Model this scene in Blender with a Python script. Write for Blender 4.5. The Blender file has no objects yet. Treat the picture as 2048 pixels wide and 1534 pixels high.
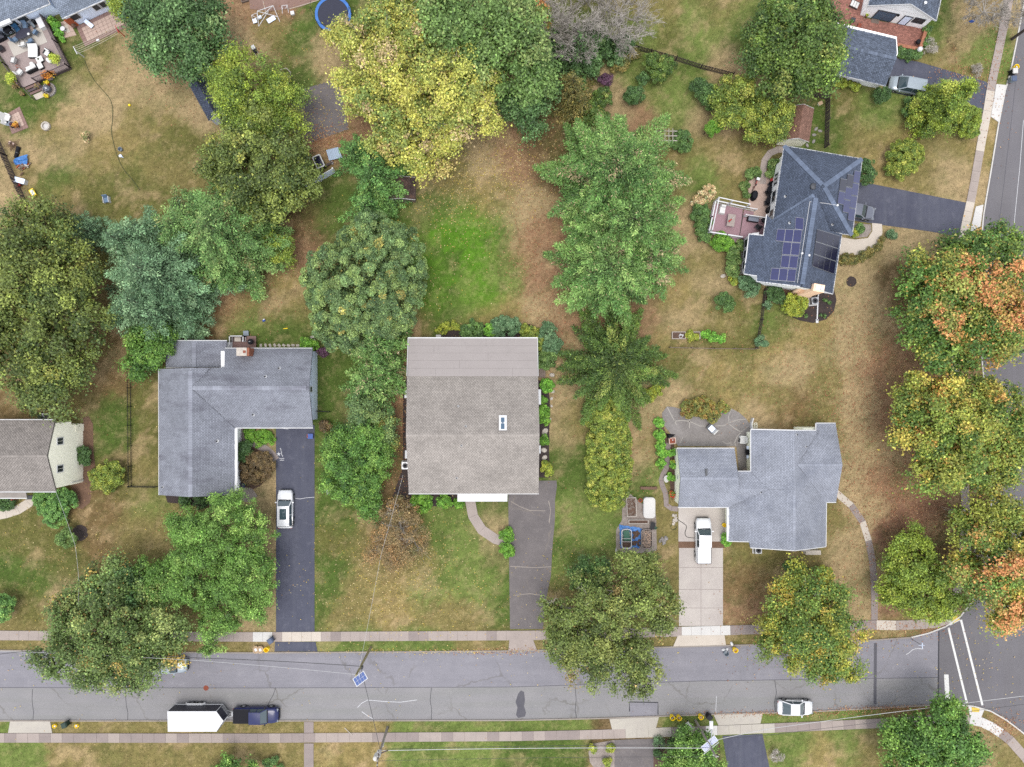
import bpy,math,random
import numpy as np
from mathutils import Vector,Matrix
random.seed(11)
RNG=np.random.default_rng(11)
RAD=math.radians
PI=math.pi
SC=bpy.context.scene
COL=SC.collection
# ------------------------------------------------------------------ camera, sky, sun, exposure
H=92.0
F=1426.0
cam_d=bpy.data.cameras.new('camera')
cam_d.sensor_fit='HORIZONTAL'
cam_d.angle=2*math.atan(1024.0/F)
cam_d.clip_start=1.0
cam_d.clip_end=2000.0
cam=bpy.data.objects.new('camera',cam_d)
cam.location=(0,0,H)
COL.objects.link(cam)
SC.camera=cam
SUN_EL,SUN_AZ=RAD(82),RAD(186)
world=bpy.data.worlds.new('World')
SC.world=world
world.use_nodes=True
wn=world.node_tree
wn.nodes.clear()
sky=wn.nodes.new('ShaderNodeTexSky')
sky.sky_type='NISHITA'
sky.sun_disc=False
sky.sun_elevation=SUN_EL
sky.sun_rotation=SUN_AZ
sky.altitude=50
sky.air_density=1.0
sky.dust_density=1.0
sky.ozone_density=1.0
bg=wn.nodes.new('ShaderNodeBackground')
bg.inputs['Strength'].default_value=0.15
wo=wn.nodes.new('ShaderNodeOutputWorld')
hs=wn.nodes.new('ShaderNodeHueSaturation')
hs.inputs['Saturation'].default_value=.22
wn.links.new(sky.outputs[0],hs.inputs['Color'])
wn.links.new(hs.outputs[0],bg.inputs[0])
wn.links.new(bg.outputs[0],wo.inputs[0])
sun_d=bpy.data.lights.new('sun','SUN')
sun_d.energy=0.8
sun_d.angle=RAD(28)
sun_d.color=(1.0,0.95,0.88)
sun=bpy.data.objects.new('sun',sun_d)
sd=Vector((math.sin(SUN_AZ)*math.cos(SUN_EL),math.cos(SUN_AZ)*math.cos(SUN_EL),math.sin(SUN_EL)))
sun.rotation_euler=sd.to_track_quat('Z','Y').to_euler()
sun.location=(0,-60,120)
COL.objects.link(sun)
SC.view_settings.view_transform='Standard'
SC.view_settings.look='None'
SC.view_settings.exposure=1.42
SC.view_settings.gamma=1.0
SC.cycles.max_bounces=6
SC.cycles.diffuse_bounces=3
SC.cycles.use_denoising=False
# ------------------------------------------------------------------ helpers
def P(px,py,z=0.0):
 """ground survey: a pixel of the photograph and a height give the point of the place"""
 k=(H-z)/F
 return Vector(((px-1024.0)*k,(767.0-py)*k,z))
def S(px,z=0.0):
 return px*(H-z)/F
KEXP=1.75
def lin(c):
 c=c/255.0
 return c/12.92 if c<=0.04045 else((c+0.055)/1.055)**2.4
def pc(r,g,b,k=None):
 k=KEXP if k is None else k
 return(min(lin(r)/k,.9),min(lin(g)/k,.9),min(lin(b)/k,.9))
class MB:
 def __init__(s):s.v=[];s.f=[];s.mi=[]
 def add(s,vs,fs,mi=0):
  o=len(s.v)
  s.v+=[tuple(v)for v in vs]
  for f in fs:
   s.f.append(tuple(i+o for i in f));s.mi.append(mi)
  return s
 def box(s,c,d,rz=0.0,mi=0,tilt=None):
  x,y,z=d[0]/2,d[1]/2,d[2]/2
  vs=[Vector(p)for p in((-x,-y,-z),(x,-y,-z),(x,y,-z),(-x,y,-z),(-x,-y,z),(x,-y,z),(x,y,z),(-x,y,z))]
  m=Matrix.Rotation(rz,3,'Z')
  if tilt:m=m@Matrix.Rotation(tilt[1],3,tilt[0])
  c=Vector(c)
  return s.add([m@v+c for v in vs],[(0,3,2,1),(4,5,6,7),(0,1,5,4),(1,2,6,5),(2,3,7,6),(3,0,4,7)],mi)
 def taper(s,c,d0,d1,h,rz=0.0,mi=0):
  m=Matrix.Rotation(rz,3,'Z');c=Vector(c);vs=[]
  for d,z in((d0,0),(d1,h)):
   for a,b in((-1,-1),(1,-1),(1,1),(-1,1)):
    vs.append(m@Vector((a*d[0]/2,b*d[1]/2,z))+c)
  return s.add(vs,[(0,3,2,1),(4,5,6,7),(0,1,5,4),(1,2,6,5),(2,3,7,6),(3,0,4,7)],mi)
 def prism(s,poly,z0,z1,mi=0):
  n=len(poly)
  a=sum(poly[i][0]*poly[(i+1)%n][1]-poly[(i+1)%n][0]*poly[i][1]for i in range(n))
  if a<0:poly=poly[::-1]
  vs=[(p[0],p[1],z0)for p in poly]+[(p[0],p[1],z1)for p in poly]
  fs=[tuple(range(n))[::-1],tuple(range(n,2*n))]
  fs+=[(i,(i+1)%n,(i+1)%n+n,i+n)for i in range(n)]
  return s.add(vs,fs,mi)
 def slab(s,pts,th,mi=0):
  pts=[Vector(p)for p in pts];n=len(pts)
  a=sum(pts[i].x*pts[(i+1)%n].y-pts[(i+1)%n].x*pts[i].y for i in range(n))
  if a<0:pts=pts[::-1]
  vs=pts+[p-Vector((0,0,th))for p in pts]
  fs=[tuple(range(n)),tuple(range(n,2*n))[::-1]]
  fs+=[(i+n,(i+1)%n+n,(i+1)%n,i)for i in range(n)]
  return s.add(vs,fs,mi)
 def tube(s,p,q,r0,r1=None,n=6,mi=0,cap=True):
  r1=r0 if r1 is None else r1
  p,q=Vector(p),Vector(q);d=(q-p)
  if d.length<1e-6:return s
  d.normalize()
  u=d.orthogonal().normalized();w=d.cross(u)
  vs=[]
  for c,r in((p,r0),(q,r1)):
   for i in range(n):
    a=2*PI*i/n
    vs.append(c+u*math.cos(a)*r+w*math.sin(a)*r)
  fs=[(i,(i+1)%n,(i+1)%n+n,i+n)for i in range(n)]
  if cap:fs+=[tuple(range(n))[::-1],tuple(range(n,2*n))]
  return s.add(vs,fs,mi)
 def path(s,pts,r,n=5,mi=0):
  for a,b in zip(pts[:-1],pts[1:]):s.tube(a,b,r,r,n,mi)
  return s
 def lathe(s,c,prof,n=16,mi=0,sx=1.0,sy=1.0,rz=0.0,cap=True):
  c=Vector(c);vs=[];m=Matrix.Rotation(rz,3,'Z')
  for r,z in prof:
   for i in range(n):
    a=2*PI*i/n
    vs.append(m@Vector((math.cos(a)*r*sx,math.sin(a)*r*sy,z))+c)
  fs=[]
  for k in range(len(prof)-1):
   for i in range(n):
    j=(i+1)%n
    fs.append((k*n+i,k*n+j,(k+1)*n+j,(k+1)*n+i))
  if cap and prof[0][0]>1e-4:fs.append(tuple(range(n))[::-1])
  if cap and prof[-1][0]>1e-4:fs.append(tuple((len(prof)-1)*n+i for i in range(n)))
  return s.add(vs,fs,mi)
 def quad(s,a,b,c,d,mi=0):return s.add([a,b,c,d],[(0,1,2,3)],mi)
 def build(s,name,mats,parent=None,rel=False,smooth=False):
  """one mesh object; rel: the points are world points and are moved into the parent's frame (parent not turned)"""
  me=bpy.data.meshes.new(name)
  v=s.v
  if rel and parent is not None:
   o=Vector(parent.get('org',(0,0,0)))
   v=[(a[0]-o.x,a[1]-o.y,a[2]-o.z)for a in v]
  me.from_pydata(v,[],s.f)
  if not isinstance(mats,(list,tuple)):mats=[mats]
  for m in mats:me.materials.append(m)
  if len(mats)>1:me.polygons.foreach_set('material_index',s.mi)
  if smooth:me.polygons.foreach_set('use_smooth',[True]*len(me.polygons))
  me.update()
  o=bpy.data.objects.new(name,me)
  COL.objects.link(o)
  if parent is not None:o.parent=parent
  return o
def tag(o,label=None,cat=None,group=None,kind=None):
 if label:o['label']=label
 if cat:o['category']=cat
 if group:o['group']=group
 if kind:o['kind']=kind
 return o
def thing(name,label,cat,loc=(0,0,0),rz=0.0,group=None):
 o=bpy.data.objects.new(name,None)
 o.empty_display_size=.3
 COL.objects.link(o)
 o.location=loc;o.rotation_euler=(0,0,rz)
 o['org']=tuple(loc)
 return tag(o,label,cat,group)
def dup(root,loc=None,rz=None,label=None):
 r=root.copy();COL.objects.link(r)
 if loc is not None:r.location=loc
 if rz is not None:r.rotation_euler=(0,0,rz)
 if label:r['label']=label
 for ch in list(root.children):
  c=ch.copy();COL.objects.link(c);c.parent=r
  for g in list(ch.children):
   d=g.copy();COL.objects.link(d);d.parent=c
 return r
def put(src,name=None,parent=None,loc=None,rot=None):
 c=src.copy();COL.objects.link(c)
 if parent is not None:c.parent=parent
 if loc is not None:c.location=loc
 if rot is not None:c.rotation_euler=rot
 return c
# ------------------------------------------------------------------ materials
def new_mat(name):
 m=bpy.data.materials.new(name);m.use_nodes=True
 nt=m.node_tree;nt.nodes.clear()
 out=nt.nodes.new('ShaderNodeOutputMaterial')
 b=nt.nodes.new('ShaderNodeBsdfPrincipled')
 nt.links.new(b.outputs[0],out.inputs[0])
 return m,nt,b,out
def nd(nt,t,**kw):
 n=nt.nodes.new(t)
 for k,v in kw.items():setattr(n,k,v)
 return n
def noise(nt,vec,scale,detail=4.0,rough=.6):
 n=nd(nt,'ShaderNodeTexNoise');n.inputs['Scale'].default_value=scale
 n.inputs['Detail'].default_value=detail;n.inputs['Roughness'].default_value=rough
 nt.links.new(vec,n.inputs['Vector']);return n.outputs['Fac']
def ramp(nt,fac,lo,hi,a=0.0,b=1.0):
 n=nd(nt,'ShaderNodeMapRange');n.inputs[1].default_value=lo;n.inputs[2].default_value=hi
 n.inputs[3].default_value=a;n.inputs[4].default_value=b
 nt.links.new(fac,n.inputs[0]);return n.outputs[0]
def mixc(nt,fac,a,b,mode='MIX'):
 n=nd(nt,'ShaderNodeMix',data_type='RGBA',blend_type=mode)
 for i,x in((0,fac),(6,a),(7,b)):
  if isinstance(x,(int,float)):n.inputs[i].default_value=x
  elif isinstance(x,tuple):n.inputs[i].default_value=(*x[:3],1)
  else:nt.links.new(x,n.inputs[i])
 return n.outputs[2]
def scalec(nt,col,fac):
 n=nd(nt,'ShaderNodeVectorMath',operation='SCALE')
 if isinstance(col,tuple):n.inputs[0].default_value=col[:3]
 else:nt.links.new(col,n.inputs[0])
 nt.links.new(fac,n.inputs['Scale']);return n.outputs[0]
def worldpos(nt):return nd(nt,'ShaderNodeNewGeometry').outputs['Position']
def mat(name,col,rough=.7,metal=0.0,var=.12,scale=3.0,bump=0.0,bscale=30.0,spec=.4,coat=0.0,isl=0.0,dirt=None):
 """plain paint, metal, plastic, cloth ...: a base colour with patchy wear and fine relief"""
 m,nt,b,out=new_mat(name)
 pos=worldpos(nt)
 f=ramp(nt,noise(nt,pos,scale,5),.3,.7,1-var,1+var)
 c=scalec(nt,tuple(col),f)
 if dirt:
  c=mixc(nt,ramp(nt,noise(nt,pos,dirt[1],6,.7),.5,.72,0,dirt[2]),c,tuple(dirt[0]))
 if isl:
  r=nd(nt,'ShaderNodeNewGeometry').outputs['Random Per Island']
  c=scalec(nt,c,ramp(nt,r,0,1,1-isl,1+isl))
 nt.links.new(c,b.inputs['Base Color'])
 b.inputs['Roughness'].default_value=rough
 b.inputs['Metallic'].default_value=metal
 b.inputs['Specular IOR Level'].default_value=spec
 if coat:b.inputs['Coat Weight'].default_value=coat;b.inputs['Coat Roughness'].default_value=.08
 if bump:
  bp=nd(nt,'ShaderNodeBump');bp.inputs['Strength'].default_value=bump;bp.inputs['Distance'].default_value=.03
  nt.links.new(noise(nt,pos,bscale,4),bp.inputs['Height']);nt.links.new(bp.outputs[0],b.inputs['Normal'])
 return m
def surf_mat(name,c1,c2,c3=None,big=.35,fine=14.0,grain=60.0,rough=.9,fvar=.22,cracks=None,streak=None,bump=.5,leafy=0.0):
 """paving: two tones in big patches, fine mottling, grain, optional crack network and streaks along the wheels' way"""
 m,nt,b,out=new_mat(name)
 pos=worldpos(nt)
 c=mixc(nt,ramp(nt,noise(nt,pos,big,6,.65),.34,.66),tuple(c1),tuple(c2))
 if streak:
  mp=nd(nt,'ShaderNodeMapping');mp.inputs['Scale'].default_value=streak[0]
  nt.links.new(pos,mp.inputs['Vector'])
  c=mixc(nt,ramp(nt,noise(nt,mp.outputs[0],1.0,4),.45,.7,0,streak[2]),c,tuple(streak[1]))
 c=mixc(nt,ramp(nt,noise(nt,pos,1.1,7,.75),.56,.72,0,.5 if fvar<.14 else .3),c,tuple(x*.8 for x in c1))
 if c3:c=mixc(nt,ramp(nt,noise(nt,pos,big*4,5,.7),.55,.75,0,.7),c,tuple(c3))
 f=ramp(nt,noise(nt,pos,fine,4,.7),.25,.75,1-fvar,1+fvar)
 c=scalec(nt,c,f)
 f2=ramp(nt,noise(nt,pos,grain,2,.8),.25,.75,1-fvar*.8,1+fvar*.8)
 c=scalec(nt,c,f2)
 if cracks:
  v=nd(nt,'ShaderNodeTexVoronoi',feature='DISTANCE_TO_EDGE');v.inputs['Scale'].default_value=cracks[0]
  wv=nd(nt,'ShaderNodeVectorMath',operation='ADD')
  nz=nd(nt,'ShaderNodeTexNoise');nz.inputs['Scale'].default_value=1.2;nz.inputs['Detail'].default_value=5
  nt.links.new(pos,nz.inputs['Vector'])
  sc=nd(nt,'ShaderNodeVectorMath',operation='SCALE');sc.inputs['Scale'].default_value=1.1
  nt.links.new(nz.outputs['Color'],sc.inputs[0]);nt.links.new(pos,wv.inputs[0]);nt.links.new(sc.outputs[0],wv.inputs[1])
  nt.links.new(wv.outputs[0],v.inputs['Vector'])
  ln=ramp(nt,v.outputs['Distance'],cracks[2]*.4,cracks[2],1,0)
  msk=ramp(nt,noise(nt,pos,.22,2),.42,.6)
  mm=nd(nt,'ShaderNodeMath',operation='MULTIPLY');nt.links.new(ln,mm.inputs[0]);nt.links.new(msk,mm.inputs[1])
  m2=nd(nt,'ShaderNodeMath',operation='MULTIPLY');nt.links.new(mm.outputs[0],m2.inputs[0]);m2.inputs[1].default_value=cracks[3]
  c=mixc(nt,m2.outputs[0],c,tuple(cracks[1]))
 nt.links.new(c,b.inputs['Base Color'])
 b.inputs['Roughness'].default_value=rough
 b.inputs['Specular IOR Level'].default_value=.25
 bp=nd(nt,'ShaderNodeBump');bp.inputs['Strength'].default_value=bump;bp.inputs['Distance'].default_value=.02
 nt.links.new(noise(nt,pos,grain*.6,3),bp.inputs['Height']);nt.links.new(bp.outputs[0],b.inputs['Normal'])
 return m
def shingle_mat(name,col,var=.3,stain=None,big=.5):
 m,nt,b,out=new_mat(name)
 pos=worldpos(nt)
 r=nd(nt,'ShaderNodeNewGeometry').outputs['Random Per Island']
 c=scalec(nt,tuple(col),ramp(nt,r,0,1,1-var,1+var))
 c=scalec(nt,c,ramp(nt,noise(nt,pos,big,6,.65),.3,.7,.84,1.16))
 if stain:
  mp=nd(nt,'ShaderNodeMapping');mp.inputs['Scale'].default_value=stain[1]
  nt.links.new(pos,mp.inputs['Vector'])
  c=mixc(nt,ramp(nt,noise(nt,mp.outputs[0],1.0,6,.7),.5,.75,0,stain[2]),c,tuple(stain[0]))
 nt.links.new(c,b.inputs['Base Color'])
 b.inputs['Roughness'].default_value=.9
 b.inputs['Specular IOR Level'].default_value=.25
 bp=nd(nt,'ShaderNodeBump');bp.inputs['Strength'].default_value=.4;bp.inputs['Distance'].default_value=.01
 nt.links.new(noise(nt,pos,40,3),bp.inputs['Height']);nt.links.new(bp.outputs[0],b.inputs['Normal'])
 return m
def vcol_mat(name,kind):
 m,nt,b,out=new_mat(name)
 a=nd(nt,'ShaderNodeAttribute',attribute_name='Col').outputs['Color']
 pos=worldpos(nt)
 if kind=='leaf':
  nt.links.new(a,b.inputs['Base Color'])
  b.inputs['Roughness'].default_value=.5
  b.inputs['Specular IOR Level'].default_value=.35
  t=nd(nt,'ShaderNodeBsdfTranslucent');nt.links.new(a,t.inputs[0])
  mx=nd(nt,'ShaderNodeMixShader');mx.inputs[0].default_value=.16
  nt.links.new(b.outputs[0],mx.inputs[1]);nt.links.new(t.outputs[0],mx.inputs[2])
  nt.links.new(mx.outputs[0],out.inputs[0])
 elif kind=='lawn':
  dry=mixc(nt,.5,a,pc(190,166,126))
  grn=mixc(nt,.5,a,pc(78,98,46))
  c=mixc(nt,ramp(nt,noise(nt,pos,.55,8,.72),.50,.68,0,.75),a,dry)
  c=mixc(nt,ramp(nt,noise(nt,pos,.8,7,.7),.52,.68,0,.7),c,grn)
  c=scalec(nt,c,ramp(nt,noise(nt,pos,2.2,6,.75),.28,.72,.70,1.30))
  c=scalec(nt,c,ramp(nt,noise(nt,pos,9.0,4,.8),.25,.75,.62,1.38))
  nt.links.new(c,b.inputs['Base Color'])
  b.inputs['Roughness'].default_value=.95
  b.inputs['Specular IOR Level'].default_value=.1
  bp=nd(nt,'ShaderNodeBump');bp.inputs['Strength'].default_value=.8;bp.inputs['Distance'].default_value=.06
  nt.links.new(noise(nt,pos,11,4,.8),bp.inputs['Height']);nt.links.new(bp.outputs[0],b.inputs['Normal'])
 else:
  nt.links.new(a,b.inputs['Base Color']);b.inputs['Roughness'].default_value=.9
  b.inputs['Specular IOR Level'].default_value=.15
 return m
def glass_mat(name,col,rough=.06,spec=.8):
 m,nt,b,out=new_mat(name)
 b.inputs['Base Color'].default_value=(*col,1)
 b.inputs['Roughness'].default_value=rough
 b.inputs['Specular IOR Level'].default_value=spec
 return m
M={}
M['leaf']=vcol_mat('leaf','leaf')
M['lawn']=vcol_mat('turf','lawn')
M['blade']=vcol_mat('grass_blade','flat')
M['bark']=mat('bark',pc(110,95,82),.95,var=.35,scale=4,bump=.8,bscale=12)
M['palebark']=mat('pale_bark',pc(188,180,170),.95,var=.25,scale=3,bump=.6,bscale=14)
M['street']=surf_mat('aged_asphalt',pc(147,145,152),pc(157,154,161),pc(165,163,168),big=.25,fine=9,grain=45,fvar=.13,streak=((.05,.9,1),pc(138,136,143),.55),cracks=(.1,pc(118,114,110),.013,.5))
M['street2']=surf_mat('older_asphalt',pc(160,157,158),pc(150,148,150),pc(170,167,166),big=.3,fine=9,grain=45,fvar=.15,streak=((.05,1.1,1),pc(146,146,142),.6),cracks=(.13,pc(122,118,112),.016,.6))
M['newroad']=surf_mat('newer_asphalt',pc(118,115,119),pc(128,125,128),None,big=.15,fine=10,grain=50,fvar=.14,streak=((.7,.04,1),pc(133,130,136),.5))
M['sealed']=surf_mat('sealed_asphalt',pc(86,88,104),pc(98,100,115),pc(116,116,128),big=.3,fine=10,grain=55,fvar=.12,streak=((1.2,.06,1),pc(108,110,122),.6))
M['olddrive']=surf_mat('worn_asphalt',pc(118,112,112),pc(132,125,124),pc(146,139,136),big=.35,fine=9,grain=45,fvar=.16,cracks=(.16,pc(160,148,132),.012,.35))
M['tar']=surf_mat('patch_asphalt',pc(98,97,104),pc(108,106,112),None,fvar=.15)
M['tarline']=mat('tar_seal',pc(62,62,68),.8)
M['walk']=surf_mat('weathered_concrete',pc(188,174,166),pc(176,163,156),pc(200,188,180),big=.6,fine=12,grain=50,fvar=.14)
M['walkdark']=surf_mat('stained_concrete',pc(168,154,149),pc(156,144,140),pc(180,168,162),big=.6,fine=12,grain=50,fvar=.14)
M['walknew']=surf_mat('fresh_concrete',pc(226,214,200),pc(216,204,190),None,big=.4,fine=10,grain=50,fvar=.08)
M['walkwhite']=surf_mat('bright_concrete',pc(236,233,228),pc(226,223,220),None,big=.4,fine=10,grain=50,fvar=.06)
M['driveconc']=surf_mat('driveway_concrete',pc(216,207,199),pc(198,188,182),pc(226,217,209),big=.35,fine=9,grain=45,fvar=.12)
M['apron']=surf_mat('apron_concrete',pc(206,199,186),pc(196,188,178),pc(186,180,174),big=.35,fine=9,grain=45,fvar=.1)
M['patio']=surf_mat('grey_patio',pc(160,154,151),pc(138,132,129),pc(186,179,172),big=.5,fine=8,grain=30,fvar=.24)
M['kerb']=surf_mat('kerb_concrete',pc(178,168,158),pc(160,150,142),None,big=.5,fine=8,grain=40,fvar=.18)
M['joint']=surf_mat('pale_mortar',pc(192,186,178),pc(172,166,160),None,fvar=.2)
M['kerbnew']=surf_mat('new_kerb',pc(232,228,222),pc(222,218,212),None,fvar=.08)
M['paint']=mat('road_paint',pc(245,244,240),.7,var=.1,scale=6,dirt=(pc(190,188,186),9,.5))
M['chalk']=mat('chalk',pc(225,225,228),.95,var=.3,scale=12)
M['yellowpad']=mat('yellow_tactile',pc(236,205,90),.8,var=.12,scale=5)
M['mulch']=surf_mat('dark_mulch',pc(66,58,58),pc(82,70,66),pc(52,46,46),big=1.2,fine=10,grain=25,fvar=.4,bump=1.0)
M['brownmulch']=surf_mat('brown_mulch',pc(138,108,88),pc(118,92,76),pc(160,128,104),big=1.0,fine=10,grain=25,fvar=.4,bump=1.0)
M['gravel']=surf_mat('gravel',pc(176,164,156),pc(150,138,130),pc(205,196,186),big=1.5,fine=12,grain=30,fvar=.4,bump=1.0)
M['soil']=surf_mat('garden_soil',pc(98,78,68),pc(120,96,82),pc(84,66,58),big=2,fine=12,grain=30,fvar=.4,bump=1.0)
M['dirt']=surf_mat('bare_dirt',pc(160,130,120),pc(144,116,104),pc(176,150,136),big=.6,fine=8,grain=30,fvar=.25)
M['white']=mat('white_paint',pc(243,243,245),.5,var=.03,scale=2)
M['whitewall']=mat('white_siding',pc(232,234,240,.85),.6,var=.05,scale=2)
M['cream']=mat('cream_siding',pc(222,218,200,.85),.7,var=.05,scale=1.5)
M['paleyellow']=mat('pale_siding',pc(226,230,208,.85),.7,var=.05,scale=1.5)
M['bluegrey']=mat('blue_grey_siding',pc(196,206,224,.85),.6,var=.05)
M['gutter']=mat('gutter_metal',pc(235,235,236),.4,var=.05)
M['glass']=glass_mat('window_glass',(.03,.035,.04),.12,.22)
M['skyglass']=glass_mat('tinted_glass',(.06,.10,.15),.05,.3)
M['carglass']=glass_mat('car_glass',(.035,.055,.065),.04)
M['black']=mat('black_plastic',pc(40,40,44,1.5),.6,var=.15,spec=.2)
M['blackrub']=mat('tyre_rubber',pc(40,40,42,1.4),.85)
M['darkmetal']=mat('dark_metal',pc(70,72,78),.45,var=.2)
M['steel']=mat('steel',pc(190,192,196),.35,.6,var=.1)
M['chrome']=mat('rim_alloy',pc(190,192,196),.25,.8,var=.05)
M['carwhite']=mat('white_car_paint',pc(246,247,250),.25,var=.01,spec=.5,coat=1.0)
M['carblue']=mat('navy_car_paint',pc(26,36,92),.25,var=.05,spec=.3,coat=.35)
M['carsilver']=mat('silver_car_paint',pc(178,190,198),.28,.35,var=.03,coat=1.0)
M['cargrey']=mat('grey_car_paint',pc(112,116,130),.28,.3,var=.03,coat=1.0)
M['redlens']=mat('red_lens',pc(150,40,40),.25)
M['clearlens']=mat('headlamp_lens',pc(150,156,164),.2,.2)
M['trailerside']=mat('trailer_side',pc(44,46,62),.35,var=.08)
M['wood']=mat('grey_wood',pc(138,122,112),.9,var=.25,scale=6,bump=.3)
M['brownwood']=mat('brown_wood',pc(124,96,80),.85,var=.25,scale=6,isl=.1)
M['darkwood']=mat('dark_weathered_wood',pc(92,80,78),.9,var=.3,scale=6,isl=.18)
M['polewood']=mat('pole_wood',pc(164,154,118),.95,var=.3,scale=5,bump=.4)
M['polegrey']=mat('grey_pole_wood',pc(170,162,152),.95,var=.25,scale=5,bump=.4)
M['palewood']=mat('pale_wood',pc(206,196,186),.9,var=.15,scale=6)
M['deckpink']=mat('mauve_deck_board',pc(178,142,150),.75,var=.08,scale=4,isl=.08)
M['decktaupe']=mat('taupe_deck_board',pc(178,160,156),.75,var=.08,scale=4,isl=.06)
M['deckbrown']=mat('brown_deck_board',pc(140,112,106),.8,var=.12,scale=4,isl=.12)
M['deckrail']=mat('dark_deck_rail',pc(98,84,88),.7,var=.15)
M['brick']=mat('red_brick',pc(176,122,108),.9,var=.18,scale=3,isl=.28,bump=.3)
M['brickwall']=mat('brick_wall',pc(190,128,100),.9,var=.2,scale=3,isl=.25,bump=.3)
M['chimbrick']=mat('chimney_brick',pc(160,100,76),.9,var=.2,scale=4,isl=.25)
M['tanstucco']=mat('tan_stucco',pc(222,188,158,.85),.85,var=.1,scale=3)
M['pinkpaver']=mat('pink_paver',pc(208,182,168),.9,var=.1,scale=3,isl=.14)
M['brownpaver']=mat('brown_paver',pc(158,128,120),.9,var=.1,scale=3,isl=.14)
M['stone']=mat('stone',pc(206,196,184),.9,var=.2,scale=3,isl=.15,bump=.4)
M['greystone']=mat('grey_stone',pc(160,154,150),.9,var=.2,scale=3,isl=.2,bump=.4)
M['rubble']=mat('round_rock',pc(186,160,140),.9,var=.2,scale=3,isl=.3,bump=.4)
M['tarpblue']=mat('blue_tarp',pc(78,140,214),.45,var=.2,scale=4)
M['green']=mat('green_plastic',pc(50,112,88),.5,var=.15)
M['darkgreen']=mat('dark_green_plastic',pc(34,62,50),.5,var=.15)
M['yellow']=mat('yellow_plastic',pc(248,214,40,1.15),.5,var=.06)
M['blue']=mat('blue_plastic',pc(52,92,178),.5,var=.1)
M['binblue']=mat('slate_blue_plastic',pc(88,102,132),.5,var=.1)
M['bingrey']=mat('grey_plastic',pc(140,152,164),.5,var=.1)
M['red']=mat('red_plastic',pc(196,52,48),.5,var=.1)
M['orange']=mat('orange_clay',pc(192,100,62),.8,var=.12)
M['rust']=mat('rusty_steel',pc(150,76,54),.8,var=.2)
M['card']=mat('cardboard',pc(214,184,150),.9,var=.08)
M['cushion']=mat('white_cushion',pc(244,243,240),.9,var=.05,scale=5)
M['bluecushion']=mat('blue_sling',pc(120,146,176),.8,var=.1)
M['deepblue']=mat('teal_cushion',pc(52,106,150),.8,var=.1)
M['rug']=mat('pale_rug',pc(212,204,194),.95,var=.05,scale=8)
M['darktop']=mat('dark_table_top',pc(62,62,78),.4,var=.1)
M['cover']=mat('black_cover',pc(34,34,40,1.6),.75,var=.2,scale=5,spec=.15)
M['matblue']=mat('blue_trampoline_pad',pc(70,130,214),.6,var=.15)
M['mesh']=mat('trampoline_mesh',pc(44,46,64,1.4),.7,var=.15,scale=9)
M['sheetmetal']=mat('sheet_metal',pc(176,194,216),.4,.3,var=.06)
M['wire']=mat('cable',pc(66,66,70),.6)
M['palewire']=mat('pale_cable',pc(214,214,214),.6)
M['hose']=mat('green_hose',pc(78,86,52),.7)
M['clothline']=mat('cotton_line',pc(214,204,186),.9)
def solar_mat(name,col):
 m,nt,b,out=new_mat(name)
 tc=nd(nt,'ShaderNodeTexCoord')
 br=nd(nt,'ShaderNodeTexBrick');br.offset=0
 for k,v in(('Scale',1.0),('Mortar Size',.012),('Brick Width',.16),('Row Height',.16),('Mortar Smooth',.2)):
  br.inputs[k].default_value=v
 br.inputs['Color1'].default_value=(*col,1);br.inputs['Color2'].default_value=(col[0]*1.15,col[1]*1.15,col[2]*1.2,1)
 br.inputs['Mortar'].default_value=(col[0]*1.8,col[1]*1.8,col[2]*1.8,1)
 nt.links.new(tc.outputs['Object'],br.inputs['Vector'])
 nt.links.new(br.outputs['Color'],b.inputs['Base Color'])
 b.inputs['Roughness'].default_value=.12
 b.inputs['Specular IOR Level'].default_value=.5
 return m
M['solar']=solar_mat('solar_cell',pc(44,48,92))
M['solardark']=solar_mat('dark_solar_cell',pc(30,30,52))
M['solarblue']=solar_mat('blue_solar_cell',pc(84,104,158))
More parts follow.
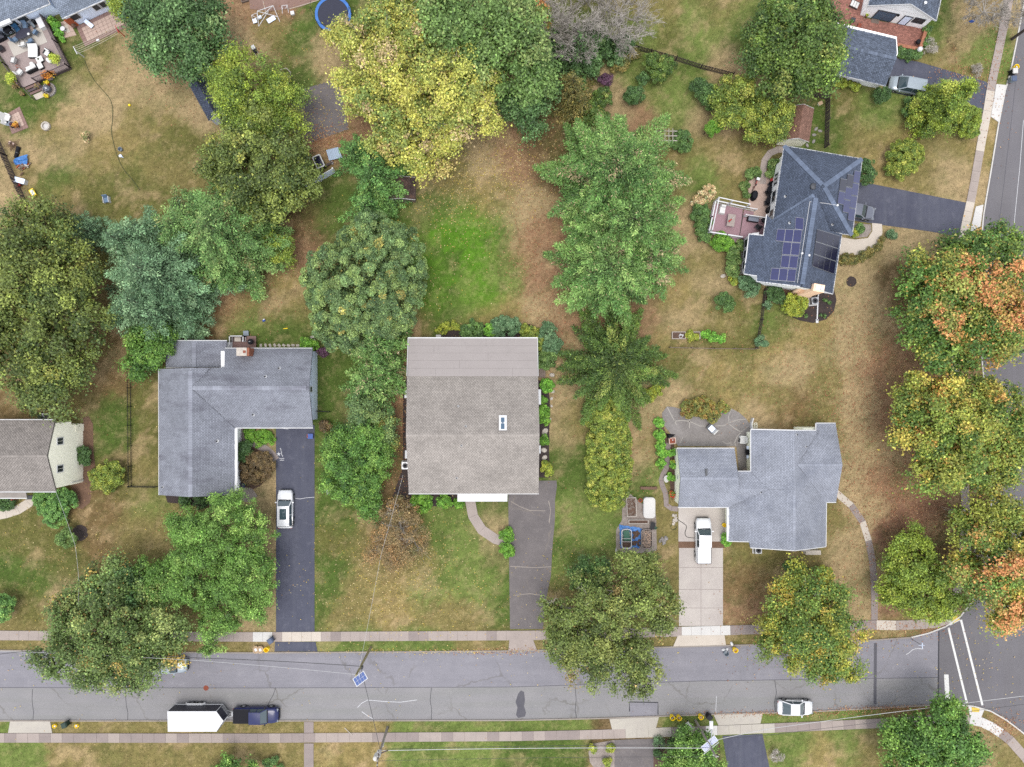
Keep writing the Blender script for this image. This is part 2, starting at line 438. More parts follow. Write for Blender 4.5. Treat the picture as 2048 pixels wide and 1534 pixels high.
# ------------------------------------------------------------------ ground
HARD=[]
KEYS={'G':(92,112,52),'O':(142,130,82),'T':(182,160,120),'B':(164,130,100),'V':(98,144,42),'L':(122,138,72),'K':(118,98,68),'P':(160,122,98),'Q':(116,114,64),'N':(134,112,76),'Y':(160,142,92)}
PTS='''
60 350 O;130 250 O;200 230 T;250 150 T;330 170 T;180 130 O;230 300 Y;290 250 O;340 300 Q;250 370 Q;400 190 T;330 330 O;30 220 G;90 310 T;20 130 G;150 190 T;
20 380 T;5 300 T;120 400 O;200 400 Q;480 30 B;460 60 T;480 100 T;540 60 O;600 80 G;600 130 G;560 120 Q;640 110 T;630 30 G;560 10 P;120 190 G;160 110 G;100 360 G;
110 270 O;150 260 T;300 160 T;360 140 B;420 170 B;380 160 T;210 330 O;300 390 Q;600 275 B;640 270 B;620 400 O;650 400 G;590 430 K;560 500 B;500 540 K;540 620 O;
600 620 O;450 600 B;370 620 K;560 580 Y;500 650 L;590 650 G;560 670 G;400 650 K;650 720 G;640 770 G;655 820 G;420 620 N;520 560 N;480 620 O;
200 720 N;220 820 G;230 870 G;290 800 Q;290 900 Q;200 1000 N;60 1080 Q;40 1150 G;130 1130 Q;300 1050 O;260 1090 O;310 1010 L;50 1210 Q;150 1210 T;130 1190 T;240 760 N;
120 1100 Q;90 1160 G;200 1080 N;230 960 Q;20 1230 O;190 780 N;285 940 O;300 980 O;340 1030 O;
545 970 T;545 1050 T;530 1200 T;545 1150 T;520 1230 T;500 1000 T;660 1000 G;680 1080 Q;660 1150 G;720 1180 O;790 1200 Y;850 1180 L;900 1050 L;930 1100 L;960 1180 L;1000 1220 G;
870 1230 O;780 1110 B;985 1040 T;960 1020 G;660 880 G;650 930 G;690 1230 O;1010 1120 G;760 1140 O;830 1140 O;640 1200 G;930 1240 O;700 1040 G;740 1060 O;1000 1010 G;
800 800 B;800 870 B;790 920 K;800 700 B;820 660 B;830 640 Y;780 980 K;850 640 G;900 600 G;930 560 V;900 520 V;960 520 V;950 480 V;970 560 V;940 600 V;890 560 V;1000 520 L;880 450 V;940 440 V;1000 450 L;980 590 V;900 640 G;870 500 V;860 430 G;910 420 L;990 480 V;1015 540 L;870 600 V;1000 560 L;
1040 500 B;1070 460 B;1060 400 T;1080 550 B;1000 400 O;900 370 O;850 350 T;960 320 T;900 345 Y;960 400 Y;1020 290 B;1080 300 K;1090 350 K;870 400 G;1110 600 B;1120 660 B;1130 700 T;900 480 V;920 500 V;
1110 760 T;1110 850 T;1140 850 O;1140 920 G;1130 960 G;1160 1000 L;1140 1080 G;1180 1100 L;1190 1050 L;1140 1180 O;1190 1160 B;960 640 Y;1090 620 T;1030 440 T;1050 340 B;
930 620 L;870 560 G;860 620 G;1010 620 Y;1020 520 O;1150 1040 L;1120 1150 L;1110 1200 O;
1270 850 T;1270 920 T;1290 880 O;1300 960 L;1250 840 T;1320 1050 O;1270 990 G;1220 1030 L;1340 1000 O;1330 1100 O;1310 830 T;
1290 60 L;1400 60 L;1350 100 G;1450 120 T;1440 30 O;1480 70 G;1300 20 O;1340 80 Q;1390 90 L;1460 50 L;1300 170 L;1330 200 L;1370 150 L;1400 230 T;1290 230 B;1420 290 O;
1460 330 O;1350 330 O;1400 340 L;1240 220 T;1480 300 O;1500 260 K;1380 200 L;1340 230 L;1270 260 B;1440 250 T;
1420 530 O;1400 470 T;1430 560 T;1400 620 O;1350 640 T;1290 630 B;1340 600 Y;1450 650 O;1490 620 Q;1420 690 Q;1350 720 Q;1450 730 Y;1550 700 Y;1600 720 T;1700 700 T;
1650 760 O;1400 780 O;1550 790 O;1500 830 T;1350 790 T;1600 820 N;1750 750 B;1780 700 B;1720 600 T;1700 540 T;1780 480 T;1840 470 T;1740 480 O;1750 650 T;1540 650 L;
1560 740 T;1250 600 K;1260 660 B;1620 680 Y;1490 760 Y;1480 690 Q;1330 680 Y;1560 660 Q;1800 560 K;1820 620 K;1640 840 O;1720 780 T;1460 800 Y;
1780 850 B;1750 900 T;1720 830 T;1760 960 B;1820 1010 P;1850 1030 P;1700 950 T;1730 1010 T;1690 1090 T;1710 1180 T;1790 1070 P;1480 1110 O;1550 1120 O;1470 1170 N;
1480 1220 B;1700 1220 T;1790 1190 P;1660 1040 O;1850 960 P;1900 1050 K;1790 800 B;1690 1140 T;1620 1110 O;1740 1150 T;1500 1150 N;
1690 210 Q;1740 220 L;1730 280 O;1800 270 Y;1850 330 O;1900 330 T;1850 400 O;1900 380 T;1760 340 Y;1920 290 Y;1670 250 G;1640 240 G;1640 150 K;1700 250 Q;1780 230 L;
1880 80 L;1880 130 O;1940 110 L;1920 60 T;2000 110 L;1990 130 L;1870 40 G;1905 95 B;1960 150 O;2030 20 T;
1640 1500 Y;1600 1490 L;1750 1500 O;1690 1480 L;2010 1500 O;1990 1470 T;1050 1520 G;950 1500 L;850 1500 L;700 1510 Y;560 1510 O;450 1500 O;350 1510 O;260 1510 O;1100 1500 G;
1290 1520 K;300 1456 O;550 1456 O;700 1456 Y;900 1456 L;1100 1452 L;1250 1500 K;1380 1445 L;1560 1437 L;1700 1430 L;1820 1425 O;2000 1440 B;1970 1430 Y;
50 1292 O;450 1295 O;700 1294 L;850 1294 L;1000 1294 O;1290 1285 O;1500 1280 O;1800 1270 O;1870 1255 B;1460 1285 Q;30 1450 L;150 1450 O
'''
_pts=[q.split()for q in PTS.replace('\n','').split(';')if q.strip()]
PXY=np.array([[float(q[0]),float(q[1])]for q in _pts])
PCL=np.array([[lin(v)/KEXP for v in KEYS[q[2]]]for q in _pts])
def ground_col(px,py):
 """tone of the turf (greener, drier, littered with leaves) at pixels px, py: arrays -> (n,3)"""
 out=np.zeros((len(px),3))
 for i in range(0,len(px),4000):
  x=px[i:i+4000,None];y=py[i:i+4000,None]
  d2=(x-PXY[None,:,0])**2+(y-PXY[None,:,1])**2
  d2n=d2-d2.min(axis=1,keepdims=True)
  w=np.exp(-d2n/(2*22.0**2))/(1+d2/1500)
  out[i:i+4000]=(w@PCL)/w.sum(axis=1,keepdims=True)
 return out
def fnoise(x,y,seed):
 """cheap smooth noise, about -1 .. 1, from a sum of turned waves"""
 r=np.random.default_rng(seed);o=np.zeros(len(x))
 for k in range(14):
  a=r.uniform(0,2*PI);f=r.uniform(.6,1.6);ph=r.uniform(0,2*PI)
  o+=np.sin((x*math.cos(a)+y*math.sin(a))*f+ph+1.7*np.sin((x*math.sin(a)-y*math.cos(a))*f*.7+ph*2))
 return o/3.8
def turf(px,py):
 """ground_col broken into drier and greener patches, worn spots and the lanes the mower left"""
 c=ground_col(px,py)
 n1=fnoise(px/22,py/22,3)+.6*fnoise(px/8,py/8,5);n2=fnoise(px/30,py/30,8)+.7*fnoise(px/10,py/10,9)
 vivid=np.clip((c[:,1]-c[:,0])/(c[:,1]+1e-6)*2.2,0,1)
 k=np.clip((n1-.55)*.9,0,.62)[:,None];c=c*(1-k)+np.array(pc(190,164,124))*k*(1-.75*vivid[:,None])+c*k*.75*vivid[:,None]
 k=(np.clip((n2-.5)*.95,0,.66)*(.4+.6*vivid))[:,None];c=c*(1-k)+np.array(pc(84,106,48))*k
 c=c*(1+.10*fnoise(px/5,py/5,12)+.09*fnoise(px/2.2,py/2.2,13))[:,None]
 m=((px>632)&(px<1012)&(py>1030)&(py<1262))|((py>1486)&(px<1180));c=np.where(m[:,None],c*(1+.085*np.sin(px/17*2*PI+.4*np.sin(py/30)))[:,None],c)
 m=(px>1330)&(px<1800)&(py>702)&(py<850);c=np.where(m[:,None],c*(1+.09*np.sin(py/19*2*PI+.5*np.sin(px/60)))[:,None],c)
 return c
def axis(a,b,step,outs):
 v=list(np.arange(a,b+1e-6,step))
 return np.array([-o for o in outs[::-1]]+v+list(outs))
gx=axis(-76,76,.5,[100,160,300,600]);gy=axis(-58,58,.5,[90,160,300,600])
GX,GY=np.meshgrid(gx,gy)
vx,vy=GX.ravel(),GY.ravel()
wob=RNG.normal(0,5,(2,len(vx)))
gc=turf(np.clip(vx,-75,75)*F/H+1024+wob[0],767-np.clip(vy,-58,58)*F/H+wob[1])
nx,ny=len(gx),len(gy)
ii=np.arange((ny-1)*(nx-1));r_,c_=ii//(nx-1),ii%(nx-1);base=r_*nx+c_
quads=np.stack([base,base+1,base+nx+1,base+nx],1)
def np_mesh(name,verts,faces,mats,col=None,parent=None,loc=None):
 """verts (n,3), faces (m,k) arrays -> one mesh object with an optional colour per point"""
 me=bpy.data.meshes.new(name)
 n,(m,k)=len(verts),faces.shape
 me.vertices.add(n);me.loops.add(m*k);me.polygons.add(m)
 if loc is not None:verts=verts-np.array(loc)
 me.vertices.foreach_set('co',np.ascontiguousarray(verts,dtype=np.float32).ravel())
 me.polygons.foreach_set('loop_start',np.arange(0,m*k,k,dtype=np.int32))
 me.loops.foreach_set('vertex_index',np.ascontiguousarray(faces,dtype=np.int32).ravel())
 if col is not None:
  a=me.color_attributes.new('Col','FLOAT_COLOR','POINT')
  a.data.foreach_set('color',np.concatenate([col,np.ones((n,1))],1).astype(np.float32).ravel())
 me.update(calc_edges=True)
 me.materials.append(mats)
 o=bpy.data.objects.new(name,me);COL.objects.link(o)
 if parent is not None:o.parent=parent
 return o
lawn=np_mesh('lawn',np.stack([vx,vy,np.zeros_like(vx)],1),quads,M['lawn'],gc)
tag(lawn,'mown lawn, green and dry patches, running round all the houses',kind='structure')
def flat(name,px,material,z=.012,label=None,hard=True,parent=None,holder=None,thick=.1):
 """a level surface of its own thickness, outline in survey pixels"""
 if hard:HARD.append(px)
 mb=MB().prism([tuple(P(x,y,z)[:2])for x,y in px],z-thick,z)
 o=mb.build(name,M[material],parent)
 tag(o,label,kind='structure' if parent is None else None)
 return o
def strip_poly(pts,w):
 """centre line (pixels) and width (pixels) -> left and right edge points"""
 L,Rr=[],[]
 for i,p in enumerate(pts):
  a=pts[max(i-1,0)];b=pts[min(i+1,len(pts)-1)]
  d=math.hypot(b[0]-a[0],b[1]-a[1])or 1
  nx_,ny_=-(b[1]-a[1])/d*w/2,(b[0]-a[0])/d*w/2
  L.append((p[0]+nx_,p[1]+ny_));Rr.append((p[0]-nx_,p[1]-ny_))
 return L,Rr
def resample(pts,step):
 out=[pts[0]];acc=0
 for a,b in zip(pts[:-1],pts[1:]):
  d=math.hypot(b[0]-a[0],b[1]-a[1]);t=step-acc
  while t<=d:
   out.append((a[0]+(b[0]-a[0])*t/d,a[1]+(b[1]-a[1])*t/d));t+=step
  acc=(acc+d)%step if d<step-acc else d-(t-step)
 if math.hypot(out[-1][0]-pts[-1][0],out[-1][1]-pts[-1][1])>step*.3:out.append(pts[-1])
 return out
def smooth(pts,k=6):
 """Catmull-Rom through pixel points"""
 out=[]
 for i in range(len(pts)-1):
  p0,p1,p2,p3=pts[max(i-1,0)],pts[i],pts[i+1],pts[min(i+2,len(pts)-1)]
  for j in range(k):
   t=j/k
   out.append(tuple(.5*((2*p1[a])+(-p0[a]+p2[a])*t+(2*p0[a]-5*p1[a]+4*p2[a]-p3[a])*t*t+(-p0[a]+3*p1[a]-3*p2[a]+p3[a])*t**3)for a in range(len(p1))))
 out.append(tuple(pts[-1]));return out
def sidewalk(name,label,line,w,step,matf,z=.1,joint=.024):
 """a bed of mortar and on it one concrete slab after the other"""
 pts=resample(line,step)
 L,Rr=strip_poly(pts,w)
 HARD.append(L+Rr[::-1])
 bed=MB()
 Lb,Rb=strip_poly(pts,w*.96)
 for i in range(len(pts)-1):
  bed.slab([P(*q,z-.035)for q in(Lb[i],Rb[i],Rb[i+1],Lb[i+1])],.1)
 root=bed.build(name,M['walkdark']);tag(root,label,kind='structure')
 for i in range(len(pts)-1):
  q=[P(*c,z+random.uniform(-.008,.008))for c in(L[i],Rr[i],Rr[i+1],L[i+1])]
  c=sum(q,Vector())/4;ln=(q[2]-q[1]).length or 1
  k=1-joint/ln
  q2=[]
  m1,m2=(q[0]+q[1])/2,(q[2]+q[3])/2
  for v,m_ in((q[0],m1),(q[1],m1),(q[2],m2),(q[3],m2)):
   q2.append(v+(c-m_)*(1-k))
  zt=q2[0].z
  for v in q2:v.z=zt
  me=MB().slab([v-c for v in q2],.09).build('slab',M[matf(*pts[i])],root)
  me.location=c
 return root
def kerb(name,label,line,w=.16,z=.12,material='kerb',step=36):
 """kerb stones laid end to end"""
 pts=resample(line,step)
 root=None
 L,Rr=strip_poly(pts,w*F/H)
 bm_=MB()
 for i in range(len(pts)-1):
  q=[P(*c,z)for c in(L[i],Rr[i],Rr[i+1],L[i+1])]
  bm_.slab([v.lerp(sum(q,Vector())/4,.012)for v in q],.2)
 root=bm_.build(name,M[material]);tag(root,label,kind='structure')
 return root
UP=[(-80,1301),(0,1301),(250,1304),(512,1306),(800,1304),(1024,1302),(1312,1295),(1500,1290),(1740,1281),(1823,1275)]
UPC=[(1823,1275),(1850,1269),(1880,1259),(1908,1245),(1930,1225),(1945,1202),(1955,1180)]
WEST=[(1955,1180),(1975,1110),(1985,980),(1978,850),(1962,700),(1958,560),(1966,439),(1975,384),(1981,350),(1998,245),(2012,175),(2020,150),(2033,87),(2047,12),(2055,-30)]
LOW=[(-80,1442),(0,1442),(512,1442),(1024,1441),(1200,1437),(1450,1428),(1611,1424),(1786,1415),(1876,1410)]
LOWC=[(1876,1410),(1920,1410),(1950,1413),(1990,1425),(2020,1445),(2048,1467),(2120,1530)]
MIDL=[(-80,1375),(512,1376),(1024,1374),(1400,1362),(1740,1357),(1877,1355)]
flat('street',UP+[(1850,1269),(1878,1260)]+MIDL[::-1],'street',.012,'grey asphalt street lane nearest the houses')
flat('street',MIDL+LOW[::-1][0:1]+LOW[::-1][1:],'street2',.010,'paler cracked asphalt street lane along the lower kerb')
flat('road',[(1878,1260)]+UPC[3:]+WEST[1:]+[(2200,-30),(2200,1560),(2120,1530)]+LOWC[::-1][1:]+[(1876,1355)],'newroad',.014,'darker newer asphalt of the cross road and junction')
kerb('kerb','worn concrete kerb along the upper side of the street',UP)
kerb('kerb','bright new concrete kerb round the upper street corner',UPC,material='kerbnew')
kerb('kerb','pale kerb along the cross road',WEST,material='kerbnew')
kerb('kerb','worn concrete kerb along the lower side of the street',LOW)
kerb('kerb','bright new concrete kerb round the lower street corner',LOWC,material='kerbnew')
def mark(name,px,material,z=.018,label=None,th=.003):
 o=MB().prism([tuple(P(x,y,z)[:2])for x,y in px],z-th,z).build(name,M[material])
 return tag(o,label,kind='structure')
def line_mark(name,pts,w,material,z=.018,label=None,jit=0.0):
 """a painted, chalked or sealed line of width w metres along pixel points"""
 if jit:pts=[(x+random.uniform(-jit,jit),y+random.uniform(-jit,jit))for x,y in pts]
 L,Rr=strip_poly(pts,w*F/H);mb=MB()
 vs=[P(*q,z)for q in L]+[P(*q,z)for q in Rr];n=len(pts)
 mb.add(vs,[(i,i+n,i+n+1,i+1)for i in range(n-1)])
 o=mb.build(name,M[material]);return tag(o,label,kind='structure')
mark('crossing_line',[(1895,1256),(1899,1255),(1936,1406),(1932,1407)],'paint',.021,'white crossing line nearer the stop bar')
mark('crossing_line',[(1920,1240),(1924,1239),(1967,1410),(1963,1411)],'paint',.021,'white crossing line farther from the stop bar')
mark('stop_line',[(1888,1349),(1897,1349),(1900,1404),(1891,1404)],'paint',.021,'thick white stop bar on the street before the junction')
mark('asphalt_seam',[(1748,1286),(1754,1286),(1753,1409),(1747,1409)],'tar',.018,'dark transverse trench patch across the street')
mark('asphalt_seam',[(1876.5,1262),(1879,1262),(1877.5,1407),(1875,1407)],'tarline',.021,'black tar joint where the newer asphalt starts')
mark('asphalt_patch',[(1042,1381),(1048,1384),(1050,1400),(1048,1412),(1052,1425),(1050,1433),(1036,1436),(1032,1430),(1035,1415),(1031,1404),(1036,1388)],'tar',.018,'jagged dark asphalt patch in the lower street lane')
line_mark('tar_line',[(1259,1423),(1259,1404),(1316,1405),(1316,1429)],.14,'tarline',.018,'three sided rectangle of black tar sealing on the street')
mark('asphalt_patch',[(1260,1406),(1315,1406),(1315,1432),(1260,1434)],'street',.015,'square trench patch inside the black tar rectangle')
line_mark('chalk_line',[(715,1415),(722,1407),(735,1400),(770,1403),(800,1404),(834,1400)],.07,'chalk',.018,'white chalk outline on the lower street lane',.6)
line_mark('chalk_line',[(724,1423),(735,1432),(747,1438)],.08,'chalk',.018,'short faint chalk stroke near the lower kerb',.4)
line_mark('chalk_line',[(1812,1309),(1817,1307),(1825,1300),(1834,1297),(1847,1298)],.08,'chalk',.018,'white S shaped chalk line near the junction',.3)
line_mark('street_seam',MIDL,.07,'tar',.017,'seam between the two street lanes')
line_mark('street_seam',[(2036,120),(2024,230),(2010,350),(1999,440)],.07,'tar',.019,'seam along the cross road')
line_mark('road_line',[(2047,240),(2040,330),(2030,430),(2027,470)],.06,'chalk',.019,'thin pale line along the cross road')
for pts,l_ in(([(65,1378),(64,1400),(67,1425),(66,1440)],'crack across the lower lane near the left edge'),([(250,1376),(251,1398),(253,1412),(256,1425),(255,1440)],'crack across the lower lane left of the trailer'),([(551,1375),(546,1388),(541,1402),(533,1414)],'crack across the lower lane beyond the dark pickup'),([(1432,1392),(1433,1410),(1431,1420),(1433,1428)],'pale crack above the black bin'),([(862,1375),(861,1400),(864,1420),(862,1440)],'crack across the lower lane in the middle'),([(1150,1373),(1153,1400),(1151,1420),(1154,1436)],'crack across the lower lane under the oak'),([(1550,1360),(1552,1385),(1549,1405),(1551,1424)],'crack across the lower lane by the sedan')):
 line_mark('street_crack',pts,.06,'tarline' if 'pale' not in l_ else 'chalk',.018,l_,1.0)
mc=P(412,1376,.02)
o=MB().lathe((mc.x,mc.y,.012),[(.34,0),(.34,.012),(.28,.014),(0,.014)],20).build('manhole_cover',M['rust'])
tag(o,'small round rusty manhole cover in the street','manhole')
def m_up(x,y):
 if x<497:return 'walk'
 if x<532:return 'walkwhite'
 if x<549:return 'walk'
 if x<628:return 'walknew'
 if x<1020:return random.choice(['walk','walk','walk','walkdark'])
 if x<1350:return 'walk'
 if x<1446:return 'walkwhite'
 if x<1750:return 'walkdark'
 if x<1790:return 'walknew'
 return 'walk'
sidewalk('sidewalk','concrete sidewalk along the upper side of the street',[(-60,1271),(0,1271),(512,1274),(1060,1271),(1300,1265),(1450,1261),(1600,1256),(1750,1250),(1800,1251),(1868,1247),(1900,1237)],19,19.5,m_up)
def m_low(x,y):
 if 1238<x<1320:return 'apron'
 if 1410<x<1432:return 'walkwhite'
 if 1432<=x<1535:return 'apron'
 if 1920<x<1985:return 'walkwhite'
 return random.choice(['walkdark','walk','walk'])if x>780 else random.choice(['walkdark','walkdark','walk'])
sidewalk('sidewalk','concrete sidewalk along the lower side of the street',[(-60,1476),(512,1476.5),(1024,1473),(1200,1469),(1420,1461.5),(1540,1456.5),(1780,1446),(1880,1439),(1930,1438),(1960,1443),(1990,1457),(2020,1480),(2060,1525),(2075,1550)],18.5,23,m_low)
def m_right(x,y):
 return 'walknew' if 163<y<285 or 395<y<480 else 'walk'
sidewalk('sidewalk','concrete sidewalk along the cross road',smooth([(2026,-40),(2018,0),(1998,100),(1984.5,164),(1974.5,225),(1964,280),(1945.5,384),(1928,467),(1914,560),(1908,700),(1918,850),(1931,1000),(1925,1120),(1905,1225)],5),16.5,20.5,m_right)
flat('crosswalk_ramp',[(1893,1240),(1902,1232),(1922,1240),(1900,1251)],'walkwhite',.105,'white concrete ramp at the upper street corner')
flat('tactile_pad',[(1902,1236),(1914,1231),(1920,1239),(1906,1246)],'yellowpad',.112,'yellow tactile pad at the upper street corner')
flat('crosswalk_ramp',[(1937,1413),(1969,1419),(1962,1436),(1940,1432)],'walkwhite',.105,'white concrete ramp at the lower street corner')
flat('tactile_pad',[(1943,1414),(1960,1417),(1958,1424),(1944,1424)],'yellowpad',.112,'yellow tactile pad at the lower street corner')
flat('driveway',[(552,850),(629,850),(629,1264),(552,1264)],'sealed',.03,'blue black sealed asphalt driveway with the white SUV')
flat('driveway_apron',[(550,1284),(631,1284),(635,1303),(549,1303)],'sealed',.05,'sealed asphalt apron between sidewalk and street')
line_mark('driveway_crack',[(590,996),(600,998),(612,996),(629,994)],.06,'chalk',.034,'thin pale crack across the sealed driveway',.4)
flat('driveway',[(1016,962),(1113,961),(1114,972),(1110,1000),(1110,1040),(1106,1080),(1104,1110),(1102,1150),(1096,1180),(1090,1215),(1086,1258),(1020,1258)],'olddrive',.03,'worn grey asphalt driveway beside the taupe roofed house')
for pts,l_ in(([(1021,1133),(1045,1134),(1070,1136),(1102,1133)],'long pale crack across the worn driveway'),([(1021,1003),(1040,1013),(1060,1021),(1090,1022)],'curved pale crack near the top of the worn driveway'),([(1030,1190),(1060,1188),(1092,1192)],'faint crack low on the worn driveway'),([(1098,1002),(1101,1020),(1098,1046)],'short crack at the edge of the worn driveway')):
 line_mark('driveway_crack',pts,.09,'kerb',.034,l_,.8)
flat('driveway_apron',[(1020,1262),(1060,1262),(1074,1301),(1017,1301)],'walk',.106,'weathered concrete apron of the worn driveway')
flat('driveway',[(1357,1010),(1456,1010),(1450,1083),(1357,1083)],'driveconc',.03,'stained concrete pad under the white pickup')
flat('driveway',[(1358,1096),(1446,1096),(1446,1252),(1358,1252)],'driveconc',.032,'pale concrete driveway below the white pickup')
line_mark('driveway_joint',[(1402,1096),(1402,1252)],.05,'walkdark',.036,'lengthwise joint in the concrete driveway')
for y in(1135,1179,1216):line_mark('driveway_joint',[(1358,y),(1446,y)],.05,'walkdark',.037,'cross joint of the concrete driveway at y %d'%y if 0 else 'cross joint in the concrete driveway')
flat('mulch_bed',[(1357,1083),(1450,1083),(1452,1096),(1357,1096)],'brownmulch',.02,'strip of reddish brick chips under the white pickup')
flat('driveway_apron',[(1356,1271),(1449,1270),(1452,1290),(1346,1294)],'walknew',.11,'cream concrete apron of the pale driveway')
flat('driveway',[(1771,174),(1793,116),(1835,123),(1900,142),(1977,165),(1966,226),(1930,214),(1835,196),(1790,186)],'sealed',.03,'blue black driveway of the white garage')
flat('driveway_apron',[(1993,168),(2013,170),(1999,245),(1982,233)],'walkwhite',.112,'bright white concrete apron by the cross road bins')
flat('driveway',[(1706,362),(1740,367),(1932,405),(1920,474),(1855,462),(1765,450),(1700,440)],'sealed',.03,'blue black driveway of the house with solar panels')
flat('driveway_apron',[(1952,413),(1967,409),(1961,452),(1939,470)],'walkwhite',.112,'white concrete apron below the maple')
flat('driveway',[(1229,1480),(1307,1477),(1307,1545),(1229,1545)],'olddrive',.03,'dark driveway beyond the lower sidewalk beside the gravel bed')
flat('driveway',[(1445,1472),(1525,1468),(1541,1545),(1457,1545)],'sealed',.03,'blue black driveway beyond the lower sidewalk by the solar pole')
flat('driveway_apron',[(1219,1438),(1318,1434),(1312,1456),(1224,1459)],'apron',.108,'concrete apron over the lower kerb right of the yellow tubs' if 0 else 'concrete apron over the lower kerb in the middle of the verge')
flat('driveway_apron',[(1427,1429),(1526,1425),(1521,1447),(1437,1451)],'apron',.108,'concrete apron over the lower kerb beside the black bin')
flat('driveway_apron',[(20,1443),(100,1443),(104,1466),(16,1466)],'apron',.108,'concrete apron over the lower kerb left of the green bin')
flat('path',[(608,1444),(627,1444),(627,1466),(608,1466)],'walkdark',.06,'short dark path across the lower verge')
flat('path',[(608,1487),(627,1487),(627,1545),(608,1545)],'walkdark',.06,'dark concrete path leading down from the lower sidewalk')
flat('court',[(586,184),(676,157),(698,258),(640,278),(596,294),(575,240)],'olddrive',.03,'grey asphalt play court under the yellow tree')
def m1(n):return lambda x,y:n
sidewalk('path','curved concrete path from the white porch roof to the worn driveway',smooth([(940,1000),(943,1022),(953,1047),(973,1068),(998,1081),(1022,1086)],5),20,33,m1('walk'),.06)
sidewalk('path','curved grey path from the grey roofed house down to the sidewalk',smooth([(1672,985),(1690,1000),(1708,1017),(1726,1045),(1738,1085),(1746,1130),(1749,1190),(1749,1240)],5),13,40,lambda x,y:'walknew' if 1028<y<1048 or y<1000 else 'walkdark',.06)
sidewalk('path','curved concrete path to the porch of the cream house',smooth([(-40,1036),(0,1030),(30,1022),(55,1009),(62,994)],5),18,26,m1('walknew'),.06)
sidewalk('path','brick toned path curving to the door of the L shaped house',smooth([(476,858),(488,872),(503,884),(522,893),(540,905),(552,920)],5),15,12,m1('walkdark'),.06)
sidewalk('path','curved concrete path behind the house with solar panels',smooth([(1574,299),(1556,299),(1540,306),(1529,322),(1526,345),(1526,368)],5),13,18,m1('walk'),.06)
sidewalk('path','stone garden path along the pale yellow garage wall',smooth([(1337,886),(1334,910),(1335,930),(1328,945),(1322,958),(1326,975),(1333,992),(1331,1008),(1345,1018),(1358,1018)],4),10,13,m1('walkdark'),.06)
flat('front_walk',[(1680,474),(1680,509),(1715,510),(1738,502),(1757,487),(1765,466),(1764,448),(1744,446),(1745,462),(1736,476),(1710,479)],'walknew',.05,'broad curved cream concrete front walk')
flat('mulch_bed',[(1700,446),(1742,449),(1743,462),(1734,474),(1706,476)],'gravel',.04,'stony planting bed inside the curved front walk')
flat('terrace',[(1498,362),(1520,348),(1548,350),(1550,445),(1530,445),(1512,436),(1500,420),(1496,390)],'pinkpaver',.05,'tan paved terrace behind the house with solar panels')
PAT=[(1334,813),(1348,814),(1360,818),(1378,832),(1410,836),(1440,824),(1461,816),(1477,824),(1493,838),(1499,848),(1503,860),(1503,945),(1478,945),(1473,893),(1356,892),(1346,874),(1326,848),(1324,826)]
flat('patio',PAT,'patio',.05,'weathered grey free form patio behind the grey roofed house')
for pts in([(1334,813),(1341,828),(1349,842),(1353,850)],[(1349,842),(1365,841),(1380,843),(1400,852),(1420,853)],[(1379,834),(1379,843),(1379,856)],[(1430,852),(1448,851),(1458,845),(1457,832),(1463,818)],[(1458,845),(1475,840),(1492,838)],[(1458,848),(1470,857),(1482,864),(1497,852)],[(1482,864),(1475,873),(1470,884),(1471,893)],[(1366,874),(1360,886)],[(1445,882),(1452,888),(1462,886)]):
 line_mark('patio_joint',pts,.12,'joint',.056,'pale mortar joint in the grey patio',.5)
flat('mulch_bed',[(806,735),(813,735),(818,1000),(812,1004),(800,990),(786,1008),(783,1000),(795,965),(806,935)],'mulch',.04,'black mulch bed along the left wall of the taupe roofed house')
flat('mulch_bed',[(812,980),(918,980),(918,1008),(905,1014),(860,1012),(812,1010)],'mulch',.045,'black mulch bed below the front wall of the taupe roofed house')
flat('mulch_bed',[(866,684),(880,668),(905,660),(960,650),(1060,648),(1104,670),(1112,700),(1110,735),(1070,735),(1070,684)],'mulch',.04,'black mulch bed behind the taupe roofed house')
flat('mulch_bed',[(1070,760),(1094,762),(1100,800),(1098,900),(1100,955),(1070,955)],'mulch',.042,'black mulch bed along the right wall of the taupe roofed house')
flat('mulch_bed',[(1570,628),(1585,610),(1630,580),(1668,578),(1673,600),(1668,622),(1652,639),(1626,646),(1600,641)],'mulch',.04,'dark mulch bed behind the tan chimney')
flat('mulch_bed',[(1528,575),(1580,575),(1580,615),(1560,610),(1528,600)],'brownmulch',.038,'brown mulch bed at the fence end of the house with solar panels')
def disc(cx,cy,r,n=22,j=.06):return[(cx+r*math.cos(2*PI*i/n)*random.uniform(1-j,1+j),cy+r*math.sin(2*PI*i/n)*random.uniform(1-j,1+j))for i in range(n)]
flat('mulch_ring',disc(1703,563,10.5),'mulch',.03,'round dark mulch ring in the dry lawn')
flat('mulch_ring',disc(160,1066,16),'mulch',.03,'round black mulch ring beside the small leaning tree')
flat('mulch_bed',[(165,836),(177,832),(186,848),(187,905),(190,930),(183,985),(180,1005),(165,1018),(150,1015),(140,960),(160,940),(163,880)],'brownmulch',.035,'brown mulch bed along the cream house')
flat('mulch_bed',[(470,860),(520,890),(548,925),(545,945),(520,972),(480,992),(470,990)],'soil',.034,'dark planting bed beside the L shaped house')
flat('gravel_bed',[(470,975),(482,972),(505,978),(515,992),(500,1005),(470,1000)],'gravel',.046,'pinkish stone bed at the corner of the L shaped house')
flat('mulch_bed',[(330,988),(470,988),(470,1004),(400,1012),(335,1005)],'mulch',.036,'dark bed below the gable of the L shaped house')
flat('gravel_bed',[(1182,1488),(1229,1480),(1229,1545),(1195,1545),(1180,1525),(1177,1505)],'gravel',.036,'gravel bed with round yellow green plants')
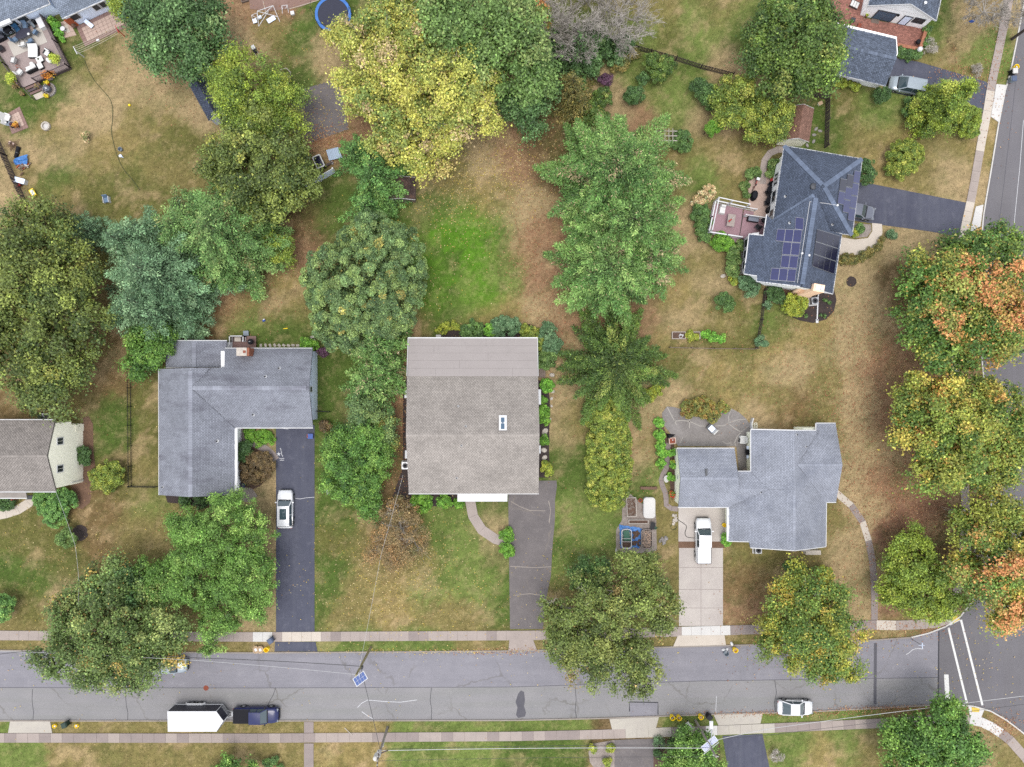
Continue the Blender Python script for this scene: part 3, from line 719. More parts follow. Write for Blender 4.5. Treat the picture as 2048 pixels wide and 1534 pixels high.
flat('mulch_bed',[(1307,1479),(1400,1474),(1440,1490),(1440,1545),(1307,1545)],'soil',.03,'brown planting bed under the lower bushes')
flat('gravel_bed',[(1245,985),(1256,984),(1312,1030),(1314,1100),(1300,1108),(1232,1104),(1232,1060),(1244,1040)],'gravel',.028,'gravelly ground under the raised garden beds')
flat('mulch_bed',[(1308,835),(1326,850),(1338,880),(1348,890),(1352,985),(1344,1000),(1336,940),(1318,925),(1314,870)],'soil',.032,'garden bed between patio and pale yellow garage')
flat('dirt_patch',[(497,-20),(632,-20),(632,2),(600,14),(540,22),(500,18)],'dirt',.02,'bare reddish ground by the top edge')
flat('patio_bricks',[(1658,-30),(1745,-30),(1726,36),(1850,58),(1853,60),(1839,103),(1790,92),(1690,58),(1672,40)],'brownpaver',.05,'ground below the red brick patio')
# ------------------------------------------------------------------ building helpers
def plane3(a,b,c):
 a,b,c=(P(*q)for q in(a,b,c))
 n=(b-a).cross(c-a).normalized()
 return a,(n if n.z>0 else-n)
def onpl(pl,px,py):
 d=Vector(((px-1024)/F,(767-py)/F,-1));o=Vector((0,0,H))
 return o+d*((pl[0]-o).dot(pl[1])/d.dot(pl[1]))
def beam(mb,a,b,w,h,mi=0,up=None):
 a,b=Vector(a),Vector(b);d=(b-a).normalized()
 up=Vector((0,0,1))if up is None else Vector(up)
 s=d.cross(up)
 if s.length<1e-4:s=d.orthogonal()
 s.normalize();u=s.cross(d)
 vs=[]
 for c in(a,b):
  for i,j in((-1,-1),(1,-1),(1,1),(-1,1)):vs.append(c+s*(w/2*i)+u*(h/2*j))
 return mb.add(vs,[(3,2,1,0),(4,5,6,7),(0,1,5,4),(1,2,6,5),(2,3,7,6),(3,0,4,7)],mi)
def extr(mb,pts,vec,mi=0):
 pts=[Vector(p)for p in pts];vec=Vector(vec);n=len(pts)
 vs=pts+[p+vec for p in pts]
 return mb.add(vs,[tuple(range(n)),tuple(range(n,2*n))[::-1]]+[(i,i+n,(i+1)%n+n,(i+1)%n)for i in range(n)],mi)
def shingle_field(name,pts,n,material,parent,row=.17,tab=.33,lift=.03):
 """laps tab after tab over a roof slope: pts planar outline, n its upward normal"""
 u=Vector((-n.y,n.x,0))
 if u.length<1e-3:u=Vector((1,0,0))
 u.normalize();v=n.cross(u)
 if v.z<0:v=-v;u=-u
 o=pts[0]
 st=[((p-o).dot(u),(p-o).dot(v))for p in pts]
 tmin,tmax=min(q[1]for q in st),max(q[1]for q in st)
 S0,S1,T0,T1=[],[],[],[]
 t,k=tmin,0
 while t<tmax-.03:
  te=min(t+row,tmax);tm=(t+te)/2;xs=[]
  for i in range(len(st)):
   (a,b),(c,d)=st[i],st[(i+1)%len(st)]
   if(b<=tm)!=(d<=tm):xs.append(a+(tm-b)/(d-b)*(c-a))
  xs.sort()
  for a,c in zip(xs[::2],xs[1::2]):
   off=(k%2)*tab*.5+(k*.37%1)*.06
   j=math.floor((a-off)/tab)
   while True:
    s0=max(a,off+j*tab+.022);s1=min(c,off+(j+1)*tab-.022)
    if s0>=c:break
    if s1-s0>.02:S0.append(s0);S1.append(s1);T0.append(t);T1.append(te)
    j+=1
  t+=row;k+=1
 if not S0:return None
 S0,S1,T0,T1=map(np.array,(S0,S1,T0,T1));m=len(S0)
 uu,vv,nn,oo=(np.array(q)for q in(u,v,n,o))
 jl=lift+.015+RNG.uniform(-.01,.012,m)
 def pt(s,t,h):return oo+s[:,None]*uu+t[:,None]*vv+(h[:,None]if hasattr(h,'__len__')else h)*nn
 V=np.stack([pt(S0,T0,jl),pt(S1,T0,jl),pt(S1,T1,.012),pt(S0,T1,.012),pt(S0,T0,0.002),pt(S1,T0,0.002)],1).reshape(-1,3)
 b=np.arange(m)[:,None]*6
 FA=np.concatenate([b+np.array([[0,1,2,3]]),b+np.array([[4,5,1,0]])],0)
 g=parent
 while g.get('org')is None:g=g.parent
 ob=np_mesh(name,V,FA,material,None,parent,g['org'])
 ob['kind']='stuff'
 return ob
def roof_slope(house,px,pl,smat,deck,th=.2,row=.17,tab=.33):
 pts=[onpl(pl,*q)for q in px]
 o=MB().slab([p-Vector((0,0,.004))for p in pts],th).build('roof_slope',deck,house,rel=True)
 a=sum(pts[i].x*pts[(i+1)%len(pts)].y-pts[(i+1)%len(pts)].x*pts[i].y for i in range(len(pts)))
 shingle_field('shingles',pts if a>0 else pts[::-1],pl[1],smat,o,row,tab)
 return o,pts
def ridge_caps(house,a,b,smat,w=.34,step=.24,z=.06):
 a,b=Vector(a),Vector(b);d=b-a;n=max(int(d.length/step),1);d.normalize()
 s=d.cross(Vector((0,0,1))).normalized();mb=MB();up=s.cross(d)
 if up.z<0:up=-up
 for i in range(n):
  p=a+d*(i*step);q=p+d*(step*.96);h0,h1=z+.03,z+.012
  mb.add([p+s*w/2+up*(h0-.07),p+up*h0,p-s*w/2+up*(h0-.07),q+s*w/2+up*(h1-.07),q+up*h1,q-s*w/2+up*(h1-.07)],[(0,3,4,1),(1,4,5,2),(0,1,2)])
 o=mb.build('ridge_caps',smat,house,rel=True);o['kind']='stuff';return o
def gutter(house,pts,material='gutter',w=.12,h=.13,dz=-.02,name='gutter'):
 mb=MB()
 for a,b in zip(pts[:-1],pts[1:]):beam(mb,Vector(a)+Vector((0,0,dz)),Vector(b)+Vector((0,0,dz)),w,h)
 return mb.build(name,M[material],house,rel=True)
def vent_pipe(house,pl,px,py,r=.09,h=.4):
 p=onpl(pl,px,py)
 o=MB().lathe(p-Vector((0,0,.05)),[(r*2.0,0),(r*2.0,.09),(r*1.2,.22)],12).build('vent_pipe',M['white'],house,rel=True)
 MB().lathe(p,[(r,.1),(r,h),(r*.6,h),(r*.6,h-.1)],10).build('pipe',M['black'],o,rel=False).location=Vector((0,0,0))
 o.children[0].data.transform(Matrix.Translation(-Vector(house['org'])))
 return o
def inset(poly,d):
 n=len(poly);A=sum(poly[i].x*poly[(i+1)%n].y-poly[(i+1)%n].x*poly[i].y for i in range(n))
 sg=1 if A>0 else-1;out=[]
 for i in range(n):
  a,b,c=poly[i-1],poly[i],poly[(i+1)%n]
  e1=(b-a);e1.z=0;e1.normalize();e2=(c-b);e2.z=0;e2.normalize()
  n1=Vector((-e1.y,e1.x,0))*sg;n2=Vector((-e2.y,e2.x,0))*sg
  k=n1+n2;out.append(b+k/max(k.dot(n1),.3)*d)
 return out
def walls(house,poly,z1,material,z0=-.1,name='wall'):
 return MB().prism([(p.x,p.y)for p in poly],z0,z1).build(name,M[material],house,rel=True)
def window(house,c,nrm,w,h,panes=2,frame='white',glass='glass',name='window',rows=1):
 """c centre on the wall face, nrm outward (horizontal); a frame standing proud, panes set into it"""
 nrm=Vector(nrm).normalized();s=nrm.cross(Vector((0,0,1))).normalized();up=Vector((0,0,1));c=Vector(c)
 mb=MB();t=.09
 for k in(-1,1):
  beam(mb,c+s*(k*(w/2-t/2))-up*h/2,c+s*(k*(w/2-t/2))+up*h/2,t,.1,up=nrm)
  beam(mb,c+up*(k*(h/2-t/2))-s*(w/2-t),c+up*(k*(h/2-t/2))+s*(w/2-t),.094,t,up=up)
 fr=mb.build(name,M[frame],house,rel=True)
 pw=(w-2*t)/panes;ph=(h-2*t)/rows
 for i in range(panes):
  for j in range(rows):
   cc=c+s*(-w/2+t+pw*(i+.5))+up*(-h/2+t+ph*(j+.5))
   m2=MB();beam(m2,cc-up*(ph/2-.02),cc+up*(ph/2-.02),pw-.05,.05,up=nrm)
   m2.build('pane',M[glass],fr,rel=False).data.transform(Matrix.Translation(-Vector(house['org'])))
 return fr
def subpart(mb,name,material,part,house):
 o=mb.build(name,M[material]if isinstance(material,str)else material,part)
 o.data.transform(Matrix.Translation(-Vector(house['org'])))
 return o
def boards(parent,a,b,c,d,n,material,th=.03,gap=.012,name='board',house=None):
 """deck boards as single pieces filling the quad a b c d; they run from a-b to d-c"""
 a,b,c,d=map(Vector,(a,b,c,d));out=[]
 for i in range(n):
  t0,t1=(i+gap*3)/n,(i+1-gap*3)/n
  q=[a.lerp(b,t0),a.lerp(b,t1),d.lerp(c,t1),d.lerp(c,t0)]
  o=MB().slab(q,th).build(name,M[material],parent,rel=True);out.append(o)
 return out
def railing(parent,a,b,h=1.0,rail='white',post='white',bal='white',step=.14,name='railing',posts=True,bal_r=.018):
 """top and bottom rail, balusters and end posts between two deck points"""
 a,b=Vector(a),Vector(b);up=Vector((0,0,1));L=(b-a).length
 mb=MB()
 beam(mb,a+up*h,b+up*h,.09,.05);beam(mb,a+up*.1,b+up*.1,.05,.05)
 n=max(int(L/step),1)
 for i in range(1,n):
  p=a.lerp(b,i/n);mb.tube(p+up*.12,p+up*(h-.02),bal_r,n=4,cap=False)
 o=mb.build(name,M[rail],parent,rel=True)
 if posts:
  for p in(a,b):
   q=MB().box(p+up*(h/2+.04),(.11,.11,h+.08)).box(p+up*(h+.1),(.14,.14,.04)).build('post',M[post],o)
   q.data.transform(Matrix.Translation(-Vector(parent['org'])))
 return o
def dark(c,k=.45):return tuple(x*k for x in c)
# ------------------------------------------------------------------ 1 the taupe roofed house in the middle
TAU=pc(178,170,163)
M['sh_taupe']=shingle_mat('taupe_shingle',TAU,.11)
M['dk_taupe']=mat('taupe_underlay',dark(TAU,.5),.95)
M['sheet_taupe']=surf_mat('taupe_roll_roofing',pc(176,168,165),pc(171,163,160),None,big=.4,fine=8,grain=40,fvar=.05,bump=.15)
hz=thing('taupe_house','wide house with a taupe shingle roof, flat rear roof and white porch roof','house',tuple(P(946,830,0)))
pS=plane3((815,987,4.0),(1077,987,4.0),(1000,870,5.9));pN=plane3((812,870,5.9),(1079,870,5.9),(900,752,4.25));pF=plane3((814,752,4.3),(1076,752,4.3),(900,676,3.8))
roof_slope(hz,[(817.5,987),(1077,987),(1079,869.5),(812,869.5)],pS,M['sh_taupe'],M['dk_taupe'])
roof_slope(hz,[(812,870),(1079,870),(1076,751),(814,751)],pN,M['sh_taupe'],M['dk_taupe'])
ridge_caps(hz,onpl(pS,812,870),onpl(pS,1079,870),M['sh_taupe'],.3,.26,.03)
fl=MB().slab([onpl(pF,*q)-Vector((0,0,.03))for q in((814,753),(1076,753),(1074.5,676),(816.5,676))],.2).build('flat_roof',M['dk_taupe'],hz,rel=True)
for y0,y1,js in((676,691.5,(972,)),(691.5,706,(868,)),(706,721,(976,)),(721,736.6,(919,)),(736.6,752.5,(871,1025))):
 xs=[816]+list(js)+[1075]
 for x0,x1 in zip(xs[:-1],xs[1:]):
  q=[onpl(pF,x,y)for x,y in((x0+.12,y1-.1),(x1-.12,y1-.1),(x1-.12,y0+.1),(x0+.12,y0+.1))]
  subpart(MB().slab(q,.028),'roof_sheet','sheet_taupe',fl,hz)
gutter(hz,[onpl(pF,816,675.6),onpl(pF,1075,675.6)]);gutter(hz,[onpl(pS,817,987.6),onpl(pS,1077.5,987.6)],'sheet_taupe' if 0 else 'gutter',.1,.1,-.06)
gutter(hz,[onpl(pF,1075,676),onpl(pF,1076.3,752),],w=.06,h=.2,dz=-.08,name='fascia');gutter(hz,[onpl(pF,816,676),onpl(pF,813.7,752)],w=.06,h=.2,dz=-.08,name='fascia')
fp=inset([P(818,681,3.8),P(1074,681,3.8),P(1075.5,984,4),P(818.5,984,4)],.35)
walls(hz,fp,3.5,'whitewall')
for x in(fp[0].x+.1,fp[1].x-.1):
 yr=(767-870)*(H-5.9)/F
 extr(MB(),[(x,fp[2].y+.1,3.4),(x,yr,5.55),(x,(767-752)*.0616,3.9),(x,fp[0].y-.2,3.5)],(.08 if x>0 else-.08,0,0)).build('gable_wall',M['whitewall'],hz,rel=True)
for x,y in((916.5,812.5),(931.5,852.5),(923,891),(913.5,956)):vent_pipe(hz,pN if y<870 else pS,x,y,.07,.35)
sk=[onpl(pN,x,y)for x,y in((998,861),(1013.5,861),(1013.5,831),(998,831))]
o_=MB().slab([p+pN[1]*.16 for p in sk],.25).build('skylight',M['white'],hz,rel=True)
for y0,y1 in((847.5,858.5),(835.5,844.5),(844.9,847.1)):
 xa,xb=(1001.8,1009)if y1-y0>4 else(1003.4,1007.4)
 subpart(MB().slab([onpl(pN,x,y)+pN[1]*.175 for x,y in((xa,y1),(xb,y1),(xb,y0),(xa,y0))],.03),'pane','skyglass',o_,hz)
pp=[P(915,986,3.55),P(1015,986,3.55),P(1014.5,1003,3.3),P(915,1003,3.3)]
po=MB().slab(pp,.12).build('porch_roof',M['white'],hz,rel=True)
for i in range(1,12):
 a,b=pp[0].lerp(pp[1],i/12),pp[3].lerp(pp[2],i/12);m_=MB();beam(m_,a+Vector((0,0,.006)),b+Vector((0,0,.006)),.04,.03);subpart(m_,'standing_seam','white',po,hz)
for x in(920,1010):
 p=P(x,1000,3.2);MB().box((p.x,p.y+.1,1.6),(.14,.14,3.2)).build('porch_post',M['white'],hz,rel=True)
for x0,x1,y0,y1 in((1075,1082,779,809),(1075,1081.5,891,907),(808.5,815,780,796),(809.5,816,901,917)):
 q=[P(x,y,2.7)for x,y in((x0,y0),(x1,y0),(x1,y1),(x0,y1))]
 if x0>1000:q[1].z=q[2].z=2.5
 else:q[0].z=q[3].z=2.5
 MB().slab(q,.1).build('window_awning',M['white'],hz,rel=True)
q=[P(x,y,.45)for x,y in((1074,737),(1091,737),(1091,755),(1074,755))]
st_=MB().slab([p-Vector((0,0,.06))for p in q],.3).build('side_steps',M['wood'],hz,rel=True)
for i in range(4):
 a=(i+.05)/4;b=(i+.95)/4
 subpart(MB().slab([q[0].lerp(q[1],a),q[0].lerp(q[1],b),q[3].lerp(q[2],b),q[3].lerp(q[2],a)],.05),'step_board','wood',st_,hz)
# ------------------------------------------------------------------ 2 the L shaped house
GRY=pc(160,163,174)
M['sh_grey']=shingle_mat('grey_shingle',GRY,.1,stain=(pc(112,110,122),(.22,.6,.22),.85),big=.35)
M['dk_grey']=mat('grey_underlay',dark(GRY,.55),.95)
lh=thing('l_shaped_house','L shaped house with grey stained shingle roof and brick chimney','house',tuple(P(470,830,0)))
ze,zr=3.1,5.3
lW=plane3((318,800,ze),(318.5,990,ze),(381,870,zr));lE=plane3((470,880,ze),(470,990,ze),(381,870,zr))
lS=plane3((500,855,ze),(626,855,ze),(500,776,zr));lN=plane3((500,697,ze),(626,697,ze),(500,776,zr))
roof_slope(lh,[(318,738),(318.5,990),(381,994),(381,736)],lW,M['sh_grey'],M['dk_grey'])
roof_slope(lh,[(380.8,994),(470,990),(470,856),(383,777),(420,736),(381,736)],lE,M['sh_grey'],M['dk_grey'])
roof_slope(lh,[(470,855),(626,855),(618,775.5),(383,775.5)],lS,M['sh_grey'],M['dk_grey'])
roof_slope(lh,[(383,776),(618,776),(625,697),(449,697),(449,735),(420,736)],lN,M['sh_grey'],M['dk_grey'])
lRa=plane3((333,682,2.5),(332,735,2.5),(388,700,3.6));lRb=plane3((454,682,2.5),(449,735,2.5),(388,700,3.6))
roof_slope(lh,[(334,681.5),(332,734.5),(388,734.5),(388,681.5)],lRa,M['sh_grey'],M['dk_grey'])
roof_slope(lh,[(387.8,681.5),(387.8,734.5),(449,734.5),(454,681.5)],lRb,M['sh_grey'],M['dk_grey'])
ridge_caps(lh,onpl(lW,381,993),onpl(lW,381,737),M['sh_grey'],.5,.3,.05)
ridge_caps(lh,onpl(lS,386,776),onpl(lS,617,776),M['sh_grey'],.5,.3,.05)
ridge_caps(lh,onpl(lRa,388,734),onpl(lRa,388,682),M['sh_grey'],.5,.3,.05)
ep=[onpl(lE,470.5,990),onpl(lE,470.5,857)]
gutter(lh,[p+Vector((.12,0,0))for p in ep],w=.36,h=.16,name='gutter');gutter(lh,[onpl(lS,471,855.8),onpl(lS,626,855.8)])
gutter(lh,[onpl(lW,317.4,738),onpl(lW,318,990)],w=.08);gutter(lh,[onpl(lN,450,696.4),onpl(lN,625,696.4)],w=.1)
gutter(lh,[onpl(lRa,334,681),onpl(lRa,388,681),onpl(lRb,454,681)],w=.08,name='fascia');gutter(lh,[onpl(lRa,332,735.3),onpl(lRb,447,735.3)],w=.08,name='fascia')
wl=inset([P(320,738,ze),P(470,738,ze),P(470,989,ze),P(320,989,ze)][::-1],.35);walls(lh,wl,2.8,'whitewall')
xe=P(634.5,770,0).x;yt,yb,yr=P(0,704,0).y,P(0,838,0).y,P(0,775.5,zr).y
walls(lh,[Vector((P(440,0,ze).x,yb,0)),Vector((xe,yb,0)),Vector((xe,yt,0)),Vector((P(440,0,ze).x,yt,0))],2.8,'whitewall')
extr(MB(),[(xe,yb,2.7),(xe,yt,2.7),(xe,yt+.2,3.0),(xe,yr,5.05),(xe,yb-.2,3.0)],(-.1,0,0)).build('gable_wall',M['bluegrey'],lh,rel=True)
extr(MB(),[(xe+.02,yb,0),(xe+.02,yt,0),(xe+.02,yt,2.7),(xe+.02,yb,2.7)],(-.1,0,0)).build('gable_wall',M['bluegrey'],lh,rel=True)
window(lh,(xe+.03,P(0,778,0).y,3.0),(1,0,0),.8,1.1,1)
walls(lh,inset([P(335,684,2.5),P(452,684,2.5),P(448,737,2.5),P(334,737,2.5)][::-1],.3),2.3,'whitewall')
for x,y in((559,736.5),(531.5,753)):vent_pipe(lh,lN,x,y,.09,.35)
for x,y in((507,829.5),):vent_pipe(lh,lS,x,y,.09,.35)
vent_pipe(lh,lE,435,882,.1,.3);vent_pipe(lh,lW,326,974,.08,.3)
c0=P(490,704,4.2)
ch=MB();bw=.2
chim=MB().box((c0.x,c0.y,2.5),(1.5,.95,4.9)).build('chimney',M['chimbrick'],lh,rel=True)
for k in range(12):
 z=3.3+k*.145
 for(ax,ay,L)in((0,1,1.5),(0,-1,1.5),(1,0,.95),(-1,0,.95)):
  n_=int(round(L/.3))
  for i in range(n_):
   s=-L/2+(i+.5)*L/n_
   m_=MB().box((c0.x+(s if ay else ax*.75),c0.y+(ay*.475 if ay else s),z),((L/n_-.02)if ay else .05,.05 if ay else L/n_-.02,.125))
   ch.v+=[];o0=len(ch.v);ch.v+=m_.v;ch.f+=[tuple(j+o0 for j in f)for f in m_.f];ch.mi+=m_.mi
bo=subpart(ch,'bricks','chimbrick',chim,lh);bo['kind']='stuff'
subpart(MB().box((c0.x-.12,c0.y,4.99),(1.25,1.0,.1)),'chimney_cap','stone',chim,lh)
subpart(MB().box((c0.x+.25,c0.y,5.06),(.3,.3,.12)),'flue','rust',chim,lh)
# ------------------------------------------------------------------ 3 the cream house at the left edge
GB=pc(164,156,150)
M['sh_brown']=shingle_mat('brown_grey_shingle',GB,.14)
M['dk_brown']=mat('brown_underlay',dark(GB,.5),.95)
ch_=thing('cream_house','two storey cream sided house with brown grey roof cut by the left edge','house',tuple(P(60,910,0)))
XW=-55.35;ze,zr=5.75,7.15
cS=plane3((0,983,ze),(100,983,ze),(50,912,zr));cN=plane3((0,840,ze),(100,840,ze),(50,912,zr))
roof_slope(ch_,[(-120,983),(112,983),(94,912),(-120,912)],cS,M['sh_brown'],M['dk_brown'])
roof_slope(ch_,[(-120,912.4),(94,912.4),(110,840),(-120,840)],cN,M['sh_brown'],M['dk_brown'])
ridge_caps(ch_,onpl(cS,-100,912),onpl(cS,93,912),M['sh_brown'],.3,.26,.03)
gutter(ch_,[onpl(cS,-120,983.6),onpl(cS,112,983.6)]);gutter(ch_,[onpl(cN,-120,839.4),onpl(cN,111,839.4)])
y0,y1,yr=P(0,846,ze-.3).y,P(0,976,ze-.3).y,P(0,912,zr).y
lo0,lo1=P(0,847,0).y,P(0,964,0).y
walls(ch_,[Vector((-75,y1,0)),Vector((XW,y1,0)),Vector((XW,y0,0)),Vector((-75,y0,0))],5.5,'cream',2.6,'upper_wall')
walls(ch_,[Vector((-75,lo1,0)),Vector((XW-.02,lo1,0)),Vector((XW-.02,lo0,0)),Vector((-75,lo0,0))],2.59,'cream',-.1,'lower_wall')
extr(MB(),[(XW,y1,5.4),(XW,y0,5.4),(XW,y0,5.55),(XW,yr,6.95),(XW,y1,5.55)],(-.1,0,0)).build('gable_wall',M['cream'],ch_,rel=True)
sid=MB()
for k in range(30):
 z=.05+k*.225
 a,b=(lo1,lo0)if z<2.5 else(y1,y0)
 if z>5.5:
  t=(z-5.5)/1.45;a,b=a+(yr-a)*t,b+(yr-b)*t
 if z>6.8:break
 sid.add([(XW+.035,a,z),(XW+.035,b,z),(XW+.008,b,z+.215),(XW+.008,a,z+.215),(XW,a,z),(XW,b,z)],[(0,1,2,3),(5,1,0,4),(0,3,4),(1,5,2)])
so=sid.build('siding',M['cream'],ch_,rel=True);so['kind']='stuff'
for y in(882,937):window(ch_,(XW+.05,P(0,y,4.6).y,4.75),(1,0,0),.95,1.25,2,rows=2)
MB().box((XW+.12,lo1+.3,1.3),(.09,.09,2.6)).build('downspout',M['white'],ch_,rel=True)
MB().box((XW+.1,lo0-.5,.9),(.06,.9,1.7)).build('side_door',M['cream'],ch_,rel=True)
q=[P(-60,985,3.0),P(52,985,3.0),P(54,996,2.7),P(-60,996,2.7)]
pr=MB().slab(q,.15).build('porch_roof',M['dk_brown'],ch_,rel=True)
gutter(ch_,[P(-60,996.5,2.7),P(54,996.5,2.7)])
sg=MB().slab([p+Vector((0,0,.02))for p in q],.03);subpart(sg,'roof_felt',M['sh_brown'],pr,ch_)
for x in(-2,52):p=P(x,993,0);MB().box((p.x,p.y,1.35),(.16,.16,2.7)).build('porch_post',M['rust'],ch_,rel=True)
fd=MB().slab([P(x,y,.12)for x,y in((52,991),(66,991),(66,999),(52,999))],.1).build('door_mat',M['darkmetal'],ch_,rel=True)
# ------------------------------------------------------------------ 4 the grey roofed house on the right
GR2=pc(172,176,188)
M['sh_light']=shingle_mat('light_grey_shingle',GR2,.1,stain=(pc(126,132,150),(.3,.3,.3),.5),big=.4)
M['dk_light']=mat('light_underlay',dark(GR2,.6),.95)
gh=thing('grey_roofed_house','house with pale grey cross gabled roof and pale yellow garage wall','house',tuple(P(1560,980,0)))
ze,zr=3.0,5.0
gW=plane3((1502,860,3.3),(1502,940,3.3),(1589,900,zr));gW2=plane3((1457,1020,2.55),(1457,1082,2.55),(1589,1040,zr));gE=plane3((1652,1010,ze),(1651,1090,ze),(1589,1050,zr))
gEN=plane3((1632,847,ze),(1671,847,ze),(1640,930,4.8));gES=plane3((1653,1004,ze),(1672,1004,ze),(1650,930,4.8))
gGN=plane3((1355,897,ze),(1469,897,ze),(1400,957,4.6));gGS=plane3((1357,1014,ze),(1457,1014,ze),(1400,957,4.6))
gCN=plane3((1476,943,3.25),(1502,943,3.25),(1500,979,3.98))
roof_slope(gh,[(1502,859),(1502,943),(1536,979),(1589,982),(1589,861)],gW,M['sh_light'],M['dk_light'])
roof_slope(gh,[(1457,1014),(1457,1082),(1498,1083),(1501,1095),(1589,1101),(1589,979),(1536,979)],gW2,M['sh_light'],M['dk_light'])
roof_slope(gh,[(1588.8,861),(1588.8,1101),(1651,1093),(1652,1004),(1594,930),(1637,861)],gE,M['sh_light'],M['dk_light'])
roof_slope(gh,[(1632,847),(1671,847),(1685,930),(1594,930),(1632,866)],gEN,M['sh_light'],M['dk_light'])
roof_slope(gh,[(1594,929.6),(1685,929.6),(1672,1004),(1650,1004)],gES,M['sh_light'],M['dk_light'])
roof_slope(gh,[(1355,897),(1361,957),(1477,957),(1469,897)],gGN,M['sh_light'],M['dk_light'])
roof_slope(gh,[(1361,956.6),(1357,1014),(1457,1014),(1536,979),(1477,978),(1477,956.6)],gGS,M['sh_light'],M['dk_light'])
roof_slope(gh,[(1475,943),(1502,943),(1537,980),(1477,980)],gCN,M['sh_light'],M['dk_light'])
ridge_caps(gh,onpl(gW,1589,862),onpl(gW,1589,981),M['sh_light'],.3,.26,.03);ridge_caps(gh,onpl(gW2,1589,982),onpl(gW2,1589,1100),M['sh_light'],.3,.26,.03)
ridge_caps(gh,onpl(gEN,1596,930),onpl(gEN,1684,930),M['sh_light'],.3,.26,.03);ridge_caps(gh,onpl(gGN,1362,957),onpl(gGN,1476,957),M['sh_light'],.3,.26,.03)
for pl,pts in((gGN,[(1354,896.4),(1469,896.4)]),(gW,[(1501.4,859),(1501.4,943),]),(gCN,[(1476,942.5),(1501,942.5)]),(gW,[(1502,858.4),(1589,860.4)]),(gE,[(1589,860.4),(1632,860.4)]),(gEN,[(1632,846.4),(1671,846.4)]),(gEN,[(1631.4,847),(1631.4,861)]),(gE,[(1652.5,1006),(1651.5,1093)]),(gES,[(1652,1004.6),(1672,1004.6)]),(gGS,[(1356,1014.6),(1455,1014.6)])):
 gutter(gh,[onpl(pl,*q)for q in pts],w=.12)
gutter(gh,[onpl(gW2,1456,1014),onpl(gW2,1456,1082)],w=.34,h=.18)
gutter(gh,[onpl(gW2,1457,1082.6),onpl(gW2,1498,1083.6)],w=.08,name='fascia');gutter(gh,[onpl(gW2,1501,1095.5),onpl(gW2,1589,1101.5),onpl(gE,1651,1093.5)],w=.08,name='fascia')
XG=P(1349,0,0).x
wg=[Vector((XG,P(0,1010,ze).y,0)),Vector((P(1470,0,ze).x,P(0,1010,ze).y,0)),Vector((P(1470,0,ze).x,P(0,901,ze).y,0)),Vector((XG,P(0,901,ze).y,0))]
walls(gh,wg,2.75,'paleyellow')
extr(MB(),[(XG,wg[0].y,2.7),(XG,wg[0].y,2.9),(XG,P(0,957,4.4).y,4.2),(XG,wg[2].y,2.9),(XG,wg[2].y,2.7)],(.1,0,0)).build('gable_wall',M['paleyellow'],gh,rel=True)
window(gh,(XG-.03,P(0,954,2).y,2.1),(-1,0,0),.5,.5,1,name='gable_vent')
walls(gh,inset([P(1504,862,ze),P(1648,862,ze),P(1650,1092,ze),P(1504,1092,ze)][::-1],.3),2.75,'paleyellow')
walls(gh,inset([P(1460,978,ze),P(1590,978,ze),P(1590,1081,ze),P(1460,1081,ze)][::-1],.3),2.2,'paleyellow')
walls(gh,inset([P(1600,850,ze),P(1671,850,ze),P(1676,930,ze),P(1671,1001,ze),P(1600,1001,ze)][::-1],.4),2.73,'paleyellow')
for x,y,pl in((1593,869,gE),(1612,893,gE),(1521,984.5,gW2)):vent_pipe(gh,pl,x,y,.07,.3)
q=onpl(gGN,1412,945);MB().box(q+Vector((0,0,.1)),(.25,.9,.2)).build('roof_vent',M['darkmetal'],gh,rel=True)
q=P(1621,1102,.9);bx=MB().box((q.x,q.y,.9),(1.9,.55,1.8)).build('chimney_base',M['stone'],gh,rel=True)
c1=P(1612,1099,3.4);ck=MB().taper((c1.x,c1.y,2.6),(1.5,.5),(.9,.4),.9).build('chimney_shoulder',M['greystone'],gh,rel=True)
# ------------------------------------------------------------------ 5 the house with solar panels
SLT=pc(98,108,128)
M['sh_slate']=shingle_mat('slate_blue_shingle',SLT,.2)
M['dk_slate']=mat('slate_underlay',dark(SLT,.5),.95)
sh=thing('solar_house','slate blue roofed house covered with dark solar panels','house',tuple(P(1600,430,0)))
ze,zp=4.0,6.9
A_,B_,C_,D_,PK,P2=(1568,291.5),(1724,318),(1704,470),(1546,443),(1648,372.5),(1633,388)
sN=plane3((*A_,ze),(*B_,ze),(*PK,zp));sW=plane3((*A_,ze),(*D_,ze),(*PK,zp));sE=plane3((*B_,ze),(*C_,ze),(*PK,zp));sSE=plane3((*C_,ze),(1660,462,ze),(*PK,zp))
bW=plane3((1490,475,ze),(1483,549,ze),(1633,389,6.4));bE=plane3((1683,470,ze),(1665,587,ze),(1633,389,6.4))
roof_slope(sh,[A_,B_,PK],sN,M['sh_slate'],M['dk_slate']);roof_slope(sh,[A_,PK,P2,D_],sW,M['sh_slate'],M['dk_slate'])
roof_slope(sh,[B_,C_,PK],sE,M['sh_slate'],M['dk_slate']);roof_slope(sh,[C_,(1660,463),P2,PK],sSE,M['sh_slate'],M['dk_slate'])
roof_slope(sh,[P2,(1548,444),(1533,429),(1527,471),(1498,468),(1488,548),(1514,552),(1513,564),(1604,574)],bW,M['sh_slate'],M['dk_slate'])
roof_slope(sh,[(1633,388),(1604,574),(1640,581),(1665,588),(1683,468),(1660,462)],bE,M['sh_slate'],M['dk_slate'])
M['sh_slatecap']=shingle_mat('slate_cap_shingle',pc(116,128,150),.12)
for a,b,pl in((A_,PK,sN),(B_,PK,sN),(D_,P2,sW),(C_,PK,sSE)):ridge_caps(sh,onpl(pl,*a),onpl(pl,*b),M['sh_slatecap'],.55,.3,.05)
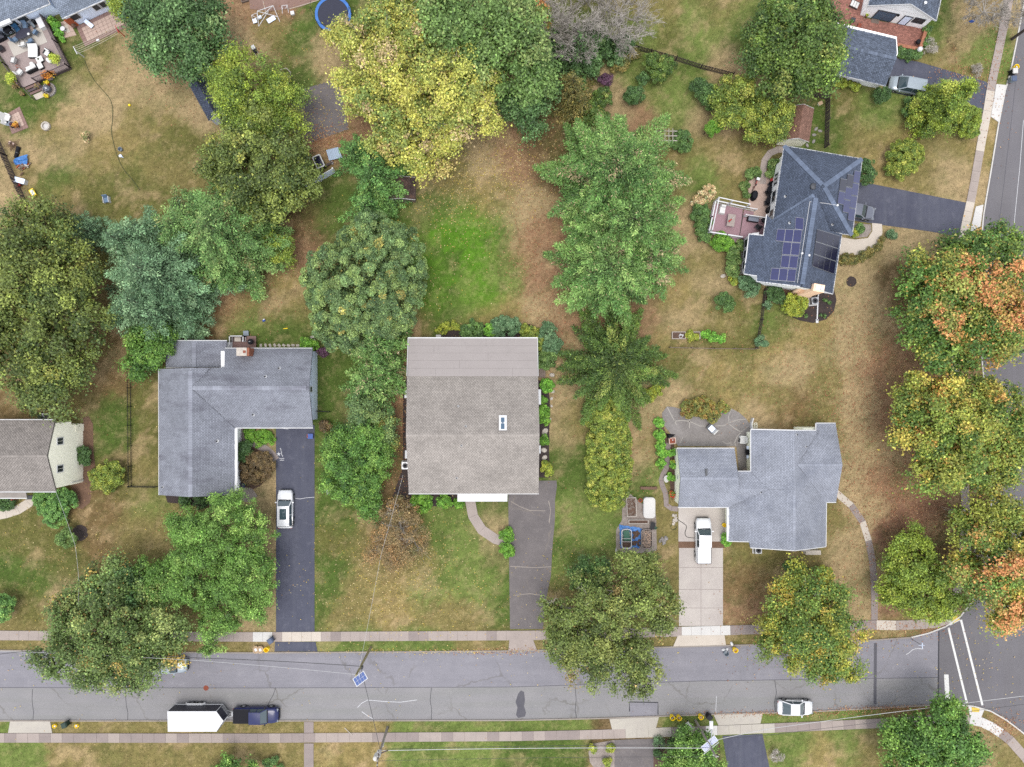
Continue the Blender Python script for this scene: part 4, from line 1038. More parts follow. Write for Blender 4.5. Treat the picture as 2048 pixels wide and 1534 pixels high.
ridge_caps(sh,onpl(bE,1632,396),onpl(bE,1604,573),M['sh_slatecap'],.55,.3,.05)
for pl,pts in((sN,[A_,B_]),(sW,[D_,A_]),(sE,[B_,C_]),(sW,[(1546,443.5),(1568,449)]),(sSE,[(1704,470.5),(1660,463)]),(bE,[(1683,471),(1665,588),(1641,582)]),(bW,[(1533,429),(1527,471),(1498,468),(1488,548),(1514,552),(1513,563),(1600,573)])):
 gutter(sh,[onpl(pl,*q)for q in pts],w=.11,h=.12)
def wl_(pts,z,d=.35):return inset([P(x,y,z)for x,y in pts],d)
walls(sh,[P(1575,303,3.6),P(1716,322,3.6),P(1697,464,3.6),P(1560,440,3.6)],3.7,'whitewall',name='wall')
w0,w1=P(1546,335,0),P(1532,441,0)
wn=(w1-w0).cross(Vector((0,0,1))).normalized();wn=wn if wn.x<0 else-wn
extr(MB(),[w0,w1,w1+Vector((0,0,3.7)),w0+Vector((0,0,3.7))],-wn*.6).build('wall',M['whitewall'],sh,rel=True)
for t,w_ in((.22,.5),(.3,.5),(.38,.5),(.62,1.5),(.93,1.0)):window(sh,w0.lerp(w1,t)+Vector((0,0,1.9))+wn*.03,wn,w_,1.4,1)
walls(sh,wl_([(1518,471),(1684,474),(1664,584),(1604,571),(1520,560),(1508,547)],ze),3.6,'whitewall')
b0,b1=P(1485,478,0),P(1479,549,0)
extr(MB(),[b0,b1,b1+Vector((0,0,3.6)),b0+Vector((0,0,3.6))],(.9,.1,0)).build('bay_wall',M['white'],sh,rel=True)
bn=(b1-b0).cross(Vector((0,0,1))).normalized();bn=bn if bn.x<0 else-bn
for t in(.2,.5,.8):window(sh,b0.lerp(b1,t)+Vector((0,0,2.0))+bn*.04,bn,1.15,1.7,1,rows=2)
g0,g1=P(1531,574,0),P(1658,592,0)
extr(MB(),[P(1515,562,3.7),P(1664,587,3.7),P(1604,573,6.0)],(0,-.1,0)).build('gable_wall',M['whitewall'],sh,rel=True)
extr(MB(),[P(1528,571,.0),P(1600,584,.0),P(1597,574,3.8),P(1514,562,3.8)],(0,.2,0)).build('lower_gable',M['whitewall'],sh,rel=True)
cx=P(1629,573,5.2)
ck=MB().box((cx.x,cx.y-.35,3.2),(1.3,.9,6.6),RAD(-10)).build('chimney',M['tanstucco'],sh,rel=True)
subpart(MB().box((cx.x-.15,cx.y-.3,6.56),(.6,.6,.12),RAD(-10)),'chimney_cap','white',ck,sh)
subpart(MB().box((cx.x+.35,cx.y-.4,6.6),(.35,.45,.2),RAD(-10)),'flue','white',ck,sh)
extr(MB(),[P(1580,590,0),P(1618,597,0),P(1642,580,4.2),P(1600,577,4.2)],(0,.25,0)).build('tan_wall',M['tanstucco'],sh,rel=True)
ds=MB();beam(ds,P(1637,590,3.4),P(1636,592,.3),.12,.12);beam(ds,P(1636,592,.12),P(1634,641,.12),.14,.1);ds.box(P(1634,642,.1),(.3,.5,.14)).build('downspout',M['white'],sh,rel=True)
k_=onpl(sW,1627,373);MB().lathe(k_-Vector((0,0,.1)),[(.42,0),(.42,.18),(.36,.26),(0,.3)],18).build('roof_fan',M['darkmetal'],sh,rel=True)
for x,y,pl in((1570.5,393,sW),(1579,446,bW),(1664.5,449,sSE)):vent_pipe(sh,pl,x,y,.08,.35)
for pts,pl in(([(1674,411),(1650,407),(1619,404),(1594,566)],bW),):
 mb=MB();mb.path([onpl(pl if x<1634 else sSE,x,y)+Vector((0,0,.1))for x,y in pts],.03,5);mb.build('conduit',M['gutter'],sh,rel=True)
for x,y,pl in((1674,411,sSE),(1603.5,507,bW),(1617.5,511,bE)):MB().lathe(onpl(pl,x,y),[(.13,0),(.13,.2),(0,.24)],10).build('junction_box',M['white'],sh,rel=True)
def panel(q,pl,material='solar'):
 """q: four roof pixels -> a framed panel on rails above the shingles, a piece of the house"""
 pts=[onpl(pl,*p)+pl[1]*.14 for p in q];c=sum(pts,Vector())/4
 fr=MB().slab([c+(p-c)*.985 for p in pts],.05).build('solar_panel',M['steel'],sh,rel=True)
 u=(pts[1]-pts[0]).normalized();n=pl[1];v=n.cross(u)
 rot=Matrix((u,v,n)).transposed()
 g=MB();loc=[rot.transposed()@((c+(p-c)*.94)-c)for p in pts]
 g.slab([l+Vector((0,0,.012))for l in loc],.03)
 o=g.build('cell_glass',M[material],fr)
 o.matrix_local=Matrix.Translation(c+n*.006-Vector(sh['org']))@rot.to_4x4()
def pgrid(c00,c10,c11,c01,nu,nv,pl,material='solar',skip=()):
 def L(a,b,t):return(a[0]+(b[0]-a[0])*t,a[1]+(b[1]-a[1])*t)
 for j in range(nv):
  for i in range(nu):
   if(i,j)in skip:continue
   q=[]
   for(du,dv)in((0,0),(1,0),(1,1),(0,1)):
    a,b=L(c00,c10,(i+du)/nu),L(c01,c11,(i+du)/nu);q.append(L(a,b,(j+dv)/nv))
   panel(q,pl,material)
pgrid((1589.5,458.5),(1606.5,461),(1607.5,436.5),(1591,434.5),1,1,bW)
pgrid((1551,482.5),(1601.5,486),(1604.5,460),(1554.5,458),3,1,bW);pgrid((1563.5,509.5),(1598,511.5),(1601,486.5),(1566.5,484),2,1,bW)
pgrid((1560.5,535),(1593.5,537.5),(1597,512.5),(1563.5,510.5),2,1,bW);pgrid((1539.5,560.5),(1590,564),(1593,538.5),(1543,536),3,1,bW)
pgrid((1622.5,532.5),(1666,548.5),(1678.5,472),(1633,458.5),4,3,bE,'solardark')
for i in range(4):pgrid((1703.8-i*3.55,365+i*25),(1716.7-i*3.55,368+i*25),(1720-i*3.55,343.5+i*25),(1707-i*3.55,341+i*25),1,1,sE)
for i in range(3):pgrid((1690.3-i*3.6,373+i*25.4),(1702.8-i*3.6,376+i*25.4),(1706-i*3.6,351+i*25.4),(1693.5-i*3.6,348.5+i*25.4),1,1,sE,'solardark' if i==0 else 'solar')
for i in range(2):pgrid((1676.3-i*3.5,381.5+i*25.6),(1688.8-i*3.5,384.5+i*25.6),(1692-i*3.5,359.5+i*25.6),(1679.5-i*3.5,357+i*25.6),1,1,sE,'solardark' if i==0 else 'solar')
# ------------------------------------------------------------------ 6 the white house and garage at the top right
SG=pc(112,122,140)
M['sh_sg']=shingle_mat('steel_grey_shingle',SG,.3)
M['dk_sg']=mat('steel_underlay',dark(SG,.5),.95)
wh=thing('white_gabled_house','white gabled house with steel grey roof at the top edge','house',tuple(P(1790,0,0)))
ux=(P(1843,58,0)-P(1720,31,0)).normalized();uy=Vector((-ux.y,ux.x,0))
G0,G1=P(1720,31,0),P(1843,58,0);gm=G0.lerp(G1,.49);Lw=(G1-G0).length
zE,zR=2.9,4.9
wb=[G0,G1,G1+uy*9,G0+uy*9]
walls(wh,wb,2.75,'whitewall')
front=-uy
extr(MB(),[G0+Vector((0,0,2.7)),G1+Vector((0,0,2.7)),G1+Vector((0,0,zE-.1)),gm+Vector((0,0,zR-.15)),G0+Vector((0,0,zE-.1))],uy*.1).build('gable_wall',M['whitewall'],wh,rel=True)
ov=.3
eL0,eR0,rd0=G0-ux*ov+front*ov+Vector((0,0,zE-.12)),G1+ux*ov+front*ov+Vector((0,0,zE-.12)),gm+front*ov+Vector((0,0,zR))
def slope3(house,pts,smat,deck,th=.18):
 n=(pts[1]-pts[0]).cross(pts[2]-pts[0]).normalized();n=n if n.z>0 else-n
 o=MB().slab([p-Vector((0,0,.004))for p in pts],th).build('roof_slope',deck,house,rel=True)
 a=sum(pts[i].x*pts[(i+1)%len(pts)].y-pts[(i+1)%len(pts)].x*pts[i].y for i in range(len(pts)))
 shingle_field('shingles',pts if a>0 else pts[::-1],n,smat,o)
 return o
slope3(wh,[eL0,rd0,rd0+uy*9,eL0+uy*9],M['sh_sg'],M['dk_sg']);slope3(wh,[rd0,eR0,eR0+uy*9,rd0+uy*9],M['sh_sg'],M['dk_sg'])
gutter(wh,[eL0,rd0,eR0],w=.06,h=.2,dz=-.06,name='fascia');gutter(wh,[eR0,eR0+uy*9]);gutter(wh,[eL0,eL0+uy*9])
MB().lathe(rd0.lerp(eR0,.45)+uy*1.0,[(.12,-.1),(.12,.3),(.2,.34),(0,.42)],10).build('vent_pipe',M['white'],wh,rel=True)
window(wh,G0.lerp(G1,.33)+Vector((0,0,1.05))+front*.04,front,2.5,2.0,2,frame='darkmetal',glass='skyglass',name='sliding_door')
window(wh,G0.lerp(G1,.66)+Vector((0,0,1.05))+front*.04,front,1.1,2.05,1,frame='darkmetal',glass='bluegrey',name='door')
window(wh,G0.lerp(G1,.84)+Vector((0,0,1.6))+front*.04,front,1.4,1.1,2,frame='darkmetal',name='window')
lp=G0.lerp(G1,.5)+Vector((0,0,1.9))+front*.08;MB().box(lp,(.16,.16,.3)).lathe(lp-Vector((0,0,.12)),[(.14,0),(.05,.1)],10).build('wall_lamp',M['black'],wh,rel=True)
tag(bpy.data.objects.get('patio_bricks'),'bed of the red brick patio behind the white gabled house')
pbx=bpy.data.objects['patio_bricks']
PB=[(1745,-30),(1726,36),(1850,58),(1851,60),(1838,101),(1790,91),(1690,57),(1672,40),(1658,-30)]
def pip(x,y,poly):
 c=False;n=len(poly)
 for i in range(n):
  (a,b),(d,e)=poly[i],poly[(i+1)%n]
  if(b>y)!=(e>y)and x<(d-a)*(y-b)/(e-b)+a:c=not c
 return c
brk=MB();org_=P(1770,60,.05)
for i in range(-45,40):
 for j in range(-40,70):
  p=org_+ux*(i*.23+(j%2)*.115)+uy*(j*.115)
  px_,py_=p.x*F/(H-.05)+1024,767-p.y*F/(H-.05)
  if py_>-8 and pip(px_,py_,PB):brk.box(p+Vector((0,0,random.uniform(-.006,.006))),(.21,.1,.06),math.atan2(ux.y,ux.x))
bo=brk.build('bricks',M['brick'],pbx);bo['kind']='stuff'
bwl=thing('brick_garden_wall','low red brick wall edging the patio corner with a white ball on it','wall',tuple(P(1838,100,0)))
for(x0,y0,x1,y1)in((1852,56,1838,100),(1838,100,1793,91)):
 a,b=P(x0,y0,.45),P(x1,y1,.45);mb=MB();beam(mb,Vector((a.x,a.y,.3)),Vector((b.x,b.y,.3)),.3,.7);mb.build('wall_body',M['brickwall'],bwl,rel=True)
 n_=int((b-a).length/.16)
 for i in range(n_):
  m_=MB();c=a.lerp(b,(i+.5)/n_);d=(b-a).normalized();s=Vector((-d.y,d.x,0))
  beam(m_,Vector((c.x,c.y,.68))-s*.2,Vector((c.x,c.y,.68))+s*.2,.14,.07);m_.build('coping_brick',M['brickwall'],bwl,rel=True)
p=P(1838,100,.8);MB().lathe((p.x,p.y,.72),[(.08,0),(.26,.1),(.32,.3),(.25,.5),(0,.6)],18).build('globe',M['white'],bwl,rel=True)
ga=thing('white_garage','white garage with steel grey gable roof beside the parked minivan','garage',tuple(P(1730,120,0)))
a1,a2,a3=P(1791,78,2.7),P(1793,117,4.2),P(1771,172,2.7)
dv=(P(1699,56,2.7)-a1).normalized();Lg=9.5
slope3(ga,[a1,a2,a2+dv*Lg,a1+dv*Lg],M['sh_sg'],M['dk_sg']);slope3(ga,[a2,a3,a3+dv*Lg,a2+dv*Lg],M['sh_sg'],M['dk_sg'])
ridge_caps(ga,a2,a2+dv*Lg,M['sh_sg'],.4,.3,.03)
gutter(ga,[a1,a1+dv*Lg]);gutter(ga,[a3,a3+dv*Lg],w=.08)
gb=[P(1753,177,0),P(1753,177,0)+dv*(Lg-1)]
nn_=Vector((dv.y,-dv.x,0));nn_=nn_ if nn_.y>0 else-nn_
walls(ga,[gb[0],gb[0]+nn_*5.6,gb[1]+nn_*5.6,gb[1]],2.5,'whitewall')
extr(MB(),[gb[0]+Vector((0,0,2.4)),gb[0]+nn_*5.6+Vector((0,0,2.4)),gb[0]+nn_*2.8+Vector((0,0,3.9))],dv*.1).build('gable_wall',M['whitewall'],ga,rel=True)
# ------------------------------------------------------------------ 7 the house with the big deck at the top left
BG=pc(146,156,172)
M['sh_bg']=shingle_mat('blue_grey_shingle',BG,.2)
M['dk_bg']=mat('blue_underlay',dark(BG,.55),.95)
th_=thing('corner_house','blue grey roofed white house at the top left with rear deck','house',tuple(P(90,20,0)))
ba0,ba1=P(-40,95,0),P(122,26,0);bd0,bd1=P(150,53,0),P(262,3,0)
for(p,q,dz,wid)in((ba0,ba1,0,7.0),(bd0,bd1,0,7.0)):
 u=(q-p).normalized();n=Vector((-u.y,u.x,0))
 walls(th_,[p,q,q+n*wid,p+n*wid],2.6,'bluegrey')
 e0,e1=p-n*.4-u*.1+Vector((0,0,2.75)),q-n*.4+u*.25+Vector((0,0,2.75))
 r0,r1=e0+n*4+Vector((0,0,1.5)),e1+n*4+Vector((0,0,1.5))
 slope3(th_,[e0,e1,r1,r0],M['sh_bg'],M['dk_bg']);slope3(th_,[r0,r1,r1+n*4-Vector((0,0,1.5)),r0+n*4-Vector((0,0,1.5))],M['sh_bg'],M['dk_bg'])
 gutter(th_,[e0,e1],w=.14)
 gutter(th_,[e1,r1],w=.05,h=.2,dz=-.06,name='fascia')
u=(ba1-ba0).normalized();fn=Vector((u.y,-u.x,0))
for t,w_ in((.43,1.1),(.52,1.1),(.64,1.3)):window(th_,ba0.lerp(ba1,t)+Vector((0,0,1.6))+fn*.04,fn,w_,1.2,1)
ab=MB();beam(ab,ba0.lerp(ba1,.15)+fn*.55+Vector((0,0,2.95)),ba0.lerp(ba1,.56)+fn*.55+Vector((0,0,2.95)),.5,.3);ab.build('rolled_awning',M['white'],th_,rel=True)
u2=(bd1-bd0).normalized();fn2=Vector((u2.y,-u2.x,0))
for t,w_ in((.14,1.2),(.52,1.0),(.62,1.0)):window(th_,bd0.lerp(bd1,t)+Vector((0,0,1.6))+fn2*.04,fn2,w_,1.2,1)
MB().box(bd0+u2*.15+Vector((0,0,.9))+fn2*.05,(.9,.12,1.9),math.atan2(u2.y,u2.x)).build('door',M['orange'],th_,rel=True)
def shed(name,label,cat,corners,ze,zr,along,wallmat,smat,dmat,ov=.15):
 """small gabled shed: corners = four base pixels in order; along = 0/1 picks the ridge direction"""
 c=[P(x,y,0)for x,y in corners];t=thing(name,label,cat,tuple(sum(c,Vector())/4))
 if along:c=c[1:]+c[:1]
 walls(t,c,ze,wallmat)
 up=Vector((0,0,1));u=(c[1]-c[0]).normalized();n=(c[3]-c[0]).normalized();W_=(c[3]-c[0]).length
 m0,m1=(c[0]+c[3])/2,(c[1]+c[2])/2
 for s,e in((m0,(c[0],c[3])),(m1,(c[1],c[2]))):
  extr(MB(),[e[0]+up*(ze-.1),e[1]+up*(ze-.1),e[1]+up*ze,s+up*(zr-.12),e[0]+up*ze],(u*.06 if s is m0 else u*-.06)).build('gable_wall',M[wallmat],t,rel=True)
 r0,r1=m0-u*ov+up*zr,m1+u*ov+up*zr
 for k,(a,b)in((-1,(c[0],c[1])),(1,(c[3],c[2]))):
  e0,e1=a-u*ov+n*(k*ov)+up*(ze-.05),b+u*ov+n*(k*ov)+up*(ze-.05)
  slope3(t,[e0,e1,r1,r0],smat,dmat,.1)
  gutter(t,[e0,r0],w=.05,h=.12,dz=-.03,name='fascia');gutter(t,[e1,r1],w=.05,h=.12,dz=-.03,name='fascia')
 return t
M['sh_navy']=shingle_mat('navy_shingle',pc(84,92,112),.25);M['dk_navy']=mat('navy_underlay',dark(pc(84,92,112)),.9)
M['sh_dkbr']=shingle_mat('dark_brown_shingle',pc(92,76,72),.4,stain=(pc(160,118,92),(1.5,1.5,1.5),.7));M['dk_dkbr']=mat('brown_roof_underlay',dark(pc(92,76,72)),.9)
M['sh_rbr']=shingle_mat('red_brown_shingle',pc(160,122,106),.22);M['dk_rbr']=mat('red_brown_underlay',dark(pc(160,122,106)),.9)
s1=shed('garden_shed','pale blue garden shed with navy roof under the yellow green tree','shed',[(434,251),(397,184),(428,170),(462,238)],2.2,3.1,0,'bluegrey',M['sh_navy'],M['dk_navy'])
s2=shed('garden_shed','small shed with leaf strewn dark roof beside the hemlock','shed',[(778,405),(832,405),(832,366),(778,366)],2.0,2.7,1,'wood',M['sh_dkbr'],M['dk_dkbr'])
s3=shed('garden_shed','beige shed with reddish brown gable roof beside the fence','shed',[(1552,290),(1602,293),(1611,232),(1562,229)],2.2,3.3,1,'cream',M['sh_rbr'],M['dk_rbr'])
# ------------------------------------------------------------------ vegetation
KF=1.0
def pal(*cols):
 """(r, g, b, weight) tones of sunlit leaves"""
 c=np.array([[lin(v)*.84/KF for v in q[:3]]for q in cols]);w=np.array([q[3]for q in cols],float)
 return c,w/w.sum()
PAL={'dark':pal((88,120,70,3),(102,134,80,2),(70,100,56,2.4),(124,148,92,.4)),'mid':pal((104,132,70,3),(120,148,80,2),(86,114,58,2),(140,158,92,.6)),'holly':pal((108,134,82,3),(132,154,88,2),(86,112,70,2),(170,160,84,.25)),'yellowmaple':pal((196,192,92,3),(172,176,84,3),(146,158,78,2.4),(208,188,116,.8),(118,138,70,1.4),(188,166,122,.6)),'lime':pal((142,160,58,3),(122,144,58,3),(102,126,54,2),(164,172,72,1)),'bluepine':pal((112,144,104,3),(96,128,92,3),(134,162,118,1.5),(76,106,74,1)),'greenpine':pal((114,148,82,3),(98,134,72,3),(136,164,94,1.5),(146,146,92,.7),(80,112,60,1)),'spruce':pal((118,152,80,3),(100,138,70,3),(144,172,96,1.3),(178,158,122,.7),(80,116,58,2)),'olive':pal((112,126,62,3),(134,146,70,2),(92,108,54,2.6),(156,158,76,.5),(78,96,48,1.4)),'hemlock':pal((86,112,50,3),(108,132,58,2),(66,90,42,2.4),(138,148,74,.6)),'greenhem':pal((100,142,74,3),(122,164,86,2),(80,120,60,2),(142,176,88,.7)),'weep':pal((134,124,66,3),(112,112,62,3),(150,134,78,1.5),(92,98,52,2)),'maple':pal((96,130,58,3.4),(122,146,64,2.2),(152,152,68,1.2),(194,150,82,.5),(80,112,50,2)),'mapleo':pal((206,142,90,2.4),(190,156,86,2),(146,152,74,1.6),(108,134,62,1.5)),'mapley':pal((152,158,68,3),(130,146,64,3),(186,170,78,1.3),(198,152,78,.6),(104,130,56,2),(88,116,50,1)),'mixed':pal((112,134,72,3),(92,114,58,3),(140,152,86,1.6),(180,154,82,.5),(78,98,50,1.6)),'yellowoak':pal((118,140,62,3),(160,162,66,1.8),(192,170,74,1.1),(94,122,54,2.8)),'bright':pal((104,142,62,3),(126,162,76,2),(84,118,52,2.4),(146,176,88,.7)),'oak':pal((122,136,68,3),(102,118,58,3),(144,152,80,1.4),(158,136,84,.3),(84,100,50,1.2)),'greenmaple':pal((104,142,62,3),(84,122,54,3),(126,160,72,1.5),(66,100,46,1)),'rust':pal((150,128,88,3),(132,116,82,2),(166,130,84,1.5),(116,112,70,1.4)),'brown':pal((116,96,66,3),(98,84,58,3),(132,112,72,1)),'hedge':pal((150,160,66,3),(124,142,60,3),(98,120,52,2.4),(178,178,84,.8)),'vivid':pal((112,158,54,3),(96,142,50,3),(134,174,68,1)),'shrub':pal((92,124,66,3),(108,140,74,2),(76,106,58,2)),'yew':pal((76,106,58,3),(90,122,66,2),(62,90,50,2)),'blue':pal((100,132,92,3),(86,118,80,2),(118,146,104,1)),'golden':pal((170,176,66,3),(146,160,62,2),(128,148,58,1.5)),'autumn':pal((150,142,72,2.4),(126,128,66,2.4),(166,134,68,1.2),(146,108,60,.6),(104,118,60,1)),'hydrangea':pal((226,196,150,3),(206,176,130,2),(120,136,76,1)),'purple':pal((96,64,86,3),(80,54,70,2)),'mum':pal((232,196,40,3),(240,210,60,1)),'orangeflower':pal((222,132,52,3),(236,166,60,1.5),(150,96,48,1)),'fern':pal((186,200,74,3),(160,178,64,2)),'redflower':pal((206,70,48,3),(110,140,60,2)),'herb':pal((124,180,66,3),(104,160,60,3),(150,196,80,1.2),(90,140,60,1)),'dead':pal((176,168,158,3),(150,142,134,2)),}
def leaf_quads(pos,nrm,size,aspect,col,tang=None):
 n=len(pos)
 if tang is None:
  r=RNG.normal(size=(n,3));t=np.cross(nrm,r)
 else:t=tang-nrm*(tang*nrm).sum(1,keepdims=True)
 t/=np.linalg.norm(t,axis=1,keepdims=True)+1e-9
 b=np.cross(nrm,t)
 h=(size*.5)[:,None];w=(size*.5*aspect)[:,None]
 fold=nrm*(size*.12)[:,None]
 V=np.stack([pos+t*h*1.2,pos+b*w*1.25-t*h*.8+fold,pos-b*w*1.25-t*h*.8+fold],1).reshape(-1,3)
 Fq=np.arange(n*3).reshape(n,3)
 C=np.repeat(col,3,0)
 return V,Fq,C
def unit(n,zlo=-1.0,zhi=1.0):
 z=RNG.uniform(zlo,zhi,n);a=RNG.uniform(0,2*PI,n);r=np.sqrt(np.maximum(1-z*z,0))
 return np.stack([r*np.cos(a),r*np.sin(a),z],1)
def pick(palette,n):
 c,w=PAL[palette]
 return c[RNG.choice(len(c),n,p=w)]
def crown_leaves(lobes,palette,clump=1.0,leaf=.34,dens=1.0,cover=1.0,aspect=.72,low=-.25,rough=.22,fill=True,cvar=.5,fuzz=1.0):
 leaf*=.78;low=max(low,-.05)
 """lobes (x, y, z, rx, ry, rz): clumps of leaves sit over the outer shell of the lobes, larger shaded leaves fill the inside"""
 P_,N_,S_,C_=[],[],[],[]
 for li,(x,y,z,rx,ry,rz)in enumerate(lobes):
  rm=(rx+ry)/2;cl=min(clump,rm*.55)
  area=2*PI*rm*(rm+2*rz)/3*(1-low*.5)
  n=max(int(dens*area/(cl*cl*2.3)),5)
  d=unit(n,low,1.0)
  ang=np.arctan2(d[:,1],d[:,0]);ph=RNG.uniform(0,2*PI,4)
  wob=1+rough*.45*(np.sin(3*ang+ph[0])*.6+np.sin(5*ang+ph[1]+2*d[:,2])*.6+np.sin(8*ang+ph[2])*.4)
  rr=wob*(1-RNG.random(n)**1.7*(.2+.22*fuzz))-.42*cl/rm
  c=np.array([x,y,z])+d*np.array([rx,ry,rz])*rr[:,None]
  keep=np.ones(n,bool)
  for lj,(x2,y2,z2,a2,b2,c2)in enumerate(lobes):
   if lj!=li:
    q=((c-np.array([x2,y2,z2]))/(np.array([a2,b2,c2])*.8));keep&=(q**2).sum(1)>.75
  keep&=c[:,2]>.25
  c,d=c[keep],d[keep];n=len(c)
  if n==0:continue
  cr=cl*(RNG.lognormal(0,.36,n).clip(.42,1.8)if fuzz>.5 else RNG.uniform(.65,1.25,n));ax=RNG.normal(size=(n,3))*np.array([1,1,.35])+d*.8;ax/=np.linalg.norm(ax,axis=1,keepdims=True);sx_=RNG.uniform(.1,.8,n)*fuzz
  m=np.maximum((2.6*PI*cr**2*cover/(leaf*leaf*.5*aspect)*.6).astype(int),6)
  ci=np.repeat(np.arange(n),m);tot=len(ci)
  e=unit(tot,-.35,1.0)
  e+=d[ci]*.55;e/=np.linalg.norm(e,axis=1,keepdims=True)
  pr=cr[ci]*((RNG.random(tot)**.5*RNG.lognormal(0,.22,tot))if fuzz>.5 else(1-RNG.random(tot)**2.5*.55))
  pos=e*pr[:,None];pos=c[ci]+pos+ax[ci]*((pos*ax[ci]).sum(1)*sx_[ci])[:,None]
  pos[:,2]-=.12*fuzz*((pos[:,:2]-c[ci][:,:2])**2).sum(1)/np.maximum(cr[ci],.2)
  nr=e*.7+RNG.normal(size=(tot,3))*.5+np.array([0,0,.45]);nr/=np.linalg.norm(nr,axis=1,keepdims=True)
  cc=pick(palette,n)*RNG.lognormal(0,.18*cvar*2,(n,1))
  mixw=RNG.random((tot,1))<.25
  lc=np.where(mixw,pick(palette,tot),cc[ci])*RNG.lognormal(0,.32,(tot,1))
  P_.append(pos);N_.append(nr);S_.append(leaf*RNG.uniform(.65,1.35,tot));C_.append(lc)
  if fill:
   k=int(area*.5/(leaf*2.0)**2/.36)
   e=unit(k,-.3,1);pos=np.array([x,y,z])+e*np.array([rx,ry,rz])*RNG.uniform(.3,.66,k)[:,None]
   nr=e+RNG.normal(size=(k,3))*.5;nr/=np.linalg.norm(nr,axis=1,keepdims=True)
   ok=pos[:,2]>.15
   P_.append(pos[ok]);N_.append(nr[ok]);S_.append(leaf*1.9*RNG.uniform(.7,1.3,ok.sum()));C_.append(pick(palette,ok.sum())*.8)  # inner leaves coloured darker: shade of the crown gaps put into the colour
 pos=np.concatenate(P_);pos[:,2]=np.maximum(pos[:,2],.06)
 return pos,np.concatenate(N_),np.concatenate(S_),np.concatenate(C_),aspect
def bough_leaves(x,y,zlo,zhi,R,palette,nb=9,tiers=14,leaf=.4,aspect=.34,droop=.12,lift=.2,pw=.85,cover=1.0,puff=.12,ell=(1,1),tipcol=None,width=.42,rv=.16):
 """whorls of flat boughs round a stem, each a pointed frond of sprays"""
 P_,N_,S_,C_,T_=[],[],[],[],[];leaf*=.79
 for i in range(tiers):
  f=i/max(tiers-1,1);z0=zlo+(zhi-zlo)*f
  L0=R*max(1-f,.0)**pw+.25
  k=max(int(nb*(1-.45*f)),4);a0=RNG.uniform(0,2*PI)
  for j in range(k):
   a=a0+2*PI*j/k+RNG.normal(0,.12);L=L0*(1+RNG.normal(0,rv))
   d=np.array([math.cos(a)*ell[0],math.sin(a)*ell[1],0]);pz=np.array([-math.sin(a),math.cos(a),0])
   W=width*L
   n=max(int(L*W*1.0*cover/(leaf*leaf*.5*aspect)*.55),8)
   s=RNG.beta(1.6,1.15,n);side=RNG.uniform(-1,1,n)
   wd=W*np.minimum(1.0-s,.35+s*.9)**.8+.1
   off=side*wd
   el=lift*(1-f*.2)*s*L-droop*L*s**2*1.6-.25*np.abs(off)
   pos=np.array([x,y,z0])+d*(s*L)[:,None]+pz*off[:,None]
   pos[:,2]+=el
   pos+=RNG.normal(size=(n,3))*puff
   nr=np.array([0,0,.9])+RNG.normal(size=(n,3))*.55+d*.2;nr/=np.linalg.norm(nr,axis=1,keepdims=True)
   tg=d*.9+pz*np.sign(side)[:,None]*.8+RNG.normal(size=(n,3))*.25
   bc=pick(palette,1)*RNG.lognormal(0,.22)
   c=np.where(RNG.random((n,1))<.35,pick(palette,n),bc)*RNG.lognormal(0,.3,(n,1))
   c=c*(.42+.8*s[:,None])  # painted bough shading: colour darkened towards the stem, brightened at the tip
   if tipcol is not None:
    t=(s>.8)&(RNG.random(n)<.5);c[t]=pick(tipcol,int(t.sum()))
   P_.append(pos);N_.append(nr);S_.append(leaf*RNG.uniform(.7,1.3,n));C_.append(c);T_.append(tg)
 pos=np.concatenate(P_);pos[:,2]=np.maximum(pos[:,2],.08)
 return pos,np.concatenate(N_),np.concatenate(S_),np.concatenate(C_),aspect,np.concatenate(T_)
def leaf_object(name,parts,parent):
 V,Fq,C,o=[],[],[],0
 for p in parts:
  v,f,c=leaf_quads(p[0],p[1],p[2],p[4],np.clip(p[3],.004,.75),p[5]if len(p)>5 else None)
  V.append(v);Fq.append(f+o);C.append(c);o+=len(v)
 return np_mesh(name,np.concatenate(V),np.concatenate(Fq),M['leaf'],np.concatenate(C),parent,parent['org'])
def branch(mb,p,d,L,r,depth,spread=.6,up=.15,n=4,seg=3,kids=3):
 """a limb that forks again and again"""
 p=Vector(p);d=Vector(d).normalized()
 for i in range(seg):
  q=p+d*(L/seg);r2=r*.82
  mb.tube(p,q,max(r,.022),max(r2,.02),n,cap=False)
  p,r=q,r2
  d=(d+Vector((random.gauss(0,.18),random.gauss(0,.18),random.gauss(up*.4,.12)))).normalized()
  if depth>0 and i>0 or depth>0 and i==seg-1:
   for k in range(kids-1 if i<seg-1 else kids):
    dd=(d+Vector((random.gauss(0,spread),random.gauss(0,spread),random.gauss(up,spread*.6)))).normalized()
    branch(mb,p,dd,L*random.uniform(.5,.75),r*.62,depth-1,spread,up,3,seg,kids)
VEG=[]
def lobe_world(q):
 """(px, py, r px, top z[, flatness]) -> ellipsoid lobe in the place"""
 px,py,rp,zt=q[:4];fl=q[4]if len(q)>4 else .8
 r0=rp*H/F
 rz=min(r0*fl,zt*.62);zc=zt-rz
 c=P(px,py,zc+rz*.35);r=rp*(H-zc)/F
 return(c.x,c.y,zc,r,r,rz)
